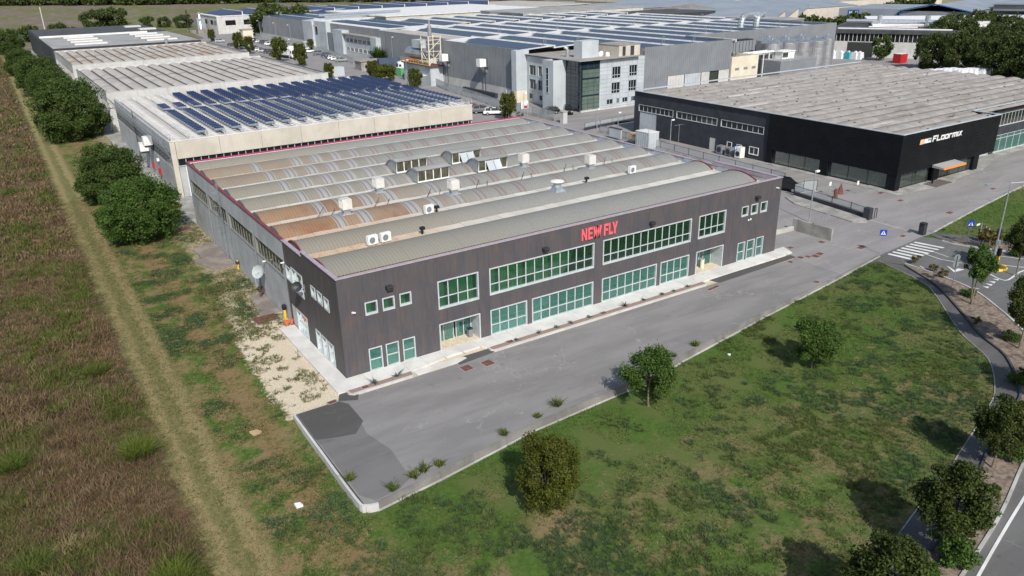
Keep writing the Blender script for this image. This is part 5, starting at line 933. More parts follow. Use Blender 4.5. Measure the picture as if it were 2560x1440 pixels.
# ------------------------------------------------------------------ silos and plant between factory and showroom
silos = [(168, 103, 3.2, 10.2), (174.5, 103, 3.2, 10.2), (181, 103, 3.2, 10.2), (163, 97.5, 3.3, 9.6), (169.5, 97, 3.3, 9.4), (176, 96.5, 3.3, 9.2), (181.6, 95.0, 2.6, 9.0), (186.2, 96, 2.1, 9.2)]
silos = [(153, 90, 3.0, 9.9), (160, 90.5, 3.0, 9.6), (167, 91, 3.0, 9.5)]+[(149.8, 86.3, 2.7, 9.7), (156.2, 86.5, 2.7, 9.5), (162.3, 86.8, 2.7, 9.3), (168.5, 87.2, 2.7, 9.1), (174.4, 88.0, 1.9, 9.3)]
for i, (x, y, r, h) in enumerate(silos):
    lab = ['shiny steel silo, left one of the rear row', 'shiny steel silo, middle one of the rear row', 'shiny steel silo, right one of the rear row', 'shiny steel silo at the left end of the front row', 'shiny steel silo, second from left in the front row', 'shiny steel silo, third from left in the front row', 'tall wide steel silo standing second from the right end', 'slim tall steel silo at the right end of the row'][i]
    t = thing('steel_silo', lab, 'silo', (x, y, 0), 'steel silos behind the showroom'); MB().lathe(x, y, [(r, .0), (r, h-.5), (r*.96, h-.45), (r*.2, h+.25), (.1, h+.3)], 28).build('tank', MT['steel'], t, False)
    m = MB()
    for k in range(5): z = 1.2+k*h/5; m.lathe(x, y, [(r+.03, z), (r+.05, z+.03), (r+.03, z+.06)], 28)
    m.build('weld_band', MT['galv'], t); MB().lathe(x, y, [(.3, h+.2), (.3, h+.6), (.1, h+.7)], 8).ring((x-.8*r, y, h-.3), (x-.8*r, y, h+.5), .05, 4).build('hatch', MT['galv'], t)
pb = thing('grey_plant_building', 'low grey clad plant building with railed roof beside the silos', 'building', (143, 79, 0)); MB().box(143, 77.5, 0, 156.5, 84, 5.8).build('wall', MT['greyclad'], pb); MB().box(143, 77.45, 5.8, 156.5, 84, 5.9).build('roof', MT['greyroof'], pb)
m = MB()
for i in range(15): m.ring((143.1+i*.95, 77.6, 5.9), (143.1+i*.95, 77.6, 7.0), .03, 4)
for z in (6.4, 7.0): m.ring((143, 77.6, z), (156.4, 77.6, z), .03, 4)
m.build('railing', MT['galv'], pb); MB().box(146.5, 80, 5.9, 151, 83, 7.6).box(146.2, 79.8, 7.6, 151.2, 83.2, 7.75).build('chiller', MT['white'], pb); MB().box(146.6, 79.95, 6.3, 148.5, 79.99, 7.4).build('chiller_grille', MT['roomdark'], pb)
for i, (x, y, z, w_, d_, h_, l) in enumerate(((130, 85, 8.0, 6, 3.2, 2.2, 'long ribbed chiller unit on the cream annex roof, near one'), (136.5, 87, 7.8, 8, 3.2, 2.4, 'long ribbed chiller unit beside the white pipes'))):
    t = thing('chiller_unit', l, 'chiller', (x, y, z)); MB().box(x, y, z, x+w_, y+d_, z+h_).build('casing', MT['greyclad'], t); m = MB()
    for k in range(7): m.box(x+k*w_/7, y-.05, z, x+k*w_/7+.1, y, z+h_).box(x+k*w_/7+.2, y+.5, z+h_, x+(k+.8)*w_/7, y+d_-.5, z+h_+.25)
    m.build('fans', MT['darksteel'], t); MB().box(x, y, 0, x+.3, y+.3, z).box(x+w_-.3, y, 0, x+w_, y+.3, z).build('legs', MT['galv'], t)
t = thing('pipe_rack', 'tangle of white and brown pipes in front of the silos', 'pipework', (139, 82, 0)); m = MB()
for k in range(7): m.ring((138, 82.5+k*.5, 7.2+.2*(k % 3)), (148, 83+k*.5, 7.2+.2*(k % 3)), .14, 5)
for k in range(5): m.box(138.5+k*2, 82.4, 0, 138.7+k*2, 82.6, 7.6)
m.box(138.3, 82.2, 7.55, 148, 82.6, 7.75).build('pipes', MT['white'], t)
# ------------------------------------------------------------------ yellow steel frame with drums
t = thing('filter_plant', 'yellow steel frame carrying a silver drum and flue by the grey wall', 'filter plant', (80, 138, 0)); m = MB()
for x, y in ((77.6, 134), (81, 134), (77.6, 138), (81, 138)): m.box(x-.12, y-.12, 5.2, x+.12, y+.12, 12.4)
for z in (6.8, 8.6, 10.4, 11.4, 12.3): m.box(77.5, 133.9, z, 81.1, 134.05, z+.12).box(77.5, 134, z, 77.65, 138.1, z+.12)
m.ring((77.6, 134, 5.4), (81, 134, 8.6), .09, 4).ring((81, 134, 5.4), (77.6, 134, 8.6), .09, 4).ring((77.6, 134, 8.7), (81, 134, 11.4), .09, 4).ring((77.6, 134, 5.4), (77.6, 138, 8.6), .09, 4)
m.build('steel_frame', MT['cream'], t); m = MB()
for i in range(18): m.box(77.3, 133.9+i*.95, 5.2, 77.38, 133.98+i*.95, 6.3)
for z in (5.2, 5.8, 6.25): m.box(77.28, 133.9, z, 77.4, 150.2, z+.1)
m.build('walkway_rail', MT['yellowrail'], t); MB().box(77.3, 133.9, 4.9, 81.4, 150, 5.15).build('deck', MT['rust'], t); MB().ring((79.6, 139, 7.4), (79.6, 149, 7.4), 1.5, 16).build('drum', MT['steel'], t); MB().box(78.4, 140, 9.0, 81, 145, 11.0).build('white_housing', MT['lightclad'], t); MB().ring((79.4, 136.5, 11), (79.4, 136.5, 14.8), .5, 10).ring((79.4, 136.5, 14.8), (79.4, 136.5, 16.2), .25, 8).build('flue', MT['steel'], t)
MB().box(78, 134.5, 0, 81.7, 150, 4.85).build('base_block', MT['lightclad'], t)
def container(x, y, w_, d_, h_, mat, label, name='container'):
    t = thing(name, label, 'container', (x, y, 0)); MB().box(x, y, 0, x+w_, y+d_, h_).build('body', MT[mat], t); m = MB()
    for i in range(int(d_/.5)): m.box(x-.05, y+.1+i*.5, .1, x, y+.3+i*.5, h_-.1)
    for i in range(int(w_/.5)): m.box(x+.1+i*.5, y-.05, .1, x+.3+i*.5, y, h_-.1)
    m.build('ribs', MT[mat], t); MB().box(x-.05, y-.05, h_, x+w_+.05, y+d_+.05, h_+.08).build('roof', MT['whiteroof'], t)
container(76.2, 136.5, 2.4, 5, 2.5, 'greyclad', 'grey container next to the white one below the yellow frame'); container(79.0, 136.4, 2.3, 3, 2.5, 'white', 'white container against the grey one below the yellow frame')
container(80.6, 157.5, 2.3, 3.5, 2.3, 'green', 'green skip behind the round bush and the solar roof'); container(70.6, 44.5, 2.2, 3.2, 2.6, 'lightclad', 'light grey metal cabinet behind the roof edge near the black showroom', 'metal_cabinet')
t = thing('substation_hut', 'small weathered concrete hut beside the black lorry', 'hut', (79, 179, 0)); MB().box(77.6, 178.6, 0, 85, 183.5, 2.6).build('wall', MT['dirtyconc'], t); MB().box(77.3, 178.3, 2.6, 85.3, 183.8, 2.8).build('roof', MT['oldroof'], t); MB().box(79.2, 178.54, 0, 80.4, 178.59, 2.0).build('door', MT['greyclad'], t)
t = thing('meter_cabinet', 'white metal cabinet by the barred gate', 'cabinet', (66, 172, 0)); MB().box(65.3, 171.2, 0, 69.2, 174, 2.5).build('body', MT['lightclad'], t); MB().box(65.8, 171.14, 1.8, 66.4, 171.19, 2.3).build('label_plate', MT['yellow'], t)
t = thing('gate_hut', 'small yellow flat roofed hut at the far end of the car park', 'hut', (84, 330, 0)); MB().box(84, 328, 0, 88.5, 333, 4).build('wall', MT['cream'], t); MB().box(83.8, 327.8, 4, 88.7, 333.2, 4.3).build('roof', MT['oldroof'], t)

# ------------------------------------------------------------------ vehicles
def lathe_wheel(m, x, y, r, w_, mi=0): m.ring((x, y-w_/2, r), (x, y+w_/2, r), r, 14, mi)
def make_car(kind='hatch'):
    t = thing('parked_car', '', 'car'); L_ = {'hatch': 4.0, 'wagon': 4.6, 'suv': 4.5}[kind]; H = {'hatch': 1.48, 'wagon': 1.48, 'suv': 1.66}[kind]; W = .88; bt = H*.62
    if kind == 'wagon': prof = [(0, .35), (0.0, .82), (.25, bt-.05), (1.25, bt+.02), (L_-.1, bt+.02), (L_, .8), (L_, .35)]; gh = [(1.25, bt), (2.0, H-.04), (3.0, H), (L_-.55, H-.04), (L_-.12, bt)]
    elif kind == 'suv': prof = [(0, .4), (0, .95), (.2, bt-.05), (1.15, bt+.03), (L_-.05, bt+.03), (L_, .9), (L_, .42)]; gh = [(1.1, bt), (1.8, H-.05), (2.6, H), (L_-.5, H-.05), (L_-.1, bt)]
    else: prof = [(0, .33), (0, .8), (.22, bt-.06), (1.05, bt+.02), (L_-.06, bt+.02), (L_, .78), (L_, .35)]; gh = [(1.0, bt), (1.75, H-.04), (2.5, H), (L_-.6, H-.08), (L_-.14, bt)]
    def loft(m, pr, wa, wb, mi=0):
        n = len(pr); b = len(m.v); zmax = max(p[1] for p in pr); zmin = min(p[1] for p in pr)
        for s_ in (-1, 1):
            for x, z in pr: k = (z-zmin)/(zmax-zmin+1e-6); m.v.append((x-L_/2, s_*(wa+(wb-wa)*k), z))
        m.f.append(tuple(range(b, b+n))); m.m.append(mi); m.f.append(tuple(reversed(range(b+n, b+2*n)))); m.m.append(mi)
        for i in range(n): j = (i+1) % n; m.f.append((b+i, b+n+i, b+n+j, b+j)); m.m.append(mi)
    m = MB(); loft(m, prof, W, W-.05); o = m.build('body', MT['car'], t); md = o.modifiers.new('b', 'BEVEL'); md.width = .06; md.segments = 2; md.limit_method = 'ANGLE'
    m = MB(); loft(m, gh, W-.06, W-.24); o = m.build('windows', MT['dg'], t)
    m = MB(); r0 = [(x, z) for x, z in gh if z > H-.12]; m.hexa([(r0[0][0]-L_/2-.02, -W+.25, H-.06), (r0[-1][0]-L_/2+.05, -W+.25, H-.08), (r0[-1][0]-L_/2+.05, W-.25, H-.08), (r0[0][0]-L_/2-.02, W-.25, H-.06), (r0[0][0]-L_/2+.05, -W+.27, H+.0), (r0[-1][0]-L_/2-.05, -W+.27, H-.02), (r0[-1][0]-L_/2-.05, W-.27, H-.02), (r0[0][0]-L_/2+.05, W-.27, H+.0)])
    xm = (gh[1][0]+gh[-2][0])/2-L_/2
    for s_ in (-1, 1):
        for xx in (xm, gh[-2][0]-L_/2+.15): m.hexa([(xx-.05, s_*(W-.06), bt), (xx+.05, s_*(W-.06), bt), (xx+.05, s_*(W-.05), bt), (xx-.05, s_*(W-.05), bt), (xx-.05, s_*(W-.245), H-.04), (xx+.05, s_*(W-.245), H-.04), (xx+.05, s_*(W-.225), H-.04), (xx-.05, s_*(W-.225), H-.04)])
    m.build('roof', MT['car'], t)
    for x in (.8, L_-.85):
        for s_ in (-1, 1):
            m = MB(); m.ring((x-L_/2, s_*(W-.2), .33), (x-L_/2, s_*(W+.01), .33), .33, 14); w1 = m.build('wheel', MT['rubber'], t); m = MB(); m.ring((x-L_/2, s_*(W+.0), .33), (x-L_/2, s_*(W+.02), .33), .2, 10); m.build('rim', MT['galv'], w1)
    for s_ in (-1, 1): MB().box(-L_/2-.01, s_*.62-.18, .66, -L_/2+.06, s_*.62+.18, .8).build('headlight', MT['alu'], t); MB().box(L_/2-.05, s_*.66-.14, .72, L_/2+.01, s_*.66+.14, .92).build('tail_light', MT['red'], t)
    MB().box(L_/2, -.26, .5, L_/2+.02, .26, .62).build('number_plate', MT['white'], t); return t
cars = {k: make_car(k) for k in ('hatch', 'wagon', 'suv')}; used = set()
def car(kind, x, y, rz, colr, label, group=None):
    f = kind not in used; used.add(kind); place(cars[kind], (x, y, .0), rz, label, group, f, color=colr)
Wt, Bk, Gy, Sv, Nv, Rd, Dg, Gn = (.78, .78, .78), (.008, .008, .01), (.12, .13, .15), (.42, .44, .46), (.02, .04, .1), (.3, .01, .03), (.035, .04, .045), (.2, .28, .24)
car('wagon', 68.5, 88.6, 2.6, Wt, 'white estate car nearest the street tree by the factory fence'); car('suv', 67.6, 91.8, 2.65, Gy, 'grey SUV parked between the red and the white car by the factory fence'); car('suv', 67.2, 94.7, 2.7, Rd, 'dark red SUV at the left of the three cars by the factory fence')
car('hatch', 67.9, 98.0, 2.7, Sv, 'silver car half hidden behind the solar roof edge'); car('hatch', 77.9, 82.2, -.3, Bk, 'low black car parked left of the black SUV at the glass corner'); car('suv', 80.9, 79.9, 1.0, Bk, 'black SUV parked at the foot of the glass corner tower')
car('suv', 68.0, 15.2, 1.85, Bk, 'black SUV half hidden behind the right corner of the dark facade'); car('hatch', 52.8, 5.4, .75, Wt, 'white hatchback just behind the right corner of the dark facade')
gq = 'cars parked in the factory car park'
for i, (k, p, c, l) in enumerate((('hatch', (84.83, 232.01), Gn, 'pale green grey car at the far end of the side-on row'), ('suv', (86.80, 239.74), Gy, 'grey SUV beside the green bins in the car park'))): pass
lot = [('suv', (84.13, 234.58), Gy, 'steel grey SUV at the upper end of the angled row of six cars'), ('suv', (83.78, 225.66), Nv, 'navy SUV, second in the angled row of six cars'), ('hatch', (83.25, 220.82), Nv, 'dark blue hatchback, third in the angled row of six cars'), ('hatch', (82.53, 216.33), Wt, 'white hatchback, fourth in the angled row of six cars'), ('hatch', (81.94, 211.86), Wt, 'white hatchback, fifth in the angled row of six cars'), ('hatch', (81.57, 207.32), Gn, 'grey green hatchback at the lower end of the angled row'), ('hatch', (84.46, 246.04), Wt, 'white hatchback behind the white lorry, nearer the bushes'), ('suv', (85.56, 255.36), Wt, 'white SUV behind the white lorry, nearer the factory wall')]
for k, p, c, l in lot: car(k, p[0]+1, p[1], 2.75, c, l, gq)
row = [(Rd, 'suv', (84.29, 330.62), 'dark red van like car by the yellow hut'), (Wt, 'wagon', (84.25, 315.95), 'white estate at the far end of the row along the barrier'), (Bk, 'hatch', (83.59, 308.24), 'black car second in the row along the barrier'), (Wt, 'hatch', (83.59, 304.16), 'white car third in the row along the barrier'), (Dg, 'hatch', (83.73, 300.01), 'dark car fourth in the row along the barrier'), (Nv, 'suv', (83.44, 295.09), 'dark blue SUV fifth in the row along the barrier'), (Wt, 'hatch', (83.15, 290.28), 'white car sixth in the row along the barrier'), (Wt, 'suv', (83.04, 286.65), 'white SUV seventh in the row along the barrier'), (Bk, 'hatch', (83.05, 282.96), 'black car eighth in the row along the barrier'), (Sv, 'suv', (82.90, 278.31), 'silver car at the near end of the row along the barrier'),
 (Sv, 'hatch', (70.91, 321.39), 'silver hatchback alone near the small tree beyond the roofs'), (Dg, 'hatch', (69.58, 296.62), 'dark car beside the first lamp post of the car park'), (Wt, 'hatch', (72.26, 291.46), 'white car between two car park trees, rear one'), (Sv, 'suv', (70.47, 281.48), 'silver SUV between two car park trees, front one'), (Nv, 'hatch', (72.79, 274.63), 'navy car at the left end of the near row'), (Wt, 'hatch', (72.25, 266.41), 'white and blue looking car second in the near row'), (Sv, 'wagon', (71.98, 260.36), 'pale estate car third in the near row'), (Dg, 'suv', (72.07, 254.16), 'dark green SUV fourth in the near row'), (Bk, 'wagon', (71.34, 245.10), 'black estate car at the right end of the near row')]
for c, k, p, l in row: car(k, p[0]+1.0, p[1], 2.75, c, l, gq)
def lorry(loc, rz, cab, trailer, label, tl=12.5, tmat=None):
    t = thing('lorry', label, 'lorry', loc, None, rz); root = loc
    def b(nm, x0, y0, z0, x1, y1, z1, mt, par=None):
        o = MB().box(x0, y0, z0, x1, y1, z1).mesh(nm, mt); ob = bpy.data.objects.new(nm, o); C.objects.link(ob); ob.parent = par or t; return ob
    c = MB().hexa([(-1.2, -1.24, .5), (1.1, -1.24, .5), (1.1, 1.24, .5), (-1.2, 1.24, .5), (-1.0, -1.2, 3.1), (1.1, -1.2, 3.6), (1.1, 1.2, 3.6), (-1.0, 1.2, 3.1)]).mesh('cab', MT[cab]); ob = bpy.data.objects.new('cab', c); C.objects.link(ob); ob.parent = t; md = ob.modifiers.new('b', 'BEVEL'); md.width = .12; md.segments = 2
    ws = b('windscreen', -1.2, -1.1, 1.75, -1.09, 1.1, 2.65, MT['dg'], ob); b('side_window', -.85, -1.27, 1.9, -.2, 1.27, 2.6, MT['dg'], ob); b('grille', -1.26, -.8, .8, -1.19, .8, 1.5, MT['darksteel'], ob)
    if tl: tb = b('trailer', 1.6, -1.27, 1.1, 1.6+tl, 1.27, 4.0, tmat or MT[trailer]); b('side_skirt', 2.5, -1.25, .6, 1+tl, 1.25, 1.09, MT['darksteel'], tb)
    for x in (-.3, 2.8)+((tl-2, tl-.6) if tl else ()):
        m = MB(); m.ring((x, -1.25, .5), (x, -.9, .5), .5, 12).ring((x, .9, .5), (x, 1.25, .5), .5, 12); me = m.mesh('wheels', MT['rubber']); ob = bpy.data.objects.new('wheels', me); C.objects.link(ob); ob.parent = t
MT['navy_tarp'] = pm('navy_tarpaulin', (.055, .075, .12), (.07, .09, .14), sc=.6, rough=.5)
lorry((78.2, 171.2, 0), -.2, 'black2', 'navy_tarp', 'black articulated lorry with long dark blue curtain sided trailer', 13)
lorry((84.6, 165.6, 0), -.25, 'white', 'red', 'white lorry cab behind the blue trailer, left one of the pair', 6); lorry((86.2, 160.8, 0), -.25, 'white', 'whiteconc', 'white lorry cab with red roofed trailer, right one of the pair', 5)
p = (73.77, 228.15); lorry((p[0], p[1]+1, 0), 1.75, 'white', 'white', 'white box lorry parked among the trees of the car park', 9)
t = thing('white_van', 'white van standing by the far factory corner', 'van', (91, 264, 0)); MB().box(90.5, 261.5, .5, 92.6, 266.5, 2.5).build('body', MT['white'], t); MB().box(90.45, 261.8, 1.5, 90.5, 262.8, 2.2).build('window', MT['dg'], t)
MB().ring((90.7, 262.4, .4), (90.45, 262.4, .4), .4, 10).ring((90.7, 265.6, .4), (90.45, 265.6, .4), .4, 10).build('wheels', MT['rubber'], t)

# ------------------------------------------------------------------ fences, lamps, signs, people
def rail_fence(name, label, pts, h, base, postm='galv', meshm='wire', z0=0, post=2.5, bars=None):
    t = thing(name, label, 'fence', (pts[0][0], pts[0][1], z0)); mesh = MB(); bs = MB(); bar_ = MB()
    for a, b in zip(pts, pts[1:]):
        A = Vector(a); B = Vector(b); L_ = (B-A).length; n = max(1, int(L_/post)); d = (B-A)/L_; nn = Vector((-d.y, d.x))*.1
        if base: bs.hexa([(A.x-nn.x, A.y-nn.y, z0), (B.x-nn.x, B.y-nn.y, z0), (B.x+nn.x, B.y+nn.y, z0), (A.x+nn.x, A.y+nn.y, z0), (A.x-nn.x, A.y-nn.y, z0+base), (B.x-nn.x, B.y-nn.y, z0+base), (B.x+nn.x, B.y+nn.y, z0+base), (A.x+nn.x, A.y+nn.y, z0+base)])
        if meshm: mesh.poly([(A.x, A.y, z0+base), (B.x, B.y, z0+base), (B.x, B.y, z0+h), (A.x, A.y, z0+h)])
        for i in range(n+1): p = A+(B-A)*i/n; MB().ring((p.x, p.y, z0), (p.x, p.y, z0+h+.08), .04, 5).build('post', MT[postm], t)
        for z in (base+.1, h): bar_.ring((A.x, A.y, z0+z), (B.x, B.y, z0+z), .025, 4)
        if bars:
            for i in range(int(L_/bars)): p = A+d*(i*bars); bar_.box(p.x-.03, p.y-.03, z0+base, p.x+.03, p.y+.03, z0+h)
    if bs.f: bs.build('plinth', MT['kerb' if base < .5 else ('darkwall' if postm == 'darksteel' else 'dirtyconc')], t)
    if mesh.f: mesh.build('mesh_panel', MT[meshm], t)
    bar_.build('rails', MT[postm], t); return t
rail_fence('boundary_fence', 'long pale metal fence along the factory grounds and car park', [(92.40, 337.66), (91.66, 299.87), (91.03, 267.75), (88.23, 242.34), (84.91, 210.70), (83.19, 197.94)], 1.9, .3, 'galv', 'wire', bars=.8)
rail_fence('boundary_fence', 'pale barred fence in front of the factory wall behind the solar roof', [(83.84, 154.78), (77.24, 124.21), (75.64, 109.83), (73.23, 93.93)], 1.9, .4, 'galv', 'wire', bars=.5)
rail_fence('gate_fence', 'grey barred fence on a low wall before the glass corner office', [(71.90, 87.97), (73.57, 82.33), (73.68, 74.78)], 1.9, .6, 'galv', 'wire', bars=.3)
MB_ = thing('gate_pillar', 'pale concrete pillar at the end of the barred fence', 'gate pillar', (74, 72, 0)); MB().box(73.3, 71.4, 0, 74.3, 72.4, 2.2).build('pillar', MT['whiteconc'], MB_); MB().box(73.2, 71.3, 2.2, 74.4, 72.5, 2.35).build('cap', MT['kerb'], MB_)
rail_fence('low_fence', 'low dark based wire fence between the showroom yard and the office', [(72.55, 63.75), (76.67, 64.39), (86.36, 65.48)], 1.3, .5, 'darksteel', 'wire', post=3)
rail_fence('yard_fence', 'grey mesh fence along the lane beside the black showroom', [(73.4, 60.5), (72.6, 50), (72.0, 40), (71.4, 30), (71.0, 20), (70.8, 17.5)], 1.35, .25, 'darksteel', 'wire', post=2.6)
rail_fence('gate_fence', 'mesh fence on a dark plinth, with its heavy dark end pillar', [(66.6, 12.6), (66.2, 9.6), (65.9, 6.5), (65.5, 3.6), (65.1, 1.4)], 1.35, .55, 'darksteel', 'wire', post=2.9)
rail_fence('side_fence', 'short mesh fence set across the lane end behind the dark plinth fence', [(66.6, 12.6), (68.8, 12.9), (70.6, 12.2)], 1.5, .1, 'darksteel', 'wire', post=2.2)
t = thing('gate_pillar', 'dark pillar closing the mesh fence at the showroom gateway', 'gate pillar', (65.1, 1.2, 0)); MB().box(64.8, .7, 0, 65.5, 1.5, 1.35).build('pillar', MT['darkwall'], t); m = MB(); m.ring((65.7, .6, .1), (65.7, .6, 1.3), .05, 5).ring((66.1, .6, .1), (66.1, .6, 1.2), .05, 5).ring((65.7, .6, 1.3), (66.1, .6, 1.2), .05, 5).build('gate_stub', MT['darksteel'], t)
t = thing('gate_pillar', 'lone dark pillar standing at the roadside end of the gateway', 'gate pillar', (64.8, -5.7, 0)); MB().box(64.5, -6.1, 0, 65.1, -5.5, 1.35).build('pillar', MT['darkwall'], t); MB().ring((65.2, -5.8, 0), (65.25, -5.8, 2.3), .03, 5).build('rod', MT['galv'], t)
MB().prism([(65.0, 1.0), (64.6, -5.5), (64.75, -5.5), (65.15, 1.0)], 0, .012).build('gate_track', MT['kerb'])['kind'] = 'structure'
for p in ([(63.4, 10.0), (64.9, 12.6), (66.5, 12.5), (65.0, 1.2), (63.8, .2), (62.6, 1.3)],): MB().prism(p, -.1, .11).build('pavement', MT['dirtyconc'])['kind'] = 'structure'
for x, y in ((64.9, 9.3), (64.4, 3.0)):
    pass
t = thing('concrete_wall', 'stained grey concrete wall standing between yard and road', 'wall', (55, 1, 0)); MB().prism([(54.85, 3.6), (55.1, 3.6), (55.25, -1.35), (55.0, -1.35)], 0, 1.35).build('wall', MT['dirtyconc'], t); MB().prism([(50.6, 3.5), (54.85, 3.35), (54.85, 3.6), (50.6, 3.75)], 0, .5).build('low_wall', MT['kerb'], t)
def lamp(x, y, h, label, arm=.9, ang=0, z=0):
    t = thing('street_lamp', label, 'street lamp', (x, y, z)); MB().ring((x, y, z), (x, y, z+h), .08, 8, 0, .05).build('pole', MT['galv'], t); d = Vector((math.cos(ang), math.sin(ang)))*arm
    MB().ring((x, y, z+h), (x+d.x, y+d.y, z+h+.05), .035, 5).build('arm', MT['galv'], t); MB().box(x+d.x-.2, y+d.y-.12, z+h-.08, x+d.x+.35, y+d.y+.12, z+h+.12).build('lamp_head', MT['white'], t); return t
lamp(58.8, 4.3, 5.9, 'slim grey street lamp behind the stained concrete wall', .5, .3)
t = lamp(64.1, -13.9, 7.6, 'tall street lamp with two arms beside the zebra crossing', 1.6, -.5); MB().ring((64.1, -13.9, 7.5), (62.2, -12.8, 7.55), .035, 5).box(61.8, -12.9, 7.45, 62.4, -12.6, 7.6).build('second_arm', MT['galv'], t); MB().ring((64.1, -13.9, 0), (64.1, -13.9, 1.6), .14, 8).box(64.0, -14.1, 1.3, 64.35, -13.8, 1.7).build('base_box', MT['galv'], t)
lamp(76.3, 45.4, 4.0, 'round headed white lamp post beside the metal cabinet', .3, 0); lamp(73.4, 55.5, 4.2, 'lamp post with pale head near the folding grey doors', .25, 0); lamp(70.4, 80.5, 5, 'lamp post by the small red and white board', .3, 0); lamp(75.2, 63.5, 3.6, 'short lamp post on the forecourt between office and showroom', .2, 0)
for i, (px, l) in enumerate((((572,125), 'car park lamp post, the leftmost above the ribbed roofs'), ((606,132), 'car park lamp post in front of the second car park tree'), ((1), ''))):
    if px != 1: p = px; lamp(p[0], p[1], 7, l, .4, 0)
for y, l in ((303, 'thin lamp post against the far grey wall, leftmost'), (280, 'thin lamp post against the far grey wall, middle'), (261, 'thin lamp post against the far grey wall, rightmost')): lamp(92.8, y*1.02+22, 7.6, l, .8, 2.6)
p = (67.10, 216.17); lamp(p[0]+1, p[1], 7.5, 'car park lamp post next to the white lorry', .4, 0); p = (82.00, 173.63); lamp(92.5, 188, 8.3, 'tall white lamp post before the grey wall near the fan shaped shrub', .3, 0)
lamp(71.5, 135, 7, 'lamp post standing beside the solar roof and the fence', .3, 0)
for i, (x, l) in enumerate(((9, 'distant floodlight mast in the brown field'),)): pass
def post(x, y, h, z=0, r=.035): return MB().ring((x, y, z), (x, y, z+h), r, 6)
def cross_sign(x, y, h, fac, label, z=0):
    t = thing('crossing_sign', label, 'road sign', (x, y, z)); post(x, y, h, z).build('post', MT['galv'], t); f = Vector(fac+(0,)).normalized(); s_ = Vector((-f.y, f.x, 0)); c = Vector((x, y, z+h-.28))+f*.05; q = .33
    def P4(u, v, off): return tuple(c+s_*u+Vector((0, 0, v))+f*off)
    m = MB(); m.hexa([P4(-q, -q, -.02), P4(q, -q, -.02), P4(q, -q, .01), P4(-q, -q, .01), P4(-q, q, -.02), P4(q, q, -.02), P4(q, q, .01), P4(-q, q, .01)]); b = m.build('blue_plate', MT['blue'], t)
    MB().poly([P4(-.24, -.2, .014), P4(.24, -.2, .014), P4(0, .25, .014)]).build('white_triangle', MT['white'], b)
    MB().poly([P4(-.03, .08, .018), P4(.04, .08, .018), P4(.03, .15, .018), P4(-.02, .15, .018)]).poly([P4(-.05, -.06, .018), P4(.04, -.06, .018), P4(.03, .07, .018), P4(-.03, .07, .018)]).poly([P4(-.12, -.18, .018), P4(-.06, -.18, .018), P4(.01, -.05, .018), P4(-.05, -.05, .018)]).poly([P4(.07, -.18, .018), P4(.13, -.18, .018), P4(.04, -.05, .018), P4(-.02, -.05, .018)]).build('walking_figure', MT['black2'], b)
    return t
cross_sign(55.5, -6.85, 2.6, (-.75, -.65), 'blue crossing sign on a thin post at the yard side of the zebra'); cross_sign(65.2, -10.5, 2.65, (-.75, -.66), 'blue crossing sign on a thin post at the far end of the zebra')
t = thing('name_sign', 'small blank white street plate on a post beside the far crossing sign', 'sign', (65.85, -11.3, 0)); post(65.85, -11.3, 2.5).build('post', MT['galv'], t); MB().box(65.2, -11.1, 2.25, 65.85, -11.08, 2.45).build('plate', MT['white'], t)
t = thing('direction_sign', 'grey backed street name plates on a post at the stained concrete wall', 'sign', (55.3, -.1, 0)); post(55.35, -.1, 2.8, 0, .04).build('post', MT['galv'], t); MB().box(54.6, -.15, 2.35, 55.32, -.1, 2.6).build('plate', MT['greyclad'], t); MB().box(55.38, -.15, 2.35, 56.1, -.1, 2.6).build('plate', MT['greyclad'], t)
t = thing('round_signs', 'pair of round road signs seen from behind on the verge post', 'road sign', (52.8, -15.9, -.03)); post(52.8, -15.9, 3.1, hh(52.8, -15.9), .04).build('post', MT['galv'], t)
for z in (2.2, 2.85): MB().ring((52.84, -15.82, z), (52.85, -15.8, z), .31, 20).build('disc', MT['greyclad'], t); MB().box(53.0, -15.9, z-.08, 53.12, -15.86, z+.08).build('clip', MT['white'], t)
p = (31.98, -31.66, -0.387); t = thing('no_entry_sign', 'red round no entry sign with a white bar at the road edge', 'road sign', p); post(p[0], p[1], 2.5, p[2], .035).build('post', MT['galv'], t)
f = Vector((-.6, -.75, .0)).normalized(); c = Vector((p[0], p[1], p[2]+2.25))+f*.05; s_ = Vector((-f.y, f.x, 0)); d = MB(); d.ring(c-f*.015, c+f*.01, .32, 24); dd = d.build('disc', MT['red'], t); MB().ring(c-f*.014, c+f*.002, .345, 24).build('white_rim', MT['white'], t)
MB().poly([tuple(c+s_*a+Vector((0, 0, b))+f*.015) for a, b in ((-.29, -.07), (.29, -.07), (.29, .07), (-.29, .07))]).build('white_bar', MT['white'], dd)
p = (59.12, -17.10, 0.000); t = thing('traffic_bollard', 'yellow keep right bollard with a black arrow head on the painted island', 'bollard', (62.3, -15.1, 0)); MB().box(62.2, -15.2, 0, 62.45, -14.95, .75).build('yellow_post', MT['yellow'], t); MB().box(62.15, -15.22, .76, 62.5, -14.92, 1.5).build('dark_head', MT['black2'], t)
m = MB(); m.v = [(60.9+1.0*math.cos(a*math.pi/10)*(1 if True else 0), -15.9+.6*math.sin(a*math.pi/10), .17-.0*a) for a in range(20)]+[(60.9+1.15*math.cos(a*math.pi/10), -15.9+.72*math.sin(a*math.pi/10), .0) for a in range(20)]; m.f = [tuple(range(20))]+[(i, 20+i, 20+(i+1) % 20, (i+1) % 20) for i in range(20)]; m.m = [0]*21
tag(m.build('traffic_island', MT['yellow']), 'low yellow traffic island beside the bollard', 'traffic island')
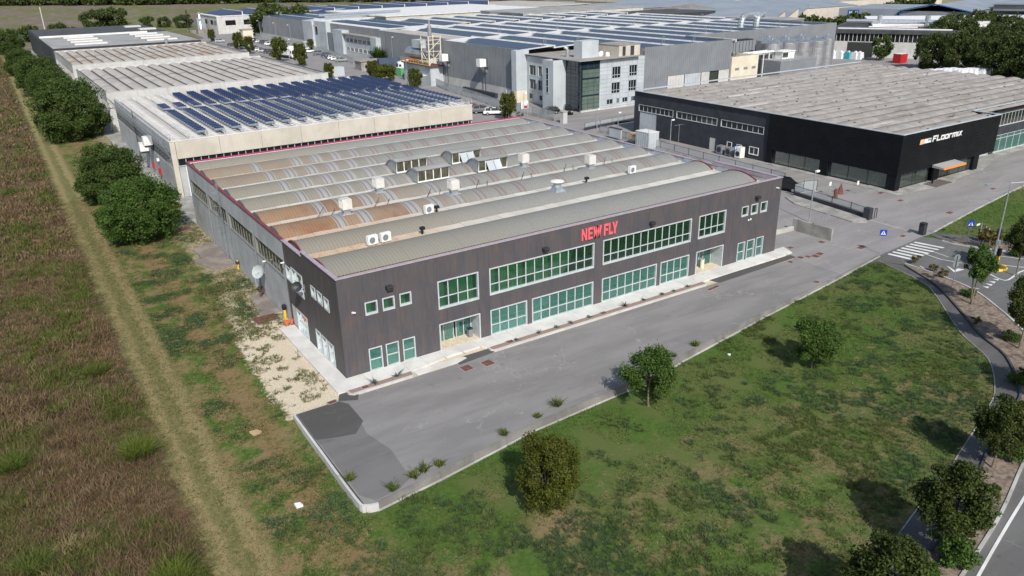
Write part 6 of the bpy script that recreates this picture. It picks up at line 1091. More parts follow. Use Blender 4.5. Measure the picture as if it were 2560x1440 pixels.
t = thing('barrier_fence', 'dark steel two rail barrier along the pavement by the two people', 'fence', (68.8, -9.7, 0)); A = Vector((68.6, -9.9)); B = Vector((70.1, -12.9)); Cc = Vector((72.6, -15.6)); m = MB(); pm_ = MB()
for q0_, q1_ in ((A, B), (B, Cc)):
    for z in (.45, .88): m.ring((q0_.x, q0_.y, z), (q1_.x, q1_.y, z), .04, 5)
    for i in range(3): q_ = q0_.lerp(q1_, i/2); pm_.ring((q_.x, q_.y, 0), (q_.x, q_.y, .95), .06, 6)
m.build('rails', MT['black2'], t); pm_.build('posts', MT['black2'], t)
def person(x, y, rz, label, lean=0, h=1.72, z=.04):
    t = thing('person', label, 'person', (x, y, z), None, rz); me = bpy.data.meshes.new('body')
    V = [(0, 0, .95), (0, 0, 1.15), (0, 0, 1.38), (0, 0, 1.5), (0, .02, 1.6), (.1, 0, .88), (.11, .03, .48), (.12, .0, .08), (.12, .12, .04), (-.1, 0, .88), (-.11, .03, .48), (-.12, 0, .08), (-.12, .12, .04), (.19, 0, 1.4), (.25, .05+lean, 1.15), (.2, .22+lean, 1.02), (-.19, 0, 1.4), (-.25, .05, 1.15), (-.22, .12, .92)]
    E_ = [(0, 1), (1, 2), (2, 3), (3, 4), (0, 5), (5, 6), (6, 7), (7, 8), (0, 9), (9, 10), (10, 11), (11, 12), (2, 13), (13, 14), (14, 15), (2, 16), (16, 17), (17, 18)]
    R_ = [.15, .14, .16, .06, .06, .11, .075, .05, .04, .11, .075, .05, .04, .07, .05, .035, .07, .05, .035]
    me.from_pydata(V, E_, []); o = bpy.data.objects.new('body', me); C.objects.link(o); o.parent = t; me.materials.append(MT['cloth']); md = o.modifiers.new('s', 'SKIN'); md.use_smooth_shade = True
    for i, r in enumerate(R_): me.skin_vertices[0].data[i].radius = (r, r*.8)
    me.skin_vertices[0].data[0].use_root = True; sb_ = o.modifiers.new('u', 'SUBSURF'); sb_.levels = 1; sb_.render_levels = 1
    hm = MB(); hm.lathe(0, .02, [(.03, 1.52), (.08, 1.56), (.095, 1.64), (.09, 1.72), (.05, 1.77)], 12); me2 = hm.mesh('head', MT['skin']); o2_ = bpy.data.objects.new('head', me2); C.objects.link(o2_); o2_.parent = t
    hm = MB(); hm.lathe(0, -.01, [(.09, 1.62), (.105, 1.68), (.1, 1.74), (.05, 1.795)], 12); o3_ = bpy.data.objects.new('hair', hm.mesh('hair', MT['black2'])); C.objects.link(o3_); o3_.parent = t
    return t
pr_ = person(67.5, -11.0, 2.3, 'person in black leaning at the dark barrier, the left one of two', .12); person(68.6, -11.9, 2.0, 'person in black standing beside the barrier, the right one of two')
t = person(67.1, -11.5, 2.6, 'person in dark clothes behind the yellowing roadside shrub', .05)
t = thing('info_board', 'white board with a red patch on two legs by the office gate', 'sign', (71, 81.5, 0)); post(70.4, 81.8, 3).build('leg', MT['galv'], t); post(71.6, 81.0, 3).build('leg', MT['galv'], t); MB().box(70.2, 81.2, 1.9, 71.9, 81.3, 3.4).build('board', MT['white'], t); MB().box(70.9, 81.15, 2.0, 71.7, 81.19, 2.5).build('red_patch', MT['red'], t)
t = thing('parking_sign', 'blue P parking sign before the outdoor units of the showroom', 'road sign', (76.6, 31.6, 0)); post(76.6, 31.6, 1.9).build('post', MT['galv'], t); b = MB().box(76.3, 31.55, 1.3, 76.95, 31.6, 1.95).build('plate', MT['bluesheet'], t); MB().box(76.5, 31.52, 1.38, 76.58, 31.549, 1.88).box(76.58, 31.52, 1.8, 76.75, 31.549, 1.88).box(76.58, 31.52, 1.58, 76.75, 31.549, 1.65).box(76.7, 31.52, 1.65, 76.77, 31.549, 1.8).build('letter_p', MT['white'], b)
for i, (y, mt_, l) in enumerate(((34.6, 'greyclad', 'grey outdoor unit, left one by the showroom wall'), (32.8, 'greyclad', 'grey outdoor unit, middle one by the showroom wall'), (30.8, 'white', 'tall white twin fan outdoor unit by the showroom wall'))):
    t = thing('outdoor_unit', l, 'air conditioner', (77.4, y, 0)); MB().box(76.9, y, .1, 77.9, y+1.1, 1.35 if i < 2 else 1.75).build('casing', MT[mt_], t); MB().ring((76.88, y+.55, .75), (76.9, y+.55, .75), .42, 14).build('fan_grille', MT['darksteel'], t)
t = thing('pallet_stack', 'stack of orange brown crates on legs by the metal cabinet', 'crates', (71.6, 49.0, 0)); MB().box(71.0, 48, 1.0, 72.6, 50, 1.5).box(71.1, 48.1, 1.6, 72.4, 49.8, 1.9).build('crate', MT['cardboard'], t); MB().box(71.1, 48.1, 0, 71.2, 48.2, 1).box(72.4, 49.8, 0, 72.5, 49.9, 1).build('legs', MT['darksteel'], t)
antenna(74.0, 41.2, 0, 4.2, 'TV aerial on a tall mast beside the lane near the showroom', 5)
t = thing('shelter', 'small grey steel roof shelter panel at the lane edge', 'shelter', (72.5, 54, 0)); MB().box(71.6, 52.6, .3, 71.8, 55.6, 1.9).build('panel', MT['lightclad'], t); MB().box(71.55, 52.5, 1.9, 71.9, 55.7, 2.0).build('frame', MT['darksteel'], t)
for x, y, mt_, l in ((69.6, 8.6, 'rust', 'small dark red litter post inside the showroom gateway'), (72.0, 9.6, 'rust', 'pyramid shaped brown planter inside the showroom gateway')):
    t = thing('planter', l, 'planter', (x, y, 0)); MB().lathe(x, y, [(.5, 0), (.25, .8), (.05, 1.4)] if 'pyramid' in l else [(.25, 0), (.25, 1.2), (.2, 1.25)], 4 if 'pyramid' in l else 8).build('body', MT[mt_], t); MB().box(x-.05, y-.3, .05, x+.05, y+.3, .15).build('foot', MT['darksteel'], t)
for x, y, l in ((70.5, 10.2, 'small white sign on a pole inside the gateway, left one'), (73.7, 8.4, 'small white sign on a red footed pole, right one')):
    t = thing('small_sign', l, 'sign', (x, y, 0)); post(x, y, 1.6).build('pole', MT['galv'], t); MB().box(x-.2, y-.03, 1.2, x+.2, y, 1.7).build('plate', MT['white'], t)
# ------------------------------------------------------------------ vegetation
def fastmesh(name, V, Fq, mats, tint=None, mi=None, k=4):
    me = bpy.data.meshes.new(name); nf_ = len(Fq); me.vertices.add(len(V)); me.vertices.foreach_set('co', np.ascontiguousarray(V, dtype=np.float32).ravel())
    me.loops.add(nf_*k); me.loops.foreach_set('vertex_index', np.ascontiguousarray(Fq, dtype=np.int32).ravel()); me.polygons.add(nf_); me.polygons.foreach_set('loop_start', np.arange(nf_, dtype=np.int32)*k); me.polygons.foreach_set('loop_total', np.full(nf_, k, dtype=np.int32))
    for m in (mats if isinstance(mats, (list, tuple)) else [mats]): me.materials.append(m)
    if mi is not None: me.polygons.foreach_set('material_index', mi.astype(np.int32))
    me.update(calc_edges=True)
    if tint is not None: a = me.attributes.new('tint', 'FLOAT', 'FACE'); a.data.foreach_set('value', tint.astype(np.float32))
    return me
def quads(P_, size, up=None, flat=.0, rng=RNG, asp=.6):
    n = len(P_); a = rng.normal(size=(n, 3)); a /= np.linalg.norm(a, axis=1)[:, None]
    if up is not None: a = a*(1-flat)+up*flat; a /= np.linalg.norm(a, axis=1)[:, None]
    r = rng.normal(size=(n, 3)); u = np.cross(a, r); u /= np.linalg.norm(u, axis=1)[:, None]; v = np.cross(a, u); s = size[:, None] if hasattr(size, '__len__') else size
    V = np.stack([P_-u*s, P_+v*s*asp, P_+u*s, P_-v*s*asp], 1).reshape(-1, 3); F_ = np.arange(n*4).reshape(-1, 4); return V, F_
def crown_points(rng, n, R, H, z0, clumps, shape='round', cr=.3, hollow=.45):
    cs = []
    while len(cs) < clumps:
        p = rng.uniform(-1, 1, 3); d = np.linalg.norm(p)
        if d > 1 or d < hollow: continue
        if shape == 'flame' and (abs(p[0])+abs(p[1])) > (1.25-.55*p[2]): continue
        cs.append(p)
    cs = np.array(cs); wgt = rng.uniform(.5, 1.4, clumps); wgt /= wgt.sum(); idx = rng.choice(clumps, n, p=wgt); d = rng.normal(size=(n, 3)); d /= np.linalg.norm(d, axis=1)[:, None]; rad = cr*rng.uniform(.2, 1, n)**.6*rng.uniform(.5, 1.5, clumps)[idx]*np.where(rng.uniform(0, 1, n) < .2, 1.35, 1)
    p = cs[idx]+d*rad[:, None]; out = d*.5+cs[idx]*.6; P_ = p*np.array([R, R, H/2])+np.array([0, 0, z0+H/2]); return P_, out, idx, cs*np.array([R, R, H/2])+np.array([0, 0, z0+H/2])
def make_tree(name, seed, R, H, z0, n, leaf, size, clumps=26, cr=.32, shape='round', trunk=.14, lean=(0, 0), stems=1, hollow=.4, mats=None, trunks=True):
    rng = np.random.default_rng(seed); t = thing(name, '', 'tree'); P_, out, idx, cc = crown_points(rng, n, R, H, z0, clumps, shape, cr, hollow)
    sz = size*rng.uniform(.6, 1.3, n); V, F_ = quads(P_, sz, out/np.maximum(np.linalg.norm(out, axis=1)[:, None], .01), .35, rng)
    tint = np.clip(rng.uniform(0, 1, clumps)[idx]*.7+rng.uniform(0, .5, n), 0, 1); me = fastmesh('crown', V, F_, MT[leaf], tint); o = bpy.data.objects.new('crown', me); C.objects.link(o); o.parent = t
    if trunks:
        m = MB(); top = Vector((0, 0, z0+H*.35))
        for s_ in range(stems):
            off = Vector((.12*s_, .05*s_, 0)); tt = top+Vector((rng.uniform(-.3, .3)*R*(stems > 1), rng.uniform(-.3, .3)*R*(stems > 1), 0)); mid = off.lerp(tt, .5)+Vector((rng.uniform(-.06, .06), rng.uniform(-.06, .06), 0))
            m.ring(off, mid, trunk, 8, 0, trunk*.75, False).ring(mid, tt, trunk*.75, 8, 0, trunk*.45)
            for c in cc[rng.choice(clumps, min(clumps, 9), replace=False)]:
                a = mid.lerp(tt, rng.uniform(.35, 1)); m.ring(a, Vector(c), trunk*.35, 5, 0, trunk*.1)
        m.build('trunk', MT['bark'], t)
    return t
def put(proto, spots, group=None):
    for i, s_ in enumerate(spots):
        x, y, sc, l = s_[:4]; place(proto, (x, y, (hh(x, y)-.03)), s_[4] if len(s_) > 4 else random.uniform(0, 6), l, group, i == 0, sc)
# lawn trees
t1 = make_tree('young_tree', 21, 1.65, 3.3, .95, 15000, 'leafC', .08, 40, .27, trunk=.07, hollow=.55); p = (16.12, -15.07, -0.420); put(t1, [(p[0], p[1], 1.03, 'sparse young tree on the lawn edge casting its shadow on the grey yard', 1.0)])
t2 = make_tree('young_tree', 33, 1.75, 3.4, .5, 15000, 'leafC', .075, 36, .28, trunk=.07, hollow=.5); p = (29.94, -18.03, -0.420); put(t2, [(p[0], p[1], 1.0, 'sparse young tree in the middle of the lawn', 2.2)])
t3 = make_tree('round_tree', 45, 1.75, 4.4, .35, 30000, 'leafB', .065, 120, .2, trunk=.1, hollow=.5); p = (3.73, -20.21, -0.420); put(t3, [(p[0], p[1], 1.0, 'dense egg shaped bushy tree standing alone on the lawn', .4)])
v1 = make_tree('verge_tree', 51, 1.5, 3.2, 1.6, 24000, 'leafV', .07, 90, .22, 'flame', trunk=.08, hollow=.25)
V1 = []
for px, sc, l in (((18.31, -34.85, -0.420), 1.12, 'round crowned street tree at the bottom right, above the brown shrub'), ((28.09, -32.28, -0.420), 1.0, 'round crowned street tree hiding part of the no entry sign'), ((10.89, -36.01, -0.420), 1.1, 'street tree cut by the bottom edge of the picture'), ((38.80, -31.01, -0.272), 1.0, 'street tree at the right picture edge, lower one')): p = px; V1.append((p[0], p[1], sc, l))
put(v1, V1, 'street trees along the curved path')
v2 = make_tree('twin_stem_tree', 61, 1.35, 3.0, 2.5, 16000, 'leafC', .075, 60, .22, 'flame', trunk=.07, stems=2, hollow=.3); p = (50.35, -19.00, -0.078); put(v2, [(p[0], p[1], 1.0, 'twin stemmed street tree between the road signs and the yellow island', .3)])
v3 = make_tree('street_tree', 71, 1.4, 3.3, 2.0, 16000, 'leafV', .075, 70, .22, 'flame', trunk=.075, hollow=.3); V3 = []
for px, l in (((45.11, -25.52, -0.166), 'street tree at the right picture edge beside the white road line'), ((60.22, -17.91, 0.000), 'street tree at the right edge behind the dark barrier')): p = px; V3.append((p[0], p[1], 1.1, l))
put(v3, V3, 'street trees along the curved path')
sh = make_tree('roadside_shrub', 81, .75, 1.1, .05, 3800, 'leafC', .055, 34, .3, hollow=.2, trunk=.02); S1 = []
for px, sc, l in (((51.76, -17.87, -0.054), .8, 'green shrub beside the twin stemmed tree'), ((46.04, -24.40, -0.151), .85, 'flowering dark shrub on the verge near the right edge'), ((25.58, -33.46, -0.420), .6, 'small shrub at the foot of the middle street tree'), ((30.14, -32.19, -0.418), 1.5, 'dark shrub behind the middle street tree'), ((18.46, -35.24, -0.420), 1.5, 'broad dark shrub at the foot of the bottom right street tree'), ((15.67, -35.20, -0.420), 1.2, 'pale leaved shrub at the bottom edge beside the path'), ((22.68, -34.36, -0.420), 1.1, 'light green shrub right of the bottom right tree'), ((39.79, -28.35, -0.255), 1.1, 'shrub at the right edge beyond the path bend'), ((66.13, -15.37, 0.000), 1.1, 'shrub below the right hand edge tree by the barrier')): p = px; S1.append((p[0], p[1], sc, l))
put(sh, S1)
sy = make_tree('yellowing_shrub', 85, .6, .95, .05, 700, 'leafE', .07, 12, .34, hollow=.2, trunk=.02); S2 = []
for px, sc, l in (((55.75, -10.62, 0.000), .9, 'yellowing small shrub at the tip of the verge'), ((54.99, -12.79, -0.000), .8, 'second small shrub from the tip of the verge'), ((54.41, -14.15, -0.010), .9, 'third small shrub from the tip of the verge'), ((46.85, -21.22, -0.137), .7, 'thin dry shrub near the white drain cover'), ((65.37, -12.55, 0.000), 2.0, 'tall yellowing shrub in front of the people at the barrier')): p = px; S2.append((p[0], p[1], sc, l))
put(sy, S2)
# big trees along the track
b1 = make_tree('big_bush_tree', 91, 4.3, 8.0, -.3, 50000, 'leafC', .115, 260, .15, trunk=.3, hollow=.5); put(b1, [(-6.4, 45.6, 1.0, 'big bright green bush tree beside the solar building corner', 1.2)])
b2 = make_tree('big_bush_tree', 92, 4.4, 8.0, -.3, 44000, 'leafA', .12, 220, .16, trunk=.3, hollow=.5)
put(b2, [(-6.6, 66.5, 1.0, 'dark green bush tree just behind the bright big bush'), (-5.6, 118, 1.45, 'large dark green tree beside the third building, next to the yellow weeds', 2.0), (-5.2, 173, 1.12, 'dark brownish wind blown tree at the corner of the ribbed roof', 3.2), (-6.2, 190, 1.3, 'dark tree next to the rusty ribbed roof', .5), (-8.0, 246, 1.05, 'dark tree left of the black building, front one', 5.2), (-6.6, 262, .9, 'small dark tree left of the black building, middle one', 1.5), (-7.0, 335, 1.25, 'dark tree left of the black building, rear one', 2.5)], 'tall trees lining the track')
yb = make_tree('yellow_bush', 99, 1.6, 1.9, 0, 5000, 'yg', .1, 30, .26, hollow=.3, trunk=.03); put(yb, [(-3.6, 88, 1.0, 'yellow green bush at the foot of the beige pillars, nearer one'), (-5.2, 93, 1.2, 'yellow green bush behind the nearer one by the pillars'), (-1.6, 61, .8, 'low yellowing bush at the solar building corner pillar'), (-1.8, 52.5, .9, 'low olive bush behind the bright big bush')])
fld = make_tree('field_tree', 93, 5.5, 9.5, -.3, 5000, 'leafD', .5, 26, .3, trunk=.3, hollow=.35)
put(fld, [(4, 395, .8, 'bushy tree behind the black building at the pole foot'), (16, 400, .85, 'tree behind the black building right of the pole'), (22, 402, .6, 'low bush beside the tree right of the pole'), (41, 470, 1.2, 'double tree standing in the brown field, left half', .3), (52, 470, 1.25, 'double tree standing in the brown field, right half', 2), (66, 455, .7, 'bush at the field edge behind the black roof, left one'), (74, 455, .65, 'bush at the field edge behind the black roof, middle one'), (82, 440, .8, 'bush at the field edge behind the black roof, right one'), (92, 420, .5, 'small bush near the white far factory'), (101, 352, .9, 'pointed dark conifer in front of the far white building'), (100, 338, 1.5, 'broad round tree beside the yellow hut', 2), (106, 345, 1.6, 'large dark tree in front of the far grey hall, left part', 3), (112, 338, 1.5, 'large dark tree in front of the far grey hall, right part', 5)], 'trees beyond the buildings')
ct = make_tree('car_park_tree', 94, 1.65, 5.2, .4, 6000, 'leafB', .16, 40, .25, trunk=.12, hollow=.4); CT = []
for px, sc, l in (((69.96, 328.02), 1.0, 'small round tree in the grass before the far white building'), ((68.02, 277.15), 1.25, 'car park tree behind the first lamp posts'), ((66.27, 257.83), 1.2, 'car park tree above the white parapet corner'), ((66.64, 221.42), 1.5, 'car park tree left of the white lorry'), ((67.41, 203.69), 1.35, 'car park tree right of the white lorry'), ((89.06, 254.04), .8, 'small tree beside the two white cars'), ((63.52, 168.43), .8, 'low green bush at the corner of the solar roof'), ((72.88, 160.05), .9, 'low dark bush behind the solar panels'), ((71.73, 130.78), 1.0, 'bush behind the solar panels near the container'), ((67.44, 81.58), 1.0, 'small street tree next to the white estate car')): p = px; CT.append((p[0], p[1], sc, l))
put(ct, CT, 'small trees in the car park')
big = make_tree('round_bush', 95, 3.0, 4.0, .3, 4500, 'leafB', .26, 36, .28, trunk=.15, hollow=.4); p = (74.15, 151.22); put(big, [(p[0]-.5, p[1]+2, 1.0, 'broad round bush in front of the black lorry')])
# fan shaped spiky shrub
def spiky(x, y, label, h=5.2):
    t = thing('fan_shrub', label, 'shrub', (x, y, 0)); rng = np.random.default_rng(5); n = 420; az = rng.uniform(0, 2*np.pi, n); el = rng.uniform(.35, 1.45, n); d = np.stack([np.cos(az)*np.cos(el), np.sin(az)*np.cos(el), np.sin(el)], 1); ln = h*rng.uniform(.6, 1, n)
    side = np.cross(d, [0, 0, 1.]); side /= np.linalg.norm(side, axis=1)[:, None]; b = np.zeros((n, 3)); V = np.stack([b+side*.06, b-side*.06, d*ln[:, None]*.6-side*.18, d*ln[:, None], d*ln[:, None]*.6+side*.18][:0]+[b-side*.05, d*ln[:, None]*.6-side*.17, d*ln[:, None], d*ln[:, None]*.6+side*.17], 1).reshape(-1, 3)
    o = bpy.data.objects.new('fronds', fastmesh('fronds', V, np.arange(n*4).reshape(-1, 4), MT['leafC'], rng.uniform(0, 1, n))); C.objects.link(o); o.parent = t; MB().box(x-.2, y-.2, 0, x+.2, y+.2, .8).build('stem', MT['bark'], t)
spiky(92.5, 199, 'fan shaped spiky green shrub in front of the grey factory wall', 5.5)
# woods on the right
wd = make_tree('wood_tree', 96, 5.6, 11.5, -.3, 16000, 'leafD', .26, 160, .15, trunk=.4, hollow=.5)
R1 = [(199.86, 72.51), (199.49, 65.40), (199.21, 58.60), (199.08, 52.02), (198.14, 45.30)]; R2 = [(232.22, 89.20), (233.28, 81.98), (233.23, 74.28), (233.41, 66.73)]; R3 = [(261.52, 101.43), (263.71, 93.85), (262.80, 85.04), (264.87, 78.08)]
OR = ['first', 'second', 'third', 'fourth', 'fifth']; wsp = []
for nm, R_, sc_ in (('front row', R1, .92), ('middle row', R2, 1.0), ('rear row', R3, 1.05)):
    for i, (x, y) in enumerate(R_): wsp.append((x, y, sc_*random.uniform(.93, 1.1), 'dense tree of the grove behind the showroom, %s, %s from the left' % (nm, OR[i])))
put(wd, wsp, 'grove behind the black showroom')
p = (208.67, 91.52); put(make_tree('car_park_tree', 97, 3.0, 6.0, 1.0, 4200, 'leafA', .3, 30, .28, trunk=.2, hollow=.4), [(p[0], p[1]+2, 1, 'round dark tree before the white hall with the dark doorway')])
ft = make_tree('hall_tree', 98, 6, 9, .5, 3000, 'leafD', .7, 24, .3, trunk=.4, hollow=.4); put(ft, [(x, y, s_, l) for x, y, s_, l in ((258, 160, 1.0, 'tree cluster by the cream sawtooth hall, largest left one'), (270, 160, .8, 'tree cluster by the cream sawtooth hall, second'), (280, 158, .8, 'tree cluster by the cream sawtooth hall, third'), (290, 159, .95, 'tree cluster by the cream sawtooth hall, right one'), (288, 112, .6, 'bush before the blue framed hall'), (400, 210, 1.0, 'green tree beyond the far halls at the top right'), (415, 205, 1.1, 'second green tree beyond the far halls at the top right'), (330, 210, .9, 'tree left of the blue plate hall'), (480, 420, .8, 'small tree on the horizon above the solar roofs'))], 'trees among the far halls')
# far woodland belt
def belt(name, label, pts, h, n, size, mat='leafD', dep=30):
    rng = np.random.default_rng(len(pts)+n); P_ = []; ts = []
    L_ = [math.dist(a, b) for a, b in zip(pts, pts[1:])]; tot = sum(L_)
    for (a, b), l in zip(zip(pts, pts[1:]), L_):
        k = int(n*l/tot); nc = max(3, int(l/7)); c = np.stack([np.linspace(a[0], b[0], nc)+rng.uniform(-4, 4, nc), np.linspace(a[1], b[1], nc)+rng.uniform(0, dep, nc), np.full(nc, 0)], 1); hs = h*rng.uniform(.6, 1.15, nc); ix = rng.integers(0, nc, k); d = rng.normal(size=(k, 3)); d /= np.linalg.norm(d, axis=1)[:, None]
        P_.append(c[ix]+d*np.stack([np.full(k, 6.5), np.full(k, 6.5), hs[ix]*.5], 1)*rng.uniform(.75, 1.05, k)[:, None]+np.stack([np.zeros(k), np.zeros(k), hs[ix]*.5], 1)); ts.append(np.clip(rng.uniform(0, 1, nc)[ix]*.8+rng.uniform(0, .3, k), 0, 1))
    P_ = np.concatenate(P_); ts = np.concatenate(ts); V, F_ = quads(P_, size*RNG.uniform(.6, 1.3, len(P_))); o = bpy.data.objects.new(name, fastmesh(name, V, F_, MT[mat], ts)); C.objects.link(o); o['kind'] = 'stuff'; tag(o, label, 'woods')
belt('far_woods', 'dark green belt of woodland beyond the brown field', [(-60, 1060), (30, 985), (110, 870), (180, 800), (260, 745)], 15, 26000, 2.0)
belt('far_woods', 'green hedge line along the dark solar field at the horizon', [(260, 745), (330, 640), (420, 560), (520, 470)], 9, 9000, 1.6); belt('far_woods', 'far trees beyond the halls at the horizon', [(520, 520), (620, 430), (760, 330), (900, 200)], 14, 9000, 2.2)
m = MB()
for k in range(14): a = Vector((235, 800, .0))+Vector((3*k, 12*k, 0)); m.hexa([(a.x, a.y, .3), (a.x+330, a.y-330, .3), (a.x+335, a.y-325, 2.2), (a.x+5, a.y+5, 2.2), (a.x, a.y, .4), (a.x+330, a.y-330, .4), (a.x+335, a.y-325, 2.3), (a.x+5, a.y+5, 2.3)])
MT['farpv'] = pm('far_solar_field', (.03, .045, .1), (.045, .06, .125), sc=.05, rough=.5); tag(m.build('solar_field', MT['farpv']), 'dark blue solar field on the horizon behind the factory', 'solar field')

# ------------------------------------------------------------------ grass, weeds and tufts
def blades(cx, cy_, cz, n_per, h, w_, spread, rng, lean=.35):
    N0 = len(cx); idx = np.repeat(np.arange(N0), n_per); n = len(idx); r = rng.uniform(0, 1, n)**.5*spread[idx]; a = rng.uniform(0, 6.283, n)
    B_ = np.stack([cx[idx]+r*np.cos(a), cy_[idx]+r*np.sin(a), cz[idx]], 1); hh_ = h[idx]*rng.uniform(.5, 1.15, n); ln = rng.normal(0, lean, (n, 2))+np.stack([np.cos(a), np.sin(a)], 1)*.25*lean/.35
    mid = B_+np.stack([ln[:, 0]*hh_*.35, ln[:, 1]*hh_*.35, hh_*.62], 1); tip = B_+np.stack([ln[:, 0]*hh_*1.0, ln[:, 1]*hh_*1.0, hh_], 1); ang = rng.uniform(0, 3.1416, n); s_ = np.stack([np.cos(ang), np.sin(ang), np.zeros(n)], 1)*(w_[idx]*rng.uniform(.6, 1.2, n))[:, None]
    V = np.stack([B_-s_*.6, mid-s_, tip, mid+s_], 1).reshape(-1, 3); return V, np.arange(n*4).reshape(-1, 4), idx
def vnoise(x, y, s, seed=0):
    rng = np.random.default_rng(seed); T = rng.uniform(0, 1, (256, 256)); u = x/s; v = y/s; i = np.floor(u).astype(int); j = np.floor(v).astype(int); fu = u-i; fv = v-j; fu = fu*fu*(3-2*fu); fv = fv*fv*(3-2*fv)
    g = lambda a, b: T[a % 256, b % 256]; return (g(i, j)*(1-fu)+g(i+1, j)*fu)*(1-fv)+(g(i, j+1)*(1-fu)+g(i+1, j+1)*fu)*fv
HV = np.vectorize(hh)
def stuff(name, V, F_, mats, tint, label, cat, mi=None):
    o = bpy.data.objects.new(name, fastmesh(name, V, F_, mats, tint, mi)); C.objects.link(o); o['kind'] = 'stuff'; tag(o, label, cat); return o
def weeds():
    rng = np.random.default_rng(3); VV = []; FF = []; TT = []; MM = []; off = 0
    def add(V, F_, t_, m_):
        nonlocal off
        VV.append(V); FF.append(F_+off); TT.append(t_); MM.append(m_); off += len(V)
    # tall weeds on the left, density falls with distance
    for (n, ya, yb, per, hs, ws) in ((24000, -26, 6, 9, .6, .014), (19000, 6, 45, 8, .7, .024), (13000, 45, 110, 6, .8, .05), (7000, 110, 330, 5, .9, .14)):
        y = rng.uniform(ya, yb, n); x = -13.1+.006*y-rng.uniform(0, 1, n)**1.15*(24+.34*(y+26)); x += (vnoise(x, y, 2.5, 4)-.5)*1.2; k = vnoise(x, y, 6, 1)*.6+vnoise(x, y, 2, 2)*.4; keep = rng.uniform(0, 1, n) < (.45+.9*k); x, y, k = x[keep], y[keep], k[keep]; e = np.clip((-12.9+.006*y-x)/1.5, .25, 1)
        h = hs*(.25+.7*vnoise(x, y, 3.5, 7)+.7*vnoise(x, y, .8, 17)**2)*e; V, F_, ix = blades(x, y, HV(x, y)-.05, per, h, np.full(len(x), ws), np.full(len(x), .35), rng, .45); kk = vnoise(x, y, 4.5, 9)*.4+vnoise(x, y, 1.1, 10)*.35+rng.uniform(0, 1, len(x))*.25
        green = (kk[ix]+rng.normal(0, .06, len(ix)) > .55).astype(int); m_ = np.where(green == 1, 1, np.where(rng.uniform(0, 1, len(ix)) < .12, 2, 0)); add(V, F_, np.clip(vnoise(x, y, .7, 12)[ix]*1.0+rng.uniform(-.45, .35, len(ix)), 0, 1), m_)
    V = np.concatenate(VV); F_ = np.concatenate(FF); stuff('weeds', V, F_, [MT['weed'], MT['weedg'], MT['straw']], np.concatenate(TT), 'overgrown field of brown and green tall weeds on the left', 'weeds', np.concatenate(MM))
weeds()
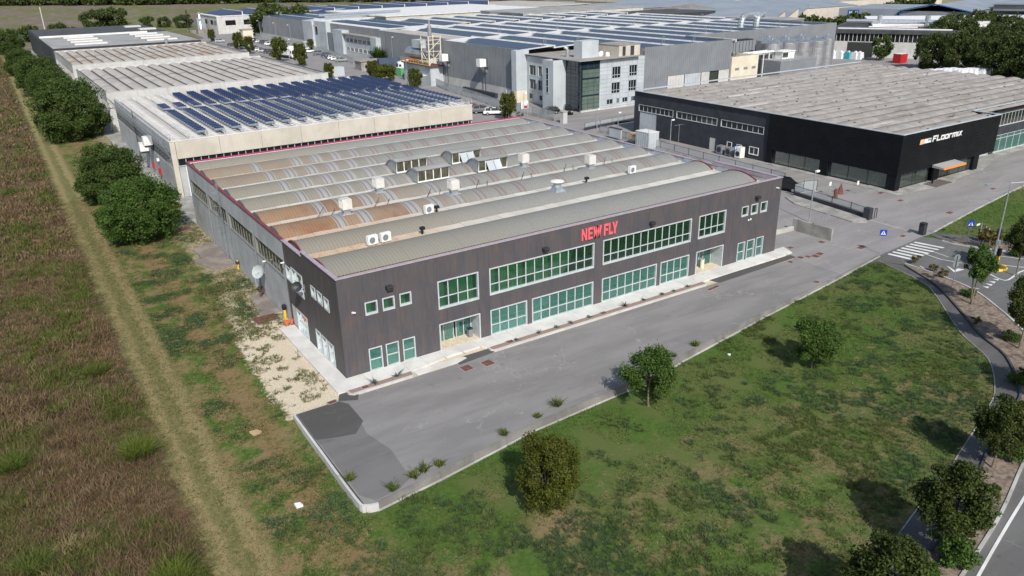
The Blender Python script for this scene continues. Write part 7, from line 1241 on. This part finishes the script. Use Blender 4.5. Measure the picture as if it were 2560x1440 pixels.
def turf():
    rng = np.random.default_rng(8); VV = []; FF = []; TT = []; MM = []; off = 0
    def add(V, F_, t_, m_):
        nonlocal off
        VV.append(V); FF.append(F_+off); TT.append(t_); MM.append(m_); off += len(V)
    wl = np.array(WALL); inn = np.array([(p[0], p[1]) for p in INs])
    n = 52000; x = rng.uniform(-12, 54, n); y = rng.uniform(-36, -6, n); yw = np.interp(x, wl[:, 0], wl[:, 1])-.3; yw = np.where(x < -4.5, 3, yw); o_ = np.argsort(inn[:, 0]); yi = np.interp(x, inn[o_, 0], inn[o_, 1], left=-60)
    # keep points that lie between the wall and the path edge (the edge is x-monotone enough on its lower part)
    ok = (y < yw) & (y > yi+.1) & ((x-(-9.7)) > 0); x, y = x[ok], y[ok]
    tall = vnoise(x, y, 2.6, 21)*.4+vnoise(x, y, .8, 22)*.6; zone = np.clip((-y-15)/9, 0, 1)*.23+np.clip((x-30)/20, 0, 1)*.06; is_t = (tall+zone > .68); bare = (vnoise(x, y, 1.7, 23)*.6+vnoise(x, y, 5, 24)*.4) > .62
    sel = ~is_t & ~bare; xs_, ys_ = x[sel], y[sel]; V, F_, ix = blades(xs_, ys_, HV(xs_, ys_)-.03, 3, np.full(len(xs_), .085), np.full(len(xs_), .035), np.full(len(xs_), .16), rng, .7); add(V, F_, rng.uniform(0, 1, len(ix)), np.where(rng.uniform(0, 1, len(ix)) < .12, 2, 0))
    xt, yt = x[is_t], y[is_t]; V, F_, ix = blades(xt, yt, HV(xt, yt)-.03, 13, .1+.16*rng.uniform(0, 1, len(xt)), np.full(len(xt), .016), np.full(len(xt), .09), rng, .75); pick = vnoise(xt, yt, 3.3, 30)[ix]; add(V, F_, np.clip(rng.uniform(0, 1, len(ix)), 0, 1), np.where(pick+rng.uniform(-.25, .25, len(ix)) > .5, 1, np.where(rng.uniform(0, 1, len(ix)) < .05, 3, 0)))
    # verge on the left of the building
    n = 30000; y = rng.uniform(-22, 60, n)**1.0; x = rng.uniform(-9.9, -.2, n); k = vnoise(x, y, 2.2, 41)*.6+vnoise(x, y, .8, 42)*.4; ok = (k+rng.uniform(-.12, .12, n) > .45) & ((x < -5.2) | (y > 12)) & ~((x > -3.4) & (y > 29) & (y < 38.5)) & ~((x > -2) & (y > 15) & (y < 20.4)); x, y, k = x[ok], y[ok], k[ok]
    V, F_, ix = blades(x, y, HV(x, y)-.03, 6, .08+.2*np.clip(k-.5, 0, 1)*2, np.full(len(x), .028), np.full(len(x), .14), rng, .7); add(V, F_, rng.uniform(0, 1, len(ix)), np.where(k[ix] > .62, 1, np.where(rng.uniform(0, 1, len(ix)) < .3, 2, 0)))
    # gravel weeds
    n = 3800; x = rng.uniform(-5.2, -1.5, n); y = rng.uniform(-2.3, 26, n); k = vnoise(x, y, 1.1, 51)*.5+vnoise(x, y, .5, 52)*.5+(y-4)*.012; ok = k > .6; x, y = x[ok], y[ok]; V, F_, ix = blades(x, y, HV(x, y)+.0, 5, .08+.15*rng.uniform(0, 1, len(x)), np.full(len(x), .025), np.full(len(x), .1), rng, .7); add(V, F_, rng.uniform(0, 1, len(ix)), np.where(rng.uniform(0, 1, len(ix)) < .35, 2, 0))
    # right hand lawn and track
    n = 6000; x = rng.uniform(66, 120, n); y = rng.uniform(-20, 0, n); ok = (y < -6.2+(x-66)*.145) & (y > -11-(x-66)*.25) & (x > 67); x, y = x[ok], y[ok]; V, F_, ix = blades(x, y, np.full(len(x), .03), 3, np.full(len(x), .12), np.full(len(x), .06), np.full(len(x), .3), rng, .7); add(V, F_, rng.uniform(0, 1, len(ix)), np.zeros(len(ix), int))
    n = 9000; y = rng.uniform(-25, 70, n); x = -11.6+.006*y+rng.uniform(-1.5, 1.6, n); V, F_, ix = blades(x, y, HV(x, y)-.03, 4, np.full(n, .07), np.full(n, .03), np.full(n, .2), rng, .9); add(V, F_, rng.uniform(0, 1, len(ix)), np.where(rng.uniform(0, 1, len(ix)) < .7, 2, 0))
    V = np.concatenate(VV); F_ = np.concatenate(FF); stuff('grass', V, F_, [MT['grassl'], MT['grassd'], MT['straw'], MT['yg']], np.concatenate(TT), 'patchy short grass and darker tufts of the lawn and verges', 'grass', np.concatenate(MM))
turf()
def tuft(x, y, h, n, mat, label, z=0, w_=.03, sp=.12, name='grass_tuft', lean=.55):
    rng = np.random.default_rng(int(abs(x*100)+abs(y*10))); V, F_, ix = blades(np.array([0.]), np.array([0.]), np.array([0.]), n, np.array([h]), np.array([w_]), np.array([sp]), rng, lean); o = bpy.data.objects.new(name, fastmesh(name, V, F_, MT[mat], rng.uniform(0, 1, n))); C.objects.link(o); o.location = (x, y, z); tag(o, label, 'plant'); return o
for i, (x, y, s_, l) in enumerate(((-2.9, -14.1, .8, 'broad grass tuft growing in the yard corner nearest the kerb bend'), (-1.3, -13.7, .75, 'yellow green tuft on the yard side of the wall, left of a pair'), (-.6, -13.5, .8, 'tall tuft at the wall, right of the pair'), (.5, -13.5, .6, 'single green tuft along the low wall'), (5.6, -12.9, .6, 'pale grass tuft against the wall below the round tree'), (8.6, -12.4, .4, 'small tuft by the wall, left of the tall spiky one'), (10.5, -12.0, 1.0, 'tall bright spiky tuft rising from the wall base'), (-4.55, -11.7, .65, 'tuft hanging over the left yard kerb'), (22.2, -11.2, .5, 'wispy tuft in the yard behind the left sapling'), (24.9, -10.9, .6, 'yellow tuft at the wall between the two saplings'))): tuft(x, y, s_*.6, 110, 'weedg' if i % 2 else 'yg' if i == 1 else 'grassl', l, .0, .03, .22)
for i, (x, y, h, l) in enumerate((((-21.3), 2.0, 1.3, 'bright yellow green reed clump beside the track, the isolated one'), (-14.6, -.9, 1.5, 'vivid yellow grass clump at the track edge'), (-15.2, -14.2, 1.4, 'yellow green clump near the lower track edge'), (-21.0, -9.0, 1.1, 'bright green clump deep in the weeds, lower left'), (-24, 8.5, 1.3, 'light green bush in the weeds at the left edge'), (-15.3, 13.0, 1.0, 'yellow green clump left of the track near the gravel'), (-26.5, 6.0, 1.1, 'pale green bush at the far left picture edge'))): tuft(x, y, h*.75, 1100, 'yg' if i in (1, 2) else 'weedg', l, hh(x, y)-.1, .014, .8, 'reed_clump', .5)
tuft(-19, -8.5, .45, 700, 'leafE' if 0 else 'rustweed' if 0 else 'straw', 'rusty orange dried weed patch in the lower weeds', hh(-19, -8)-.1, .03, 1.0, 'weed_patch', .6)
ag = [(1.42, -1.98), (3.16, -1.97), (13.72, -2.0), (16.0, -2.02), (17.8, -2.0), (19.3, -2.0), (21.3, -1.98), (25.3, -2.0), (27.6, -1.95), (29.8, -1.95), (31.2, -2.0), (33, -1.98)]
AL = ['first agave of the short planting bed', 'second agave of the short planting bed', 'first small agave from the left of the long planting bed', 'second agave from the left of the long bed', 'third agave from the left of the long bed', 'fourth agave from the left of the long bed', 'fifth agave from the left of the long bed', 'largest agave in the middle of the long bed', 'agave just right of the largest one', 'second agave right of the largest one', 'third agave right of the largest one', 'last agave at the right end of the long bed']
for (x, y), l, i in zip(ag, AL, range(12)): tuft(x, y, .5 if i == 7 else (.34 if i < 2 else .2), 34, 'agave', l, .13, .05, .06, 'agave', .8)

# ------------------------------------------------------------------ distant halls
def hall(label, poly, h, wall, roof, name='industrial_hall', gable=None, bands=0, z0=0):
    x, y = poly[0]; t = thing(name, label, 'building', (x, y, 0)); MB().prism(poly, 0, h).build('wall', MT[wall], t); c = Vector((sum(p[0] for p in poly)/len(poly), sum(p[1] for p in poly)/len(poly)))
    e = [tuple(c+(Vector(p)-c)*1.01) for p in poly]
    if gable:
        # ridge runs parallel to edge 0-1 (gable 'a') or edge 1-2 (gable 'b')
        P_ = [Vector(p) for p in e]; P_ = P_ if gable[0] == 'a' else P_[1:]+P_[:1]; r0 = (P_[1]+P_[2])/2; r1 = (P_[3]+P_[0])/2; m = MB(); z1 = h+gable[1]
        m.poly([(P_[0].x, P_[0].y, h), (P_[1].x, P_[1].y, h), (r0.x, r0.y, z1), (r1.x, r1.y, z1)]).poly([(P_[2].x, P_[2].y, h), (P_[3].x, P_[3].y, h), (r1.x, r1.y, z1), (r0.x, r0.y, z1)]); m.build('roof', MT[roof], t)
        MB().poly([(P_[1].x, P_[1].y, h), (P_[2].x, P_[2].y, h), (r0.x, r0.y, z1)]).poly([(P_[3].x, P_[3].y, h), (P_[0].x, P_[0].y, h), (r1.x, r1.y, z1)]).build('gable', MT[wall], t)
    else: MB().prism(e, h, h+.35).build('roof', MT[roof], t)
    return t
def rect(x0, y0, x1, y1): return [(x0, y0), (x1, y0), (x1, y1), (x0, y1)]
# far white building by the field
h = hall('far white factory with solar sheds beside the brown field', rect(84, 372, 150, 412), 8.2, 'whiteconc', 'whiteroof', 'far_factory')
for k in range(5):
    a = 86+k*13; MB().hexa([(a, 373, 8.5), (a+11, 373, 8.5), (a+11, 410, 8.5), (a, 410, 8.5), (a, 373, 8.6), (a+11, 373, 10.2), (a+11, 410, 10.2), (a, 410, 8.6)]).build('solar_shed', MT['farpv'], h); MB().box(a+11, 372.9, 8.5, a+11.4, 410, 10.4).build('shed_glazing', MT['whiteroof'], h)
for y, w_ in ((374, 4), (380, 5), (392, 8), (403, 5)): MB().box(83.9, y, 4.2, 84, y+w_, 6.3).build('window', MT['dg'], h)
for x in (88, 97, 107): MB().box(x, 371.9, 4, x+5, 372, 6.3).build('window', MT['dg'], h)
t = thing('dust_collector', 'blue grey dust collector with pipes at the far white factory', 'machine', (80, 392, 0)); MB().box(78, 388, 0, 82, 393, 7).ring((80, 390, 7), (80, 390, 10), .6, 8).ring((79, 386, 0), (80, 390, 9), .5, 6).build('tower', MT['galv'], t); MB().box(76, 380, 0, 83, 384, 2.2).build('pallets', MT['padc'], t)
m = MB().ring((15.05, 470, -.4), (15.05, 470, 13), .28, 6); o = m.build('utility_pole', MT['whiteconc']); tag(o, 'leaning white pole standing in the brown field', 'pole'); o.rotation_euler = (0, 0, 0)
t = thing('utility_pole', 'dark lattice mast beside the far white factory', 'pole', (76, 400, 0)); MB().ring((76, 400, 0), (76, 400, 11), .2, 5).build('mast', MT['darksteel'], t); MB().box(75.6, 399.6, 9.5, 76.4, 400.4, 10.6).build('transformer', MT['darksteel'], t)
hall('long pale hall with rows of solar sheds behind the factory', rect(125, 262, 205, 330), 10.2, 'beige', 'whiteroof', 'shed_hall'); hs_ = C.objects[-1] if 0 else None
t = thing('shed_row_building', 'pale building with nine solar shed roofs behind the left factory roof', 'building', (118, 250, 0)); MB().box(118, 332, 0, 222, 372, 9.6).build('wall', MT['beige'], t)
for k in range(8):
    a = 120+k*12.5
    for (ya, yb, z) in ((333, 370, 9.7),): MB().hexa([(a, ya, z), (a+10.5, ya, z), (a+10.5, yb, z), (a, yb, z), (a, ya, z+.1), (a+10.5, ya, z+1.8), (a+10.5, yb, z+1.8), (a, yb, z+.1)]).build('solar_shed', MT['farpv'], t); MB().box(a+10.5, ya, z, a+10.9, yb, z+2).build('shed_glazing', MT['whiteroof'], t)
for i, (poly, hgt, wall, roof, l, g_) in enumerate((
 (rect(212, 300, 262, 372), 9.0, 'beige', 'paleroof', 'long low beige hall behind the solar sheds at the top centre', None),
 (rect(168, 225, 232, 258), 10.6, 'whiteconc', 'greyroof', 'pale flat roofed hall directly behind the solar roofs', None),
 (rect(206, 190, 240, 216), 9.6, 'darkwall', 'darkroof', 'dark green grey flat roof among the pale halls', None),
 (rect(240, 250, 330, 300), 8.5, 'redsoil', 'blueroof', 'wide blue grey roof with brick coloured eaves', ('a', 2)),
 (rect(250, 186, 330, 240), 8.6, 'beige', 'blueroof', 'large curved grey roofed hall right of the centre', ('a', 3)),
 (rect(290, 300, 400, 350), 8.6, 'cream', 'blueroof', 'distant pale hall along the top edge', ('a', 2)),
 (rect(345, 225, 470, 275), 8.0, 'beige', 'greyroof', 'distant beige hall with grey roof at the top right centre', ('a', 3)),
 (rect(360, 330, 520, 380), 9.0, 'whiteconc', 'blueroof', 'farthest pale hall near the horizon', ('a', 2)),
 (rect(190, 137, 228, 166), 9.2, 'greyclad', 'greyroof', 'grey flat hall behind the silos', None))): hall(l, poly, hgt, wall, roof, 'industrial_hall', g_)
# cream sawtooth hall
t = thing('sawtooth_hall', 'cream walled hall with grey sawtooth roofs at the upper right', 'building', (250, 165, 0))
f5 = lambda u, w_, z: (238+.905*u-.425*w_, 160+.425*u+.905*w_, z)
for k in range(5):
    a = k*23
    def hx(u0, u1, w0, w1, z0, za, zb): return [f5(u0, w0, z0[0]), f5(u1, w0, z0[1]), f5(u1, w1, z0[1]), f5(u0, w1, z0[0]), f5(u0, w0, za), f5(u1, w0, zb), f5(u1, w1, zb), f5(u0, w1, za)]
    MB().hexa(hx(a, a+22.9, 0, 45, (0, 0), 6.6, 9.8)).build('bay_wall', MT['cream'], t); MB().hexa(hx(a-.2, a+23, -.4, 45, (6.62, 9.82), 7.0, 10.2)).build('bay_roof', MT['blueroof'], t)
# white hall right with dark door
t = thing('white_hall', 'white walled hall with a dark doorway, clerestory and grey roof behind the silos', 'building', (206, 93, 0))
f = lambda u, w_, z: (208+u*.45+w_*.9, 112-u*.9+w_*.45, z)
q = [f(0, 0, 0), f(36, 0, 0), f(36, 38, 0), f(0, 38, 0)]; q = [(a[0], a[1]) for a in q]; MB().prism(q, 0, 4.6).build('wall', MT['whiteconc'], t); MB().prism([tuple(Vector((sum(p[0] for p in q)/4, sum(p[1] for p in q)/4))+(Vector(p)-Vector((sum(p[0] for p in q)/4, sum(p[1] for p in q)/4)))*.99) for p in q], 4.6, 7).build('clerestory', MT['dg'], t); MB().prism([tuple(Vector((sum(p[0] for p in q)/4, sum(p[1] for p in q)/4))+(Vector(p)-Vector((sum(p[0] for p in q)/4, sum(p[1] for p in q)/4)))*1.03) for p in q], 7, 8).build('roof', MT['darkroof'], t)
m = MB()
for i in range(30): mbox(m, f, i*1.2, i*1.2+.15, -.1, .2, 4.6, 7.05)
mbox(m, f, 0, 36, -.1, .1, 6.95, 7.15); m.build('window_frame', MT['whiteconc'], t); m = MB(); mbox(m, f, 6, 13.5, -.05, .1, 0, 4.4); m.build('doorway', MT['roomdark'], t); m = MB(); mbox(m, f, 2, 34, 4, 5, 8, 8.3); mbox(m, f, 10, 24, 12, 13.5, 8, 8.3); m.build('rooflight', MT['white'], t)
m = MB(); m.ring(f(2, 20, 9.3), f(34, 20, 9.3), .7, 8)
for u in (12, 26): m.ring(f(u, 20, 8), f(u, 20, 11.2), .8, 8)
m.build('roof_duct', MT['galv'], t)
hall('long white roofed hall behind the dark doorway hall', [(225, 108), (250, 88), (300, 96), (262, 136)], 8.3, 'white', 'white', 'white_hall')
for i, (u, l) in enumerate(((1, 'teal big bag'), (3.2, 'white'), (5.4, 'white'), (7.6, 'teal'), (9.6, 'white'), (10.8, 'white'))):
    p = f(u, -7, 0); t = thing('big_bag', ['teal sack at the left end of the sack row', 'white sack, second from the left', 'white sack, third from the left', 'teal sack in the middle of the row', 'white sack right of the middle teal one', 'white sack at the right end of the row'][i], 'sack', p, 'big sacks before the white hall'); MB().hexa([(p[0]-1, p[1]-1, 0), (p[0]+1, p[1]-1, 0), (p[0]+1, p[1]+1, 0), (p[0]-1, p[1]+1, 0), (p[0]-.8, p[1]-.8, 2), (p[0]+.8, p[1]-.8, 2.1), (p[0]+.8, p[1]+.8, 2), (p[0]-.8, p[1]+.8, 2.1)]).build('sack', MT['teal' if i in (0, 3) else 'cloth_white'], t); MB().box(p[0]-.3, p[1]-.3, 2, p[0]+.3, p[1]+.3, 2.4).build('spout', MT['cloth_white'], t)
rg = random.Random(9); m = MB()
for i in range(70): x = 176+rg.uniform(0, 22); y = 62+rg.uniform(0, 5)-(x-176)*.3; s_ = .9; m.hexa([(x-s_, y-s_, 0), (x+s_, y-s_, 0), (x+s_, y+s_, 0), (x-s_, y+s_, 0), (x-s_*.7, y-s_*.7, 1.9), (x+s_*.7, y-s_*.7, 2.0), (x+s_*.7, y+s_*.7, 1.9), (x-s_*.7, y+s_*.7, 1.8)])
tag(m.build('white_sacks', MT['cloth_white'], kind='stuff'), 'heap of white sacks behind the showroom roof edge', 'sacks')
container(205, 84.8, 3.4, 2.4, 2.6, 'red', 'bright red container between the round tree and the grove')
# blue hall with plate
t = thing('blue_hall', 'pale blue office front with a blue name plate and window bands', 'building', (300, 168, 0)); A = Vector((294, 170)); B = Vector((298.5, 152.5)); d = (B-A).normalized(); n_ = Vector((-d.y, d.x)); f2 = lambda u, w_, z: (A.x+d.x*u+n_.x*w_, A.y+d.y*u+n_.y*w_, z)
m = MB(); mbox(m, f2, 0, 24, 0, 40, 0, 9.2); m.build('wall', MT['blueroof'], t); m = MB(); mbox(m, f2, 1.5, 10.5, -.1, 0, 2.6, 4.8); mbox(m, f2, 12, 22, -.1, 0, 2.6, 4.8); m.build('window', MT['dg'], t); m = MB(); mbox(m, f2, 4, 8.4, -.15, 0, 6.4, 8.6); pl = m.build('name_plate', MT['bluesheet'], t); m = MB()
for k in range(5): mbox(m, f2, 4.5+k*.75, 4.95+k*.75, -.2, -.151, 7.1, 8.0)
m.build('plate_letters', MT['white'], pl)
t = thing('blue_hall', 'large glazed hall with bright blue frame and gabled roof', 'building', (300, 150, 0)); f3 = lambda u, w_, z: f2(25+u, w_-1, z); m = MB(); mbox(m, f3, 0, 26, 0, 90, 0, 8.6); m.build('wall', MT['greyclad'], t)
m = MB()
for u in (0, 25.4): mbox(m, f3, u, u+.6, -.3, 0, 0, 8.7)
for z in (3.5, 6.0): mbox(m, f3, 0, 26, -.05, 0, z, z+.9)
m.build('frame', MT['bluesheet'], t); m = MB(); a0, a1, a2 = f3(-.5, -1, 8.6), f3(13, -1, 11.2), f3(26.5, -1, 8.6); b0, b1, b2 = f3(-.5, 90, 8.6), f3(13, 90, 11.2), f3(26.5, 90, 8.6); m.poly([a0, a1, b1, b0]).poly([a1, a2, b2, b1]); m.build('roof', MT['blueroof'], t); MB().poly([f3(-.5, -1.02, 8.55), f3(-.5, -1.02, 8.9), f3(13, -1.02, 11.6), f3(13, -1.02, 11.2)]).poly([f3(13, -1.02, 11.2), f3(13, -1.02, 11.6), f3(26.5, -1.02, 8.9), f3(26.5, -1.02, 8.55)]).build('verge_trim', MT['bluesheet'], t)
t = thing('grey_hall', 'long grey glazed hall with a blue edged roof at the top right corner', 'building', (330, 140, 0)); f4 = lambda u, w_, z: f2(52+u, w_-1, z); m = MB(); mbox(m, f4, 0, 60, 30, 90, 0, 10); m.build('wall', MT['greyclad'], t); m = MB(); mbox(m, f4, -.5, 61, 29, 91, 10.1, 10.5); m.build('roof', MT['blueroof'], t); m = MB()
for z in (3, 6.5): mbox(m, f4, 0, 60, 29.9, 30, z, z+1.2)
m.build('window', MT['dg'], t)
# haze
